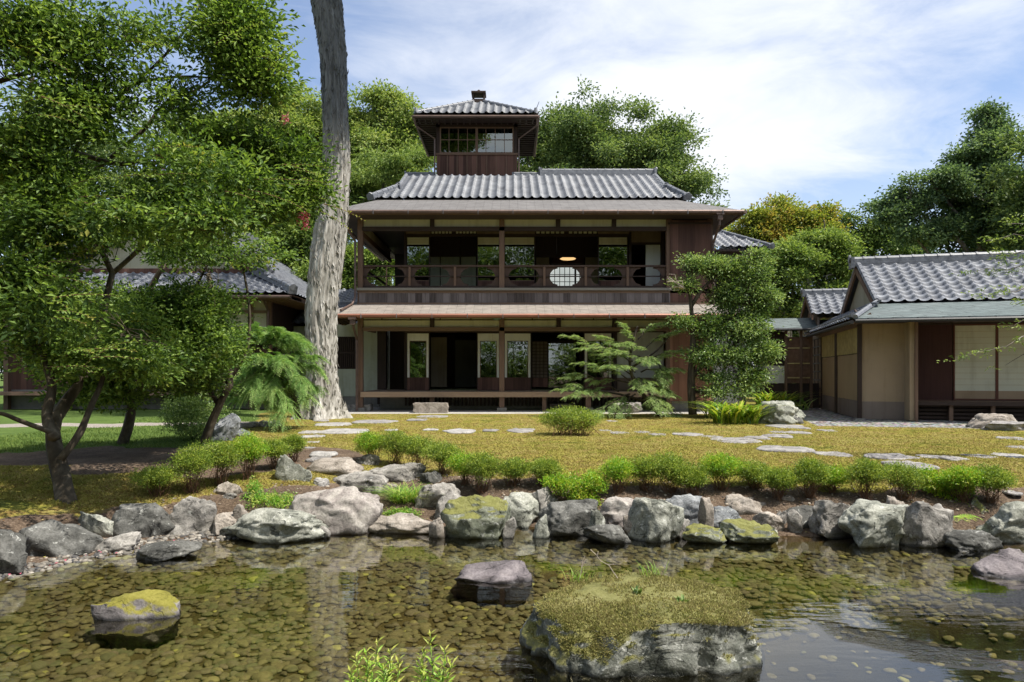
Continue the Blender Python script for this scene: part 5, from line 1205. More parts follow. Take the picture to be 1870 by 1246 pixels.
# ------------------------------------------------------------ hall on the left, behind the crape myrtles
HL=empty('garden_hall',(-11.2,21,0),'large hall with grey tiled hip and gable roof half hidden by the crape myrtles','house')
def hb(name,boxes,mat,par=None):
    m=MB()
    for q in boxes: m.box(*q)
    return m.build(name,mat,par or HL)
ex0,ex1,ey0,ez0=-16.6,-6.45,20.0,3.42; kx=-11.2; yg=22.0; zg=4.28; ztop=6.45
k=math.hypot(yg-ey0,zg-ez0)
r3=tile_slope('front_roof',(0,ey0,ez0),(1,0,0),(0,yg-ey0,zg-ez0),[(ex0,0),(ex1,0),(ex1-1.9,k),(ex0+1.9,k)],HL,seed=51,pu=.26)
ks=math.hypot(kx-ex1,ztop-ez0); kg=math.hypot(1.9,zg-ez0)
for s in (1,-1):
    xe=ex1 if s>0 else ex0; w_=abs(xe-kx)
    tile_slope('side_roof',(xe,yg,ez0),(0,1,0),(-s*w_,0,ztop-ez0),[(-2.0,0),(12,0),(12,math.hypot(w_,ztop-ez0)),(-.3,math.hypot(w_,ztop-ez0)),(-.3,k*1.05)],HL,seed=52+s,su=6,sv=2)
ridge_obj(r3,(ex1+.02,ey0+.03,ez0+.05),(ex1-1.85,yg-.1,zg+.05),.18,.16,.08); ridge_obj(r3,(ex0,ey0+.03,ez0+.05),(ex0+1.85,yg-.1,zg+.05),.18,.16,.08)
for s in (1,-1):
    xe=ex1 if s>0 else ex0; f=lambda t:(xe+(kx-xe)*t,yg-.28,ez0+(ztop-ez0)*t+.1)
    ridge_obj(r3,f(.28),f(.99),.16,.12,.08); f2=lambda t:(xe+(kx-xe)*t,yg+.1,ez0+(ztop-ez0)*t+.06); ridge_obj(r3,f2(.28),f2(.99),.14,.1,.07)
ridge_obj(r3,(kx,yg-.3,ztop+.05),(kx,34,ztop+.05),.3,.5,.1)
m=MB(); m.prism([(ex0+2.2,yg+.1,zg),(ex1-2.2,yg+.1,zg),(kx,yg+.1,ztop-.2)],(0,.06,0)); m.build('gable_wall',MT['cream'],HL)
m=MB()
for s in (1,-1):
    xe=ex1-1.7 if s>0 else ex0+1.7
    m.prism([(xe,yg-.25,zg-.05),(xe,yg-.25,zg+.22),(kx,yg-.25,ztop+.02),(kx,yg-.25,ztop-.28)],(0,.06,0))
m.box(ex0+2.2,ex1-2.2,yg+.03,yg+.095,zg,zg+.2).box(kx-.08,kx+.08,yg+.03,yg+.09,zg+.2,ztop-.3); m.build('bargeboard',WD['redboards'],HL)
m=MB(); sheet(m,(ex0+.03,ey0+.03,ez0-.03),(ex1-.03,ey0+.03,ez0-.03),(ex1-1.9,yg,zg-.03),(ex0+1.9,yg,zg-.03),.03)
sheet(m,(ex1-.03,ey0+.1,ez0-.03),(ex1-.03,33,ez0-.03),(kx,33,ztop-.06),(ex1-1.9,yg,zg-.03),.03); m.build('roof_deck',WD['dark'],HL)
hb('wall',[(ex0+1,ex1-.95,21.0,21.1,2.5,3.45)],MT['cream']); hb('beam',[(ex0+1,ex1-.95,20.93,21.05,2.38,2.5),(ex0+1,ex1-.95,20.93,21.05,2.95,3.03)],WD['brownx'])
hb('side_wall',[(ex1-1.05,ex1-.95,21.1,33,.4,3.45)],WD['dark']); hb('screen_wall',[(ex0+1,ex1-.95,21.2,21.3,.6,2.38)],WD['redboards']); hb('foundation',[(ex0+1,ex1-.95,21.15,21.3,0,.6)],MT['concrete'])
hb('veranda',[(ex0+.8,ex1-.8,20.4,21.2,.45,.55)],WD['brownx'])
for x in (-15.5,-13.6,-11.7,-9.8,-8.0,-7.45): hb('post',[(x-.07,x+.07,20.95,21.09,0,3.4)],WD['brown'])
m=MB(); x=ex0+.1
while x<ex1: m.box(x,x+.05,ey0+.03,21,ez0-.13,ez0-.06); x+=.25
y=ey0+.2
while y<32: m.box(ex1-.95,ex1-.03,y,y+.05,ez0-.13,ez0-.06); y+=.25
m.box(ex0,ex1,ey0,ey0+.03,ez0-.15,ez0-.02).box(ex1-.03,ex1,ey0+.03,32,ez0-.15,ez0-.02).box(ex0,ex1,ey0+.05,21,ez0-.055,ez0-.03).box(ex1-.95,ex1-.03,21,32,ez0-.055,ez0-.03); m.build('eave_frame',WD['brown'],HL)
MB().tube([(ex0,ey0-.05,ez0-.08),(ex1,ey0-.05,ez0-.08)],.05,8).tube([(ex1-1.0,20.5,ez0-.1),(ex1-1.0,20.9,ez0-.4),(ex1-1.0,20.9,.1)],.035,8).build('gutter',MT['copper'],HL)
# low corridor between hall and house
CR=empty('corridor',(-6.9,24,0),'low tiled corridor linking the left hall with the timber house','building')
tile_slope('tiled_roof',(0,22.9,2.72),(1,0,0),(0,1.6,.8),[(-8.4,0),(-5.2,0),(-5.2,1.79),(-8.4,1.79)],CR,seed=55)
m=MB(); ridge(m,(-8.4,24.5,3.5),(-5.2,24.5,3.5),.2,.14,.07); m.build('ridge_tiles',MT['ridge'],CR)
MB().box(-8.0,-5.6,23.2,23.3,.3,2.7).build('wall',MT['greenwall'],CR); MB().box(-8.0,-5.6,23.16,23.32,0,.3).build('foundation',MT['concrete'],CR)
# ------------------------------------------------------------ plants
def leaf_mesh(pos,dirv,nor,ln,wd,fold=.25):
    """rhombic leaves; returns V (4n,3), F (n,4)"""
    n=len(pos); d=nrm(dirv); s=nrm(np.cross(nor,d)); u=np.cross(d,s); ln=np.asarray(ln)[:,None]; wd=np.asarray(wd)[:,None]
    a=pos-d*ln*.5; b=pos+s*wd*.5+u*wd*fold-d*ln*.02; c=pos+d*ln*.5-u*ln*.08; e=pos-s*wd*.5+u*wd*fold-d*ln*.02
    V=np.stack([a,b,c,e],1).reshape(-1,3); return V,np.arange(4*n).reshape(n,4)
def crown(name,pos,dirv,nor,ln,wd,tint,mat,parent,fold=.25):
    V,Fq=leaf_mesh(pos,dirv,nor,ln,wd,fold)
    return npmesh(name,V,Fq,mat,parent,smooth=False,attrs=dict(tint=np.repeat(tint,4)))
def blob_points(r,blobs,n,shell=.55,gate=None,gs=1.0,seed=0):
    """clump centres spread through ellipsoids; blobs rows: cx,cy,cz,rx,ry,rz,weight"""
    B=np.array([list(b)+[1]*(7-len(b)) for b in blobs],float)
    vol=B[:,3]*B[:,5]*np.sqrt(B[:,4]/B[:,3]).clip(.3,2)*B[:,6]; k=r.choice(len(B),n,p=vol/vol.sum())
    d=nrm(r.normal(size=(n,3))); rad=r.random(n)**shell; wob=1+.40*fbm(d*2.2+k[:,None]*5.1,3,seed)
    p=B[k,:3]+d*B[k,3:6]*(rad*wob)[:,None]
    if gate is not None:
        g=fbm(p*gs+seed,3,seed+3); keep=g>gate; p,d,k,rad=p[keep],d[keep],k[keep],rad[keep]
    return p,d,k,rad
def clumps(r,c,out,m,size,up=.5,flat=.5,leaf=(.05,.025),tint_j=.18,seed=0,droop=0.0,outw=.5):
    """m leaves round each clump centre"""
    n=len(c); q=r.normal(size=(n,m,3))*size*np.array([1,1,flat]); 
    p=(c[:,None]+q); ax=nrm(out[:,None]*.55+nrm(q)*1.0+r.normal(size=(n,m,3))*.45+np.array([0,0,-droop]))
    nn=nrm(np.array([0,0,up*2.0])+out[:,None]*outw+r.normal(size=(n,m,3))*.55)
    t0=.5+.28*r.normal(size=(n,1)); t=np.clip(t0+tint_j*r.normal(size=(n,m)),0,1)
    N_=n*m; ln=leaf[0]*r.uniform(.7,1.3,N_); wd=leaf[1]*r.uniform(.75,1.25,N_)
    return p.reshape(-1,3),ax.reshape(-1,3),nn.reshape(-1,3),ln,wd,t.reshape(-1)
def wiggle(r,a,b,n,amp):
    a=np.array(a,float); b=np.array(b,float); L_=np.linalg.norm(b-a); o=[a+(b-a)*i/n+(r.normal(size=3)*amp*L_*math.sin(math.pi*i/n) if 0<i<n else 0) for i in range(n+1)]; return o
def smooth_path(pts,k=4):
    """Catmull-Rom through (x,y,z,r)"""
    P_=np.array(pts,float); P_=np.vstack([2*P_[0]-P_[1],P_,2*P_[-1]-P_[-2]]); o=[]
    for i in range(1,len(P_)-2):
        for j in range(k):
            t=j/k; o.append(.5*((2*P_[i])+(-P_[i-1]+P_[i+1])*t+(2*P_[i-1]-5*P_[i]+4*P_[i+1]-P_[i+2])*t*t+(-P_[i-1]+3*P_[i]-3*P_[i+1]+P_[i+2])*t**3))
    o.append(P_[-2]); return np.array(o)
def limb(mb,pts,k=4,n=7):
    q=smooth_path(pts,k); mb.tube(list(q[:,:3]),list(np.maximum(q[:,3],.002)),n,cap=True)
def grow(mb,r,start,targets,r0,r1,n=6,amp=.08,sides=6):
    for t in targets:
        w=wiggle(r,start,t,n,amp); q=[(*p,r0+(r1-r0)*i/n) for i,p in enumerate(w)]
        limb(mb,q,2,sides)
def twigs(mb,r,src,cs,r0=.012,r1=.004,maxd=9):
    if r0<.01: maxd=.95
    """join each clump centre to the nearest limb point"""
    src=np.array(src)
    for c in cs:
        d=np.linalg.norm(src-c,axis=1); j=d.argmin()
        if d[j]>maxd: continue
        w=wiggle(r,src[j],c,3,.10); mb.tube(w,[r0,(r0+r1)/2,(r0+r1)/2,r1],3,cap=False)
def m_bark(name,c1,c2,c3,vs=(10,10,1.6),flake=.6,high=None):
    m,nt,N,L,B=newmat(name); v=coords(N,L,vs); a=noise(N,L,1.3,7,.65,v,.7); b=noise(N,L,1.2,4,.6,coords(N,L))
    f=mth(N,L,'MULTIPLY_ADD',a,.75,mth(N,L,'MULTIPLY',b,.25)); c=ramp(N,L,f,[(.32,c1),(.5,c2),(.66,c3)])
    if high:   # crown shade painted into the upper bark colour, pale peeling bark below
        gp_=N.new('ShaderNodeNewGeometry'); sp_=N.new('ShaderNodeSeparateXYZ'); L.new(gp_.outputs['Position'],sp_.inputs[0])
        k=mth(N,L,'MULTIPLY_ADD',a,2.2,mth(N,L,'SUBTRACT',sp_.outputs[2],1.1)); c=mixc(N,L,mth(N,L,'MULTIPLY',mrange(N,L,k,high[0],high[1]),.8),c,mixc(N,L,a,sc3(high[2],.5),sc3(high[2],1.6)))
    L.new(c,B.inputs['Base Color']); B.inputs['Roughness'].default_value=.9; B.inputs['Specular IOR Level'].default_value=.15
    L.new(bump(N,L,a,flake,.03),B.inputs['Normal']); return m
BK=dict(grey=m_bark('grey_bark',(.06,.055,.045),(.17,.15,.125),(.34,.31,.27)),myrtle=m_bark('myrtle_bark',(.025,.02,.013),(.07,.056,.038),(.17,.145,.105),(5,5,1.5),.3),
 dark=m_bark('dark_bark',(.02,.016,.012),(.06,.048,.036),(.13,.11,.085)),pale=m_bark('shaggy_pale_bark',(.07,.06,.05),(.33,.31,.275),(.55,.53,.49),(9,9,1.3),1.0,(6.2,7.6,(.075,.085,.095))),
 stem=m_plain('red_brown_stems',(.16,.09,.055),.8,.3,9,0,.1),dead=m_plain('dead_wood',(.42,.36,.30),.8,.2,9,0,.1))
LF=dict(
 myrtle=m_leaf('myrtle_leaf',(.050,.098,.022),(.132,.225,.038),(.30,.42,.09),.46,.5,(.36,.36,.09),-.6,.35),
 olive=m_leaf('olive_light_leaf',(.14,.22,.055),(.28,.37,.10),(.44,.50,.18),.42,.5),
 deep=m_leaf('deep_green_leaf',(.065,.115,.045),(.145,.22,.070),(.28,.36,.12),.42,.5),
 mid=m_leaf('mid_green_leaf',(.09,.16,.040),(.20,.29,.07),(.36,.45,.13),.45,.5),
 blue=m_leaf('blue_green_leaf',(.065,.12,.06),(.14,.22,.10),(.26,.36,.17),.42,.5),
 autumn=m_leaf('turning_leaf',(.15,.21,.035),(.28,.34,.06),(.44,.45,.11),.42,.5,(.44,.36,.09),-.1),
 gloss=m_leaf('glossy_leaf',(.07,.13,.035),(.17,.27,.065),(.38,.48,.17),.38,.42,None,0,.5),
 conifer=m_leaf('conifer_leaf',(.15,.25,.08),(.31,.44,.15),(.48,.56,.25),.45,.55),
 weep=m_leaf('weeping_conifer_leaf',(.10,.20,.05),(.21,.37,.09),(.40,.52,.18),.38,.55),
 azalea=m_leaf('azalea_leaf',(.09,.16,.022),(.22,.32,.04),(.46,.52,.09),.38,.45),
 azbright=m_leaf('bright_azalea_leaf',(0.121,0.263,0.021),(0.282,0.500,0.036),(0.500,0.500,0.070),.38,.4),
 strap=m_leaf('strap_leaf',(0.101,0.222,0.025),(0.302,0.443,0.040),(0.500,0.500,0.101),.35,.4),
 herb=m_leaf('herb_leaf',(0.121,0.322,0.030),(0.282,0.500,0.060),(0.500,0.500,0.121),.4,.45),
 grassy=m_leaf('grass_leaf',(0.101,0.242,0.030),(0.242,0.443,0.060),(0.484,0.500,0.142),.42,.5),
 pink=m_leaf('pink_petal',(.55,.10,.18),(.72,.18,.28),(.85,.34,.44),.4,.6))
def tree(name,base,label,cat,blobs,leaf,bark,n,m,size,lsz,trunk=None,limbs=(),seed=1,shell=.55,gate=None,gs=1.,flat=.5,up=.5,twig=None,group=None,droop=0,extra=None,tr0=.012,outw=.5):
    r=np.random.default_rng(seed); o=empty(name,tuple(base),label,cat,group)
    mb=MB(); src=[]
    for t in ([trunk] if trunk else [])+list(limbs):
        q=smooth_path(t,4); limb(mb,t,4,9 if t is trunk else 6); src+=list(q[:,:3])
    p,d,k,rad=blob_points(r,blobs,n,shell,gate,gs,seed)
    if twig and src:
        twigs(mb,r,src,p[r.random(len(p))<twig],tr0,.003)
    if mb.v: mb.build('trunk',bark,o,smooth=True)
    L_=clumps(r,p,d,m,size,up,flat,lsz,seed=seed,droop=droop,outw=outw)
    crown('crown',*L_,leaf,o)
    return o
def ground_z(x,y): return float(gheight(np.array(x),np.array(y)))
def pb(px,py,Y,rx,rz,ry=None,w=1):
    """ellipsoid seen at px,py with radii rx, rz in photo pixels at distance Y"""
    c=P(px,py,Y); return (c[0],c[1],c[2],rx/F*Y,(ry if ry else rx/F*Y*.8),rz/F*Y,w)
def pr(px,py,Y,rpx): c=P(px,py,Y); return (c[0],c[1],c[2],rpx/F*Y)
# --- background trees
def bgtree(name,label,blobs,leaf,Y,n,seed,bx,m=26,size=.34,lsz=(.17,.10),bark='grey',**k):
    px=bx; b=P(px,HY,Y); b[2]=0; top=blobs[0]
    r=np.random.default_rng(seed); tz=top[2]
    trunk=[(b[0],b[1],-.1,.38),(b[0]+.1,b[1],tz*.35,.30),(b[0]-.1,b[1]-.1,tz*.62,.20),(top[0],top[1],tz+top[5]*.3,.05)]
    limbs=[]
    for q in blobs:
        s=np.array([b[0],b[1],tz*.35+.25*(q[2]-tz*.35)]); e=np.array(q[:3])
        w=wiggle(r,s,e,3,.08); limbs.append([(*p_,.13-.034*i) for i,p_ in enumerate(w)])
        for _ in range(2):
            e2=e+nrm(r.normal(size=3))*np.array(q[3:6])*.8; w=wiggle(r,e,e2,3,.1); limbs.append([(*p_,.05-.012*i) for i,p_ in enumerate(w)])
    sub=[]
    for q in blobs:
        a_=(q[3]*q[5]); ns=int(max(9,min(46,a_*5)))
        dd=nrm(r.normal(size=(ns,3))*np.array([1,1,1.]))
        for v in dd:
            f_=r.uniform(.4,1.3); s_=(r.uniform(.16,.36)*min(q[3],q[5])+.12)*(1 if f_<1 else .55)
            sub.append((q[0]+v[0]*q[3]*f_,q[1]+v[1]*q[4]*f_,q[2]+v[2]*q[5]*f_,s_*1.2,s_*1.2,s_*.8))
    k.setdefault('outw',.8)
    return tree(name,(b[0],b[1],0),label,'tree',sub,leaf,BK[bark],n,m,size,lsz,trunk,limbs,seed,group='trees rising behind the houses',**k)
bgtree('broadleaf_tree','broad dark green tree rising right of the lookout tower',[pb(1060,270,38,110,75),pb(1170,270,38,90,62),pb(1010,240,38,60,50),pb(1245,310,38,70,50),pb(1290,340,38,38,34),pb(1110,330,38,140,60),pb(960,280,38,50,60),pb(1290,400,38,50,40)],LF['deep'],38,4200,61,1110,shell=.4,gate=-.45,gs=.55)
bgtree('camphor_tree','light yellow green tree between the big trunk and the lookout tower',[pb(700,250,36,58,62),pb(665,210,36,36,34),pb(745,235,36,36,40),pb(730,310,36,55,50),pb(660,310,36,50,60),pb(700,190,36,26,26),pb(780,270,36,22,30)],LF['olive'],36,2700,62,705,shell=.4,gate=-.35,gs=.6)
bgtree('bamboo_like_tree','soft pale green feathery tree just left of the upper roof',[pb(700,330,32,60,40),pb(740,310,32,40,30),pb(660,350,32,40,40)],LF['mid'],32,900,63,700,shell=.5,lsz=(.20,.05),droop=.5)
bgtree('camphor_tree','pale green tree whose top shows left of the big trunk',[pb(540,225,37,60,55),pb(470,260,37,60,60),pb(590,260,37,40,60),pb(410,230,37,40,36)],LF['olive'],37,2300,64,520,shell=.4,gate=-.4,gs=.6)
bgtree('broadleaf_tree','mid green tree behind the left hall roof',[pb(500,400,33,90,90),pb(580,430,33,60,100),pb(430,330,33,80,60),pb(600,330,33,50,60),pb(540,500,33,80,60)],LF['mid'],33,3000,65,520,shell=.45,gate=-.4,gs=.6)
bgtree('broadleaf_tree','dark tree mass behind the far left hall roof',[pb(120,300,34,150,120),pb(300,330,34,120,100),pb(20,400,34,90,120),pb(230,430,34,160,70)],LF['deep'],34,3200,66,180,shell=.45)
bgtree('maple_tree','maple turning orange and yellow right of the upper eaves',[pb(1430,400,31,50,28),pb(1380,420,31,50,38),pb(1475,430,31,45,45),pb(1420,470,31,60,50),pb(1500,420,31,30,28),pb(1350,450,31,40,40)],LF['autumn'],31,2300,67,1430,m=24,size=.26,lsz=(.13,.09),shell=.45,gate=-.4,gs=.8)
bgtree('broadleaf_tree','mid green tree with upright shoots left of the tea house roof',[pb(1500,440,27,38,50),pb(1460,500,27,60,50),pb(1520,500,27,45,50),pb(1400,530,27,50,40),pb(1440,570,27,60,40)],LF['mid'],27,2300,68,1470,m=24,size=.24,lsz=(.12,.07),shell=.45,gate=-.4,gs=.8)
bgtree('broadleaf_tree','dark rounded tree low behind the tea house ridge',[pb(1590,415,36,50,34),pb(1640,440,36,50,30),pb(1560,460,36,40,40),pb(1620,470,36,80,25)],LF['deep'],36,1500,69,1600,shell=.4,gate=-.4,gs=.7)
bgtree('ginkgo_tree','tall blue green tree with stepped branches above the tea house roof',[pb(1800,245,29,26,34),pb(1795,275,29,45,30),pb(1770,300,29,60,36),pb(1840,300,29,60,60),pb(1720,350,29,70,34),pb(1660,360,29,50,18),pb(1790,370,29,90,50),pb(1700,410,29,80,36),pb(1830,430,29,90,60),pb(1740,450,29,90,35),pb(1640,395,29,30,16),pb(1802,212,29,9,16)],LF['blue'],29,4300,70,1790,m=24,size=.26,lsz=(.13,.09),shell=.5,gate=-.3,gs=.8,twig=.25)
bgtree('broadleaf_tree','dark green tree closing the right edge behind the tea house',[pb(1920,330,26,80,110),pb(1950,450,26,90,90)],LF['deep'],26,1500,71,1930)
bgtree('broadleaf_tree','dark tree filling the gap behind the annex',[pb(1480,600,33,90,60),pb(1400,600,33,70,60),pb(1560,570,33,70,60)],LF['deep'],33,1500,72,1500)
bgtree('broadleaf_tree','shaded tree seen under the left eaves of the gallery',[pb(640,500,30,50,60),pb(600,560,30,60,60),pb(700,480,30,40,60)],LF['mid'],30,1500,73,640)
# ranks of trees further back, and behind the photographer (mirrored in the glass and the pond)
r=np.random.default_rng(5)
for i,(px,Y,h) in enumerate([(-150,48,7),(60,52,7.5),(330,50,6.5),(880,55,6.5),(1250,52,6.0),(1620,50,7),(1780,46,7.5),(2050,48,8)]):
    b=P(px,HY,Y); blobs=[(b[0]+r.uniform(-3,3),Y+r.uniform(-2,2),h*r.uniform(.35,.75),3.6,3,h*.36) for _ in range(5)]
    bgtree('broadleaf_tree',['far tree beyond the left edge','far tree behind the left hall','far tree behind the hall ridge','far tree hidden behind the house roof','far tree behind the right eaves','far tree behind the tea house ridge','far tree behind the tall blue green tree','far tree beyond the right edge'][i],blobs,LF['deep'],Y,1100,80+i,px,m=22,size=.5,lsz=(.26,.16))
for i,(x,y,h,wd) in enumerate([(-13,-9,14,4.5),(-6,-13,15,5),(1.5,-16,15,5),(9,-13,14,5),(17,-9,14,5),(-20,-2,12,4.5)]):
    blobs=[(x+r.uniform(-1,1)*wd*.6,y+r.uniform(-1,1)*wd*.5,h*r.uniform(.3,.8),wd*.62,wd*.6,h*.2) for _ in range(8)]
    tree('broadleaf_tree',(x,y,-.3),['tree on the near bank behind the camera, far left','tree on the near bank behind the camera, left','tree straight behind the camera','tree behind the camera, right','tree behind the camera, far right','tall tree left of the pond out of the picture'][i],'tree',blobs,LF['mid'],BK['grey'],1500,22,.40,(.20,.13),trunk=[(x,y,-.4,.35),(x+.2,y,h*.4,.25),(x,y,h*.85,.06)],seed=95+i)
for i,(x,y,wd) in enumerate([(-9,-5,2.6),(-4.5,-6.5,2.4),(0,-7,2.6),(4.5,-6.5,2.4),(9,-5.5,2.8),(13,-5,2.6)]):
    blobs=[(x+r.uniform(-1,1)*wd*.6,y+r.uniform(-.8,.8),r.uniform(.6,3.4),wd*.6,1.2,1.1) for _ in range(6)]
    tree('tall_shrub',(x,y,-.3),'tall shrub on the near bank behind the camera, number %s from the left'%['one','two','three','four','five','six'][i],'shrub',blobs,LF['mid'],BK['grey'],700,20,.25,(.14,.08),trunk=[(x,y,-.4,.12),(x+.1,y,1.5,.07),(x,y,3,.03)],seed=195+i)
tree('broadleaf_tree',(6.0,1.5,-.3),'tree on the near bank just out of the picture at the right','tree',[(4.9,2.6,4.6,1.0,.9,.6,.6),(6.0,2.0,4.8,1.3,1.2,.8),(7.2,1.4,4.9,1.4,1.3,.9)],LF['mid'],BK['grey'],560,14,.10,(.06,.03),trunk=[(6.0,1.5,-.5,.14),(6.1,1.6,1.8,.11),(5.8,1.9,3.4,.07),(5.4,2.2,4.6,.03)],limbs=[[(5.8,1.9,3.4,.06),(5.2,2.4,4.2,.035),(4.5,2.7,4.5,.012)]],seed=210,gate=-.2,gs=1.6,twig=.3)
# --- the great trunk
def great_trunk():
    z=ZC; o=empty('big_tree',tuple(G(590,764)),'huge old tree with shaggy pale bark rising out of the picture left of the house','tree')
    ctr=[(764,589,42),(740,588,35),(700,588,30),(640,587,29),(560,588,31),(480,596,33),(400,606,31),(300,614,27),(200,613,25),(100,608,26),(0,596,30),(-120,586,34),(-250,588,42)]
    Yt=17.0; pts=[]
    for py,px,hw in ctr: c=P(px,py,Yt); pts.append((c[0],c[1],c[2] if py<764 else -.1,.87*hw/F*Yt))
    q=smooth_path(pts,14); n=96; k=len(q); V=[]
    tz=q[:,2]; th=np.linspace(0,2*math.pi,n,endpoint=False)
    for i in range(k):
        c=q[i]; fl=max(0,1-(tz[i]+.1)/1.3)
        rr=c[3]*(1+.0*th); rr=rr*(1+fl**1.8*.55*np.maximum(0,np.cos(5*th+.6+.5*np.sin(3*th)))**2+fl**2*.18)
        V.append(np.stack([c[0]+rr*np.cos(th),c[1]+rr*np.sin(th),np.full(n,c[2])],-1))
    V=np.array(V); cen=q[:,None,:3]; d=V-cen; d[...,2]=0; d=nrm(d)
    pp=np.stack([np.cos(th)[None]*2.4+0*tz[:,None],np.sin(th)[None]*2.4+0*tz[:,None],tz[:,None]*1.1+0*th[None]],-1)
    g=fbm(pp*np.array([2.2,2.2,1.0]),4,31); g2=fbm(pp*np.array([5,5,2.2]),3,37)
    V=V+d*((.028*np.tanh(g*6)+.02*g2))[...,None]
    idx=np.arange(k*n).reshape(k,n); Fq=np.stack([idx[:-1],np.roll(idx[:-1],-1,1),np.roll(idx[1:],-1,1),idx[1:]],-1).reshape(-1,4)
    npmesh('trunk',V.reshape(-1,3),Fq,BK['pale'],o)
    # peeling bark strips
    r=np.random.default_rng(9); N_=2600; i=r.integers(6,k-2,N_); j=r.integers(0,n,N_); p=V[i,j]+d[i,j]*.012; dn=d[i,j]
    tang=nrm(np.stack([.22*r.normal(size=N_),.12*r.normal(size=N_),-np.ones(N_)],-1)+dn*.18*r.random((N_,1)))
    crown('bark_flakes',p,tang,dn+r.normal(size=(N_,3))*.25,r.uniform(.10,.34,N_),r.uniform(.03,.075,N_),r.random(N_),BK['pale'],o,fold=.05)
    # high crown, out of the picture, that shades the upper trunk
    b=q[-1]; m=MB(); ends=[]
    for a in range(7):
        t=a*.9; e=b[:3]+np.array([math.cos(t)*3.0,math.sin(t)*2.4,2.2+.6*math.sin(3*t)]); w=wiggle(r,b[:3],e,4,.08); limb(m,[(*p_,.28-.055*ii) for ii,p_ in enumerate(w)],3,7); ends.append(e)
    m.build('high_limbs',BK['grey'],o,smooth=True)
    blobs=[(e[0],e[1],e[2]+.6,1.9,1.6,1.1) for e in ends]+[(b[0]+1.7,b[1]-.9,12.4,1.5,1.2,.85,8),(b[0]+2.4,b[1]-1.1,12.8,1.2,1.2,1.0,8)]
    p,dd,kk,rad=blob_points(r,blobs,1700,.5,None,1,5); L_=clumps(r,p,dd,20,.26,.5,.5,(.13,.08)); crown('crown',*L_,LF['mid'],o)
great_trunk()
# --- crape myrtles
def arch(points,Y,r0,r1,dY=0):
    n=len(points); return [(*P(px,py,Y+dY*i/(n-1)),r0+(r1-r0)*i/(n-1)) for i,(px,py) in enumerate(points)]
def myrtle(label,base,limbs,blobs,n,seed,gate,m=16,size=.09,lsz=(.062,.030),tw=.5):
    return tree('crape_myrtle',base,label,'tree',blobs,LF['myrtle'],BK['myrtle'],n,m,size,lsz,limbs=limbs,seed=seed,shell=.62,gate=gate,gs=1.7,flat=.42,up=.45,twig=tw,group='crape myrtles on the left bank',tr0=.007)
b1=G(122,918,zat(122,918)); b1[2]-=.03
myrtle('large crape myrtle with spotted trunk reaching over the left bank, nearest to the water',tuple(b1),
 [arch([(126,935),(118,905),(112,870),(100,820),(98,775),(120,735),(150,690),(180,600),(205,500)],b1[1],.115,.034,1.0),arch([(100,800),(85,760),(95,700),(70,620),(60,500),(40,300),(60,140)],b1[1],.06,.02,.8),
  arch([(110,840),(145,792),(165,745),(185,700),(200,650),(230,600)],b1[1]+.05,.045,.014,.6),arch([(95,790),(40,770),(0,755),(-60,750)],b1[1],.03,.015,-.4),
  arch([(205,500),(170,420),(150,330),(140,270),(190,200),(250,150),(320,80),(370,0)],b1[1]+1,.034,.012,.2),arch([(140,280),(220,300),(290,285),(350,300),(430,300),(520,305)],b1[1]+1.2,.032,.010,.4),arch([(-40,160),(60,130),(140,100),(240,70)],b1[1]+.6,.03,.012,.3),
  arch([(250,150),(330,140),(400,145),(450,160)],b1[1]+1.1,.018,.006,.2),arch([(150,330),(260,240),(300,190),(380,150),(420,60)],b1[1]+1.3,.03,.008,.2),arch([(205,500),(300,420),(400,380),(480,360),(560,350)],b1[1]+1.3,.03,.008,.3)],
 [pb(60,50,7.3,170,100),pb(230,30,7.6,140,60,None,.8),pb(430,70,7.8,90,80),pb(470,150,7.9,70,60),pb(140,190,7.4,190,95,None,.9),pb(310,180,7.9,110,55,None,.5),pb(60,300,7.4,150,90),pb(250,290,7.9,150,60,None,.9),pb(420,265,8.1,130,50,None,.8),
  pb(530,300,8.3,80,55),pb(575,350,8.4,55,45),pb(480,370,8.3,90,50),pb(110,400,7.4,150,85),pb(300,380,8.0,130,70),pb(60,520,7.2,120,100,None,1.1),pb(110,640,7.2,110,60),pb(20,660,7.0,80,60),pb(430,20,7.8,90,40),(-2.6,5.8,5.7,1.0,.9,.35,.3),pb(390,400,6.4,100,45,.5,.6),pb(230,400,6.3,120,40,.5,.6),pb(330,290,6.6,110,40,.5,.45),pb(90,560,6.2,90,60,.5,.8),pb(440,330,6.7,80,40,.5,.5),pb(250,660,7.6,90,50,.6,.7)],6400,111,-.12,m=17,size=.115,tw=.35,lsz=(.070,.033))
b2=G(222,812,0)
myrtle('second crape myrtle with a slanting trunk behind the nearest one',tuple(b2),
 [arch([(222,815),(235,775),(240,730),(230,660),(260,560),(300,480)],b2[1],.085,.04,-.3),arch([(238,740),(180,660),(150,580),(140,520)],b2[1],.05,.02,-.3),arch([(235,690),(300,620),(340,560),(380,480)],b2[1],.05,.015,-.3)],
 [pb(250,590,9.6,150,60,1.2,.9),pb(330,640,9.6,110,60,1),pb(170,650,9.8,110,70,1),pb(330,450,9.5,150,45,1,.55),pb(200,720,9.8,110,30,1,.5),pb(270,540,9.8,160,30,1,.4)],2600,112,-.22,m=17,size=.10,lsz=(.066,.034))
b3=G(372,812,0)
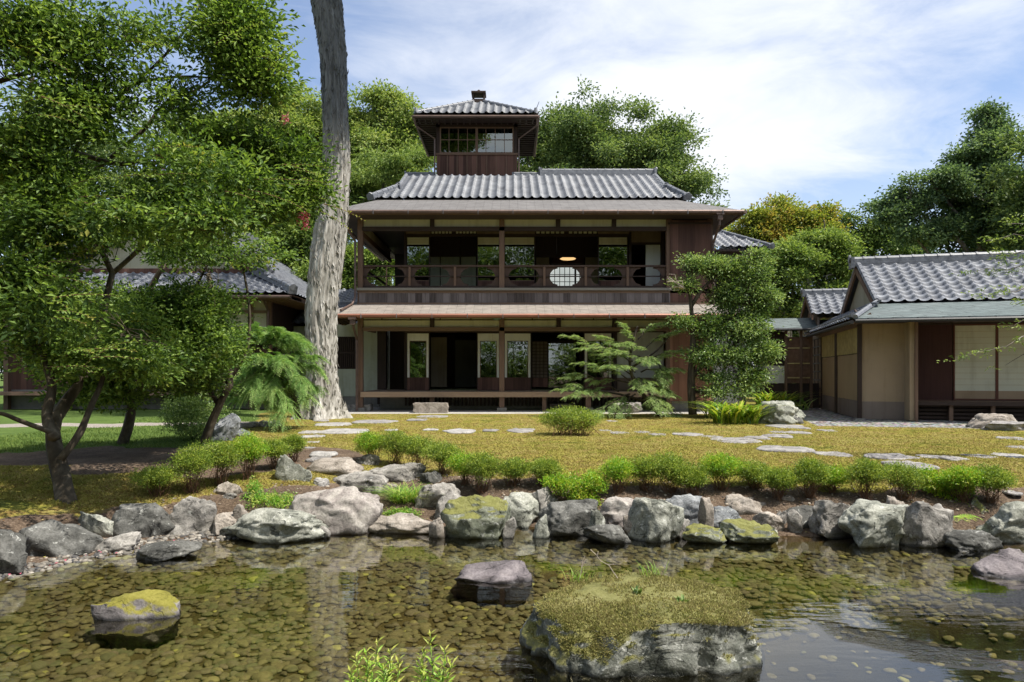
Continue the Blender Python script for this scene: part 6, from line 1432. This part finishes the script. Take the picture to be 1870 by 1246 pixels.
myrtle('third crape myrtle leaning right, next to the weeping conifer',tuple(b3),
 [arch([(372,815),(385,775),(405,730),(420,690),(400,600),(380,500)],b3[1],.08,.035,-.2),arch([(400,740),(350,660),(330,600)],b3[1],.045,.018,-.2),arch([(415,700),(450,640),(455,560),(440,470)],b3[1],.04,.012,-.2)],
 [pb(350,640,10.3,60,75,.9),pb(350,570,10.3,100,60,.9),pb(430,455,10.2,90,38,.9,.7),pb(350,690,10.4,70,45,.8),pb(375,560,10.3,50,50,.8,.9)],1400,113,-.22,m=17,size=.10,lsz=(.066,.034))
def shoots(idx,spots,seed,name='young_shoot'):
    o=[x for x in bpy.data.objects if x.name.startswith('crape_myrtle')][idx]; r=np.random.default_rng(seed)
    for (x0,y0,x1,y1,Y,n) in spots:
        mb=MB(); A=[[] for _ in range(6)]
        for _ in range(n):
            s=P(x0+r.uniform(-35,35),y0+r.uniform(-30,30),Y+r.uniform(-.4,.3)); v=P(x1,y1,Y-.3)-P(x0,y0,Y); v=v*r.uniform(.6,1.1)+r.normal(size=3)*.10; w=[s+v*t+np.array([0,0,-.10*t*t]) for t in (0,.25,.5,.75,1)]
            mb.tube(w,[.005,.004,.003,.002,.001],4,cap=False); L_=np.linalg.norm(v); m=max(8,int(L_/.022))
            for k in range(m):
                t=(k+.5)/m; p=s+v*t+np.array([0,0,-.10*t*t]); th=k*2.6; side=nrm(np.cross(v,(0,0,1.)))*math.cos(th)+np.array([0,0,1.])*math.sin(th)*.5; d=nrm(side+nrm(v)*.6); ll=.055*(1-.45*t)*r.uniform(.8,1.2)
                for q,xx in enumerate((p+d*ll*.5,d,np.array([0,0,1.])+r.normal(size=3)*.4,ll,ll*.5,np.clip(.6+.35*t+.15*r.normal(),0,1))): A[q].append(xx)
        st=mb.build(name,BK['stem'],o,smooth=True); crown('shoot_leaves',*[np.array(q) for q in A],LF['myrtle'],st)
shoots(0,[(90,560,190,545,6.2,4),(130,640,220,610,6.2,5),(60,480,150,440,6.3,4),(330,420,440,380,6.4,4),(420,330,540,310,6.7,4),(480,120,545,80,7.6,4),(250,300,350,270,6.6,4),(500,330,620,330,8.0,5),(380,60,470,20,7.4,4),(150,350,260,330,6.6,5),(80,200,180,170,6.9,4),(230,90,330,60,7.2,3),(560,380,640,390,8.3,4),(60,90,150,40,6.9,4),(110,680,190,660,6.6,4)],231)
# pink blossoms
for i,(px,py,Y) in enumerate([(291,298,8.0),(554,396,8.3),(556,410,8.3),(520,218,8.2)]):
    r=np.random.default_rng(200+i); c=P(px,py,Y); n=150 if i<2 else 60; s=.05 if i==0 else .032
    p=c+r.normal(size=(n,3))*s; V,Fq=leaf_mesh(p,r.normal(size=(n,3)),r.normal(size=(n,3)),r.uniform(.02,.035,n),r.uniform(.015,.025,n))
    o=npmesh('flower_cluster',V,Fq,LF['pink'],loc=c,smooth=False,attrs=dict(tint=np.repeat(r.random(n),4)))
    tag(o,['largest pink blossom cluster in the crape myrtle, left of centre','pink blossom cluster in front of the big trunk','small pink blossom just below another near the big trunk','faint pink blossom high in the crape myrtle near the big trunk'][i],'flower')
# dark rounded shrub under the myrtles
def shrub(name,label,cat,blobs,leaf,n,seed,m=9,size=.035,lsz=(.022,.011),stems=14,base=None,bark='stem',group=None,shell=.35,up=.4,srad=.006,stemspread=.2,fold=.25):
    r=np.random.default_rng(seed); b=np.array(base,float); o=empty(name,tuple(b),label,cat,group); mb=MB()
    p,d,k,rad=blob_points(r,blobs,n,shell,None,1,seed); d=nrm(d+np.array([0,0,.7]))
    B=np.array([q[:6] for q in blobs])
    for i in range(stems):
        q=B[r.integers(len(B))]; e=q[:3]+nrm(r.normal(size=3))*q[3:6]*.7; s=b+np.array([r.normal()*stemspread*q[3],r.normal()*stemspread*q[4],-.02])
        if len(B)>1: s[0]=b[0]+(q[0]-b[0])*.6+r.normal()*stemspread*q[3]
        e[2]=max(e[2],b[2]+.05); w=wiggle(r,s,e,3,.10); mb.tube(w,[srad,srad*.8,srad*.6,srad*.3],4,cap=False)
        for _ in range(2):
            e2=np.array(w[2])+nrm(r.normal(size=3)+np.array([0,0,.6]))*q[3:6]*.45; mb.tube(wiggle(r,w[2],e2,2,.1),[srad*.5,srad*.4,srad*.2],3,cap=False)
    mb.build('stems',BK[bark],o,smooth=True)
    L_=clumps(r,p,d,m,size,up,.8,lsz,seed=seed); crown('foliage',*L_,leaf,o,fold)
    return o
g=G(325,808); shrub('round_shrub','dark rounded shrub in shade beneath the crape myrtles','shrub',[(g[0],g[1]+.5,.45,.50,.5,.45)],LF['gloss'],900,121,9,.04,(.04,.02),base=g+(0,.5,0),bark='dark')
# clipped azalea on the lawn
g=G(1045,799); shrub('azalea_bush','clipped round azalea alone on the moss before the house','shrub',[(g[0],g[1]+.42,.30,.56,.44,.20),(g[0]-.1,g[1]+.42,.34,.35,.35,.16),(g[0]+.25,g[1]+.42,.30,.3,.3,.16)],LF['azalea'],1500,122,9,.03,(.026,.012),stems=60,base=g+(0,.42,0),stemspread=.5,shell=.3)
# row of low azaleas above the boulders
row=[(680,785,838,54,'first azalea at the upper left end of the bank row'),(722,792,846,52,'second azalea from the upper left end of the bank row'),(765,792,852,56,'third azalea, behind the long grey stone'),(808,800,862,60,'fourth azalea, leggy with reddish stems'),(850,822,880,58,'fifth azalea, above the squarish grey stone'),
(880,832,896,62,'sixth azalea, with bare reddish stems to the right of its foot'),(935,838,884,60,'seventh azalea, behind the notched green boulder'),(990,832,884,64,'eighth azalea, just left of the bright drooping one'),
(1128,842,898,62,'azalea immediately right of the bright drooping one'),(1180,832,893,60,'azalea behind the layered purplish boulder'),(1228,830,896,62,'azalea above the blue grey split boulder'),(1262,846,905,52,'low azalea before the gap with the little tan stone'),
(1322,832,892,66,'azalea right of the gap, above the tan slab'),(1382,838,888,60,'azalea behind the tan tilted slab'),(1428,856,908,60,'low azalea hanging to the cobbles'),(1478,846,905,58,'azalea above the brown eroded rock'),(1524,844,896,56,'azalea behind the blocky grey boulder'),
(1580,848,908,66,'azalea with spreading bare stems above the ridged boulder'),(1650,848,908,62,'small tree shaped azalea with dark forked stem'),(1815,862,914,70,'last azalea at the right end, umbrella shaped'),(1762,858,912,58,'azalea left of the umbrella shaped one'),
(285,845,903,80,'leftmost azalea, deep in tree shade'),(345,818,896,62,'second azalea from the left, half shaded'),(396,806,884,70,'tall azalea in the sun on the left bank'),(450,800,872,64,'azalea in the middle of the left bank group'),(500,798,850,54,'azalea near the right end of the left bank group'),(535,795,838,40,'small azalea touching the upright stone')]
for i,(px,t,b,wd,lab) in enumerate(row):
    b+=7; z=zat(px,b); g=G(px,b,z); Y=g[1]-.08; w=wd/F*Y*.5*1.42; h=(b-t)/F*Y
    r=np.random.default_rng(400+i); h*=r.uniform(.82,1.12); w*=r.uniform(.85,1.12); cz=z+h*.70
    bl=[(g[0]+r.uniform(-.25,.25)*w,Y+.12+r.uniform(-.06,.06),cz+r.uniform(-.03,.05),w*r.uniform(.5,.75),w*.62,h*r.uniform(.22,.34)) for _ in range(4)]+[(g[0],Y+.12,cz,w*.95,w*.8,h*.22)]
    shrub('azalea_bush',lab,'shrub',bl,LF['azalea' if i%4 else 'azbright'],int(r.uniform(750,1050)),400+i,9,.022,(.021,.009),stems=30,base=(g[0],Y+.12,z),group='azaleas along the top of the bank',stemspread=.14,srad=.004)
# bright drooping azalea
z=zat(1060,900); g=G(1055,905,z); Y=g[1]
shrub('azalea_bush','bright green azalea drooping over the black boulder','shrub',[(*P(1040,885,Y),.22,.2,.12),(*P(1085,880,Y),.16,.2,.11),(*P(1070,920,Y-.1),.20,.16,.14),(*P(1085,945,Y-.25),.09,.1,.06),(*P(1010,880,Y),.13,.15,.06)],LF['azbright'],950,441,10,.024,(.026,.013),stems=26,base=(g[0],Y+.1,z),srad=.005)
z=zat(1730,900); g=G(1725,900,z); Y=g[1]
shrub('azalea_bush','bright glossy azalea spilling down beside the square cut boulder','shrub',[(*P(1710,880,Y),.2,.2,.13),(*P(1745,890,Y),.17,.2,.13),(*P(1735,925,Y-.1),.15,.16,.13),(*P(1690,870,Y),.12,.15,.1)],LF['azbright'],900,442,10,.024,(.026,.013),stems=26,base=(g[0],Y+.1,z),srad=.005)
# broadleaf evergreen before the house
def multi(name,label,Y,trunks,blobs,leaf,n,seed,**k):
    b=G(trunks[0][0][0],trunks[0][0][1]); return tree(name,(b[0],Y,0),label,'tree',blobs,leaf,BK['dark'],n,k.pop('m',16),k.pop('size',.13),k.pop('lsz',(.085,.036)),limbs=[arch(t,Y,*rr) for t,rr in zip(trunks,k.pop('rad'))],seed=seed,twig=.5,**k)
multi('broadleaf_evergreen','glossy evergreen in cloud like tiers on a dark trunk right of the gallery',17.2,[[(1265,757),(1262,700),(1266,620),(1262,560),(1256,500)],[(1263,690),(1300,650),(1330,640),(1360,600),(1370,540)],[(1262,560),(1290,520),(1330,490),(1350,470)],[(1300,640),(1350,660),(1400,640)]],
 [pb(1270,482,17.2,34,20,.4),pb(1310,490,17.3,30,22,.4),pb(1250,520,17.2,26,16,.35),pb(1370,500,17.4,42,38,.6),pb(1385,470,17.4,26,16,.4),pb(1390,545,17.3,34,26,.5),pb(1330,540,17.3,32,26,.5),pb(1245,590,17.1,28,16,.4),pb(1300,600,17.2,36,26,.5),pb(1360,600,17.2,44,30,.6),pb(1395,640,17.1,26,24,.5),pb(1290,650,17.1,34,22,.5),pb(1340,650,17.1,36,26,.5),pb(1375,690,17.0,34,26,.5),pb(1310,690,17.0,30,16,.4),pb(1345,500,17.3,20,26,.4),pb(1320,715,17.0,46,16,.5,.5),pb(1330,575,17.4,50,16,.4,.5),pb(1375,570,17.3,30,40,.4,.5),pb(1300,640,17.3,50,14,.4,.4)],LF['gloss'],2600,131,rad=[(.12,.035),(.07,.025),(.05,.02),(.04,.015)],shell=.5,flat=.55,gate=-.18,gs=2.6,size=.11)
r=np.random.default_rng(44); mb=MB(); s=P(1250,527,16.9); 
for k in range(11):
    e=P(1216+r.uniform(-2,30),500+r.uniform(-2,34),16.9+r.uniform(-.2,.2)); w=wiggle(r,s,e,4,.1); mb.tube(w,[.016,.013,.010,.007,.003],4,cap=False)
o=[x for x in bpy.data.objects if x.name.startswith('broadleaf_evergreen')][0]; mb.build('dead_branch',BK['dead'],o,smooth=True)
# feathery conifers: flat sprays along drooping boughs
def sprays(r,path,nsp,slen,swid,droop,leaf=(.05,.011)):
    spm=22 if slen>.2 else 9
    """fern like sprays hung along a bough path (n,3)"""
    P_=np.array(path); seg=np.random.default_rng(int(r.integers(1e6)))
    t=seg.random(nsp)**.7*(len(P_)-1); i=np.clip(t.astype(int),0,len(P_)-2); f=(t-i)[:,None]; base=P_[i]*(1-f)+P_[i+1]*f
    bd=nrm(P_[i+1]-P_[i]); sd_=nrm(np.cross(bd,np.array([0,0,1.]))); side=np.where(seg.random(nsp)<.5,-1,1)[:,None]
    dirv=nrm(bd*seg.uniform(.5,1.1,(nsp,1))+sd_*side*seg.uniform(.2,1.0,(nsp,1))+np.array([0,0,.05])+seg.normal(size=(nsp,3))*.14)
    m=spm; s=np.linspace(.06,1,m)[None,:,None]; L_=(slen*seg.uniform(.6,1.2,nsp))[:,None,None]
    pos=base[:,None]+dirv[:,None]*L_*s+np.array([0,0,-1.])*(L_*droop*s**2)
    lat=nrm(np.cross(dirv,np.array([0,0,1.])+seg.normal(size=(nsp,3))*.25)); sg=np.where(np.arange(m)%2==0,1,-1)[None,:,None]
    d=nrm(dirv[:,None]*.8+lat[:,None]*sg*.8+np.array([0,0,-droop*.8])*s+seg.normal(size=(nsp,m,3))*.12)
    w=(1-.6*s)*L_*swid; p=pos+d*w*.5
    up=nrm(np.cross(dirv,lat)); up=up*np.sign(up[:,2:3]+1e-6); nn=up[:,None]+seg.normal(size=(nsp,m,3))*.22
    tt=np.clip(.5+.25*seg.normal(size=(nsp,1))+.12*seg.normal(size=(nsp,m)),0,1)
    return p.reshape(-1,3),d.reshape(-1,3),nn.reshape(-1,3),(w*np.ones_like(pos[...,:1])).reshape(-1)*1.15,np.full(nsp*m,leaf[1]),tt.reshape(-1)
def conifer(name,label,Y,trunks,boughs,leaf,seed,nsp,slen,swid,droop,base,lw=.022,fan=0):
    r=np.random.default_rng(seed); o=empty(name,tuple(base),label,'tree'); mb=MB(); parts=[]
    for t,r0,r1 in trunks: limb(mb,arch(t,Y,r0,r1),3,7)
    for bg in boughs:
        (x0,y0),(x1,y1),dy=bg[:3]; n=nsp if len(bg)<4 else int(bg[3]*nsp/44)
        a=P(x0,y0,Y); b=P(x1,y1,Y+dy); w=wiggle(r,a,b,6,.05); L_=np.linalg.norm(b-a)
        w=[p+np.array([0,0,-.10*L_*(i/6)**2+.06*L_*math.sin(i/6*math.pi)]) for i,p in enumerate(w)]
        mb.tube(w,[.022,.019,.016,.013,.010,.007,.004],5,cap=False)
        if not fan: parts.append(sprays(r,w[1:],n,slen,swid,droop,(.05,lw))); continue
        W_=np.array(w); bd=nrm(W_[-1]-W_[0]); sd_=nrm(np.cross(bd,(0,0,1.)))
        for q in range(fan):
            t=1.2+4.8*(q+r.random())/fan; i=min(5,int(t)); p0=W_[i]+(W_[i+1]-W_[i])*(t-i); sg=1 if q%2 else -1
            d=nrm(bd*r.uniform(.5,1.2)+sd_*sg*r.uniform(.3,1.1)+np.array([0,0,r.uniform(-.12,.22)])); l2=min(.42,L_*.5)*(1.15-.09*t)*r.uniform(.6,1.2)
            br=[p0+d*l2*s+np.array([0,0,-.22*l2*s*s]) for s in (0,.35,.7,1)]; mb.tube(br,[.006,.005,.004,.002],3,cap=False)
            parts.append(sprays(r,br,n,slen,swid,droop,(.05,lw)))
    mb.build('trunk',BK['dark'],o,smooth=True)
    A=[np.concatenate([q[i] for q in parts]) for i in range(6)]; crown('crown',*A,leaf,o,fold=.05)
    return o
g=G(1215,762)
conifer('low_conifer','low feathery conifer leaning left with layered light green boughs before the veranda',17.6,
 [([(1210,762),(1185,735),(1160,700),(1150,660),(1160,610),(1165,596)],.07,.02),([(1185,735),(1130,720),(1090,715)],.04,.015),([(1155,670),(1200,640),(1225,610)],.035,.012)],
 [((1160,690),(1038,602),-.2),((1155,660),(1062,625),-.4),((1150,640),(1100,612),.2),((1160,640),(1140,592),.0,26),((1165,620),(1195,590),.2,30),((1175,640),(1232,600),.1),((1170,660),(1240,635),-.1),((1170,680),(1236,668),-.2),((1160,700),(1060,652),-.5),((1150,700),(1035,680),-.3),((1130,715),(1022,698),-.6),((1130,720),(1045,712),-.9),((1150,720),(1085,748),-.9),((1160,720),(1120,762),-.9),((1180,700),(1225,715),-.5),((1185,720),(1205,738),-.9),((1160,680),(1110,660),-.8),((1165,690),(1180,700),-.9),((1165,650),(1190,655),-.7),((1150,660),(1120,640),-.7),((1215,745),(1240,765),-.6,26),((1170,640),(1140,625),-.5),((1200,660),(1215,690),-.4)],
 LF['conifer'],141,19,.13,.38,.25,(g[0],17.6,0),lw=.011,fan=22)
g=G(540,765)
conifer('weeping_conifer','soft weeping conifer with drooping green tresses left of the big trunk',14.2,
 [([(545,765),(535,720),(510,680),(490,640),(470,610)],.07,.03),([(520,700),(450,670),(420,650)],.04,.02)],
 [((480,635),(x,y),dy,56) for x,y in ((430,602),(460,592),(500,596),(530,604),(555,616),(415,628)) for dy in (-.3,.4)]+[((500,660),(x,y),dy,60) for x,y,dy in ((575,640,-.5),(582,665,-.1),(560,690,-.8),(520,650,-1.0),(470,640,-1.0),(440,660,-.8),(420,690,-.5),(412,660,.1),(500,700,-1.0),(460,700,-1.0))]+[((510,690),(x,y),dy,50) for x,y,dy in ((560,715,-.6),(578,700,.0),(480,722,-.9),(435,720,-.7),(415,715,0),(505,752,-1.1),(525,735,-1.1))],
 LF['weep'],142,92,.30,.30,.55,(g[0],14.2,0),lw=.013)
# strap leaved plants
def straps(name,label,px,py,wp,hp,n,seed,leaf='strap',zb=None,arcamt=.85,lwid=.045,group=None,dy=.45,cat='plant'):
    r=np.random.default_rng(seed); z=zat(px,py) if zb is None else zb; g=G(px,py,z); Y=g[1]+.25; W_=wp/F*Y/2; Hh=hp/F*Y
    V=[];Fq=[];T_l=[]
    for i in range(n):
        bx=g[0]+r.uniform(-.6,.6)*W_; by=Y+r.uniform(-.5,.5)*dy; th=r.uniform(0,6.28); L_=Hh*r.uniform(.75,1.25)*1.15; out=np.array([math.cos(th),math.sin(th),0])*r.uniform(.2,1)*arcamt*1.5
        tt=r.random(); s=np.array([-math.sin(th),math.cos(th),0]); m=5; b=len(V)
        for j in range(m+1):
            t=j/m; p=np.array([bx,by,z-.02])+out*L_*t*t*.9+out*L_*t*.25+np.array([0,0,L_*(t-.42*arcamt*t*t*1.4)]); w=lwid*.5*(math.sin(math.pi*min(1,t*.9+.12)))**.7*(1-t*.1)+.001
            if j==m: w=.002
            V+= [p-s*w,p+s*w]; T_l+=[tt,tt]
        for j in range(m): Fq.append((b+2*j,b+2*j+1,b+2*j+3,b+2*j+2))
    o=npmesh(name,np.array(V),np.array(Fq),LF[leaf],loc=(g[0],Y,z),smooth=True,attrs=dict(tint=np.array(T_l))); return tag(o,label,cat,group)
gs_='yellow green strap leaved clumps beside the flat topped boulder'
straps('strap_leaf_plant','largest yellow green strap leaved clump in front, left of the boulder',1350,775,120,58,190,151,group=gs_)
straps('strap_leaf_plant','strap leaved clump at the front left, its tips near the moss',1315,765,60,50,80,152,group=gs_)
straps('strap_leaf_plant','strap leaved clump rising behind the flat topped boulder',1420,748,90,50,120,153,group=gs_)
straps('strap_leaf_plant','dark strap leaved clump in the shade of the evergreen trunk',1290,748,60,44,50,154,leaf='gloss',group=gs_)
straps('strap_leaf_plant','small strap leaved clump at the right foot of the boulder',1475,750,40,34,24,155,leaf='gloss',group=gs_)
straps('grass_tuft','round fine grass tuft above the beige slab',735,932,66,52,420,156,leaf='grassy',lwid=.006,dy=.22,arcamt=.8,cat='grass tuft')
def herb(name,label,blobs,n,seed,lsz,size,base,stems=30,leaf='herb',cat='plant',m=7,bark='stem'):
    return shrub(name,label,cat,blobs,LF[leaf],n,seed,m,size,lsz,stems,base,group=None,srad=.003,stemspread=.5,shell=.6,bark=bark,fold=.1)
BK['green']=m_plain('green_stem',(.12,.20,.04),.7,.2,9,0,.2)
z=zat(490,935); g=G(488,932,z); herb('leafy_herb','bright green leafy herbs left of the banded boulder',[(g[0]-.08,g[1]+.1,z+.10,.24,.2,.10),(g[0]+.15,g[1]+.05,z+.08,.22,.2,.09),(*P(465,890,g[1]+.2),.08,.08,.12)],420,161,(.030,.010),.022,(g[0],g[1],z),bark='green')
z=zat(725,940); g=G(728,945,z); herb('leafy_herb','low green herbs growing above the beige slab',[(g[0],g[1]+.1,z+.03,.22,.12,.04)],150,162,(.024,.012),.018,(g[0],g[1],z),bark='green')
# herbs of the near bank, cut by the lower edge of the picture
def sprig(label,stems,seed,Y):
    r=np.random.default_rng(seed); c0=P(stems[0][0],1246,Y); o=empty('leafy_weed',(c0[0],Y,-.45),label,'plant','bright weeds at the lower edge of the picture'); mb=MB(); A=[[] for _ in range(6)]
    for (bx,tx_,ty_) in stems:
        b=P(bx,1330,Y+r.uniform(-.08,.08)); t=P(tx_,ty_,Y+r.uniform(-.1,.1)); w=wiggle(r,b,t,5,.04); mb.tube(w,[.004,.0035,.003,.0025,.002,.001],5,cap=False); W_=np.array(w)
        for k in range(30):
            s=.28+.72*k/29; q=s*5; i=min(4,int(q)); p=W_[i]+(W_[i+1]-W_[i])*(q-i); th=k*2.4+r.uniform(-.3,.3); d=nrm(np.array([math.cos(th),math.sin(th),.35+.5*s])); L_=.062*(1.1-.45*s)*r.uniform(.8,1.2)
            for j,x in enumerate((p+d*L_*.5,d,np.array([-d[0]*.35,-d[1]*.35,1])+r.normal(size=3)*.2,L_,L_*.24,np.clip(.35+.5*s+.15*r.normal(),0,1))): A[j].append(x)
    mb.build('stems',BK['green'],o); crown('leaves',np.array(A[0]),np.array(A[1]),np.array(A[2]),np.array(A[3]),np.array(A[4]),np.array(A[5]),LF['herb'],o,fold=.12)
sprig('left clump of bright green willow leaved weeds at the lower edge',[(668,650,1200),(676,668,1192),(690,690,1172),(700,712,1190),(705,728,1205),(690,676,1215),(700,700,1222),(660,640,1222)],171,2.75)
sprig('right clump of bright green willow leaved weeds at the lower edge',[(790,786,1158),(800,812,1188),(785,764,1212),(795,826,1212),(780,772,1186),(800,800,1225)],172,2.75)
# fern on the bank
def fern(label,px,py,n,L0,seed,Y,tilt=(0,-.6,.3)):
    r=np.random.default_rng(seed); c=P(px,py,Y); A=[[] for _ in range(6)]
    for k in range(n):
        th=math.pi*(1.0+ (k+.5)/n)+r.uniform(-.2,.2); d=nrm(np.array([math.cos(th),math.sin(th)*.9,.55])); L_=L0*r.uniform(.8,1.15)
        for j in range(18):
            s=(j+1)/18; p=c+d*L_*s+np.array([0,0,-.55*L_*s*s]); lat=nrm(np.cross(d,(0,0,1)))
            for sg in (-1,1):
                w=L_*.30*math.sin(math.pi*min(1,s*.85+.15)); dd=nrm(lat*sg+d*.35+np.array([0,0,-.15])); 
                for q,x in enumerate((p+dd*w*.5,dd,np.array([0,0,1.])+r.normal(size=3)*.1,w,L_*.045,.3+.5*r.random())): A[q].append(x)
    V,Fq=leaf_mesh(*[np.array(a) for a in A[:5]],fold=.05); return tag(npmesh('fern',V,Fq,LF['herb'],loc=c,smooth=False,attrs=dict(tint=np.repeat(np.array(A[5]),4))),label,'fern')
fern('fern arching over the water right of the square cut boulder',1742,945,7,.26,181,6.75); fern('small fern frond hanging low at the waterline',1742,985,3,.16,182,6.6)
# little plants on the great rock
def top_of(x,y):
    d=np.hypot(GRV[:,0]-x,GRV[:,1]-y); c=GRV[d<.05]; return c[:,2].max() if len(c) else -.1
r=np.random.default_rng(190)
for i,(x,y,n,L_,lf,lab) in enumerate([(.45,4.6,46,.10,'grassy','tuft of green blades at the back left of the great mossy rock'),(.95,4.65,40,.12,'grassy','tuft of green blades at the back right of the great mossy rock'),(.78,4.25,16,.06,'gloss','dark little weed in the middle of the great mossy rock'),(1.02,4.1,16,.055,'gloss','dark little weed at the right of the great mossy rock'),(.25,4.55,26,.06,'grassy','short blades at the left shoulder of the great mossy rock')]):
    z=top_of(x,y); V=[];Fq=[];tl=[]
    for k in range(n):
        th=r.uniform(0,6.28); d=np.array([math.cos(th),math.sin(th),0]); s=np.array([-d[1],d[0],0]); w=.0018 if lf=='grassy' else .007; L2=L_*r.uniform(.5,1.2); b=len(V); p0=np.array([x,y,z-.01])+r.normal(size=3)*np.array([.04,.03,0])*(1 if lf=='grassy' else .3)
        for t,ww in ((0,w*.6),(.5,w),(1,w*.1)):
            p=p0+d*L2*(.15*t+.45*t*t)+np.array([0,0,L2*(t-.25*t*t)]); V+=[p-s*ww,p+s*ww]; tl+=[r.random()]*2
        Fq+=[(b,b+1,b+3,b+2),(b+2,b+3,b+5,b+4)]
    tag(npmesh('weed_tuft',np.array(V),np.array(Fq),LF[lf],loc=(x,y,z),attrs=dict(tint=np.array(tl))),lab,'plant','small plants on the great mossy rock')
for i,(px,py,bx,by,lab) in enumerate([(1064,1025,1058,1066,'dry brown seed head standing up from the back of the great rock'),(1088,1013,1128,1056,'long dry stalk bending left from the back of the great rock')]):
    a=P(bx,by,4.6); b=P(px,py,4.65); mb=MB(); mb.tube(wiggle(r,a,b,4,.03),[.003,.0025,.002,.002,.0015],5)
    for k in range(9 if i==0 else 3): mb.tube([b-(b-a)*.12*k*.3,b-(b-a)*.12*k*.3+np.array([r.normal()*.02,0,.025+.01*r.random()])],[.0025,.003],4)
    tag(mb.build('dry_stalk',BK['dead'],loc=a),lab,'plant')
# maple branches entering at the right edge
def maple():
    base=(7.1,8.6,0); Y=8.8; o=empty('maple_tree',base,'maple whose fine leafy twigs enter at the right edge before the tea house','tree'); r=np.random.default_rng(211); mb=MB()
    limb(mb,[(7.4,8.8,-.05,.10),(7.5,8.8,.9,.08),(7.3,8.8,1.9,.06),(7.2,8.8,2.8,.04)],4,8); A=[]
    c=[]
    for (a,b,n) in (((1925,600),(1745,655),16),((1935,620),(1835,668),9),((1930,560),(1830,600),9),((1930,470),(1770,500),24),((1930,450),(1790,470),22),((1930,500),(1800,540),20),((1930,430),(1800,440),20),((1930,520),(1850,560),14),((1935,400),(1840,410),18)):
        s=P(*a,Y); e=P(*b,Y+r.uniform(-.4,.4)); mb.tube([np.array((7.3,8.8,1.9)),(s+np.array((7.3,8.8,1.9)))/2+(0,0,.1),s],[.03,.02,.012],5,cap=False)
        w=wiggle(r,s,e,5,.04); mb.tube(w,[.010,.008,.007,.005,.004,.002],4,cap=False)
        for _ in range(n): t=r.random()**.8*5; i=min(4,int(t)); p=w[i]+(w[i+1]-w[i])*(t-i); c.append(p+r.normal(size=3)*np.array([.10,.12,.035]))
    mb.build('trunk',BK['grey'],o,smooth=True); c=np.array(c); L_=clumps(r,c,nrm(np.tile([-1.,0,.0],(len(c),1))),9,.05,.9,.3,(.052,.018)); crown('crown',*L_,LF['mid'],o)
maple()
# bamboo water rail low over the pond? none. fallen petals on the beach
n=26; r=np.random.default_rng(5); px=r.uniform(-4.3,-3.2,n); py=shore_y(px,SHORE)+r.uniform(-.02,.2,n); pz=gheight(px,py)+.02
V,Fq=leaf_mesh(np.stack([px,py,pz],-1),r.normal(size=(n,3)),np.tile([0,0,1.],(n,1)),np.full(n,.03),np.full(n,.02)); tag(npmesh('fallen_petals',V,Fq,LF['pink'],loc=(-3.8,6,-.45),smooth=False,attrs=dict(tint=np.full(4*n,.4))),'pink petals fallen on the shaded beach',"petals",kind='stuff')
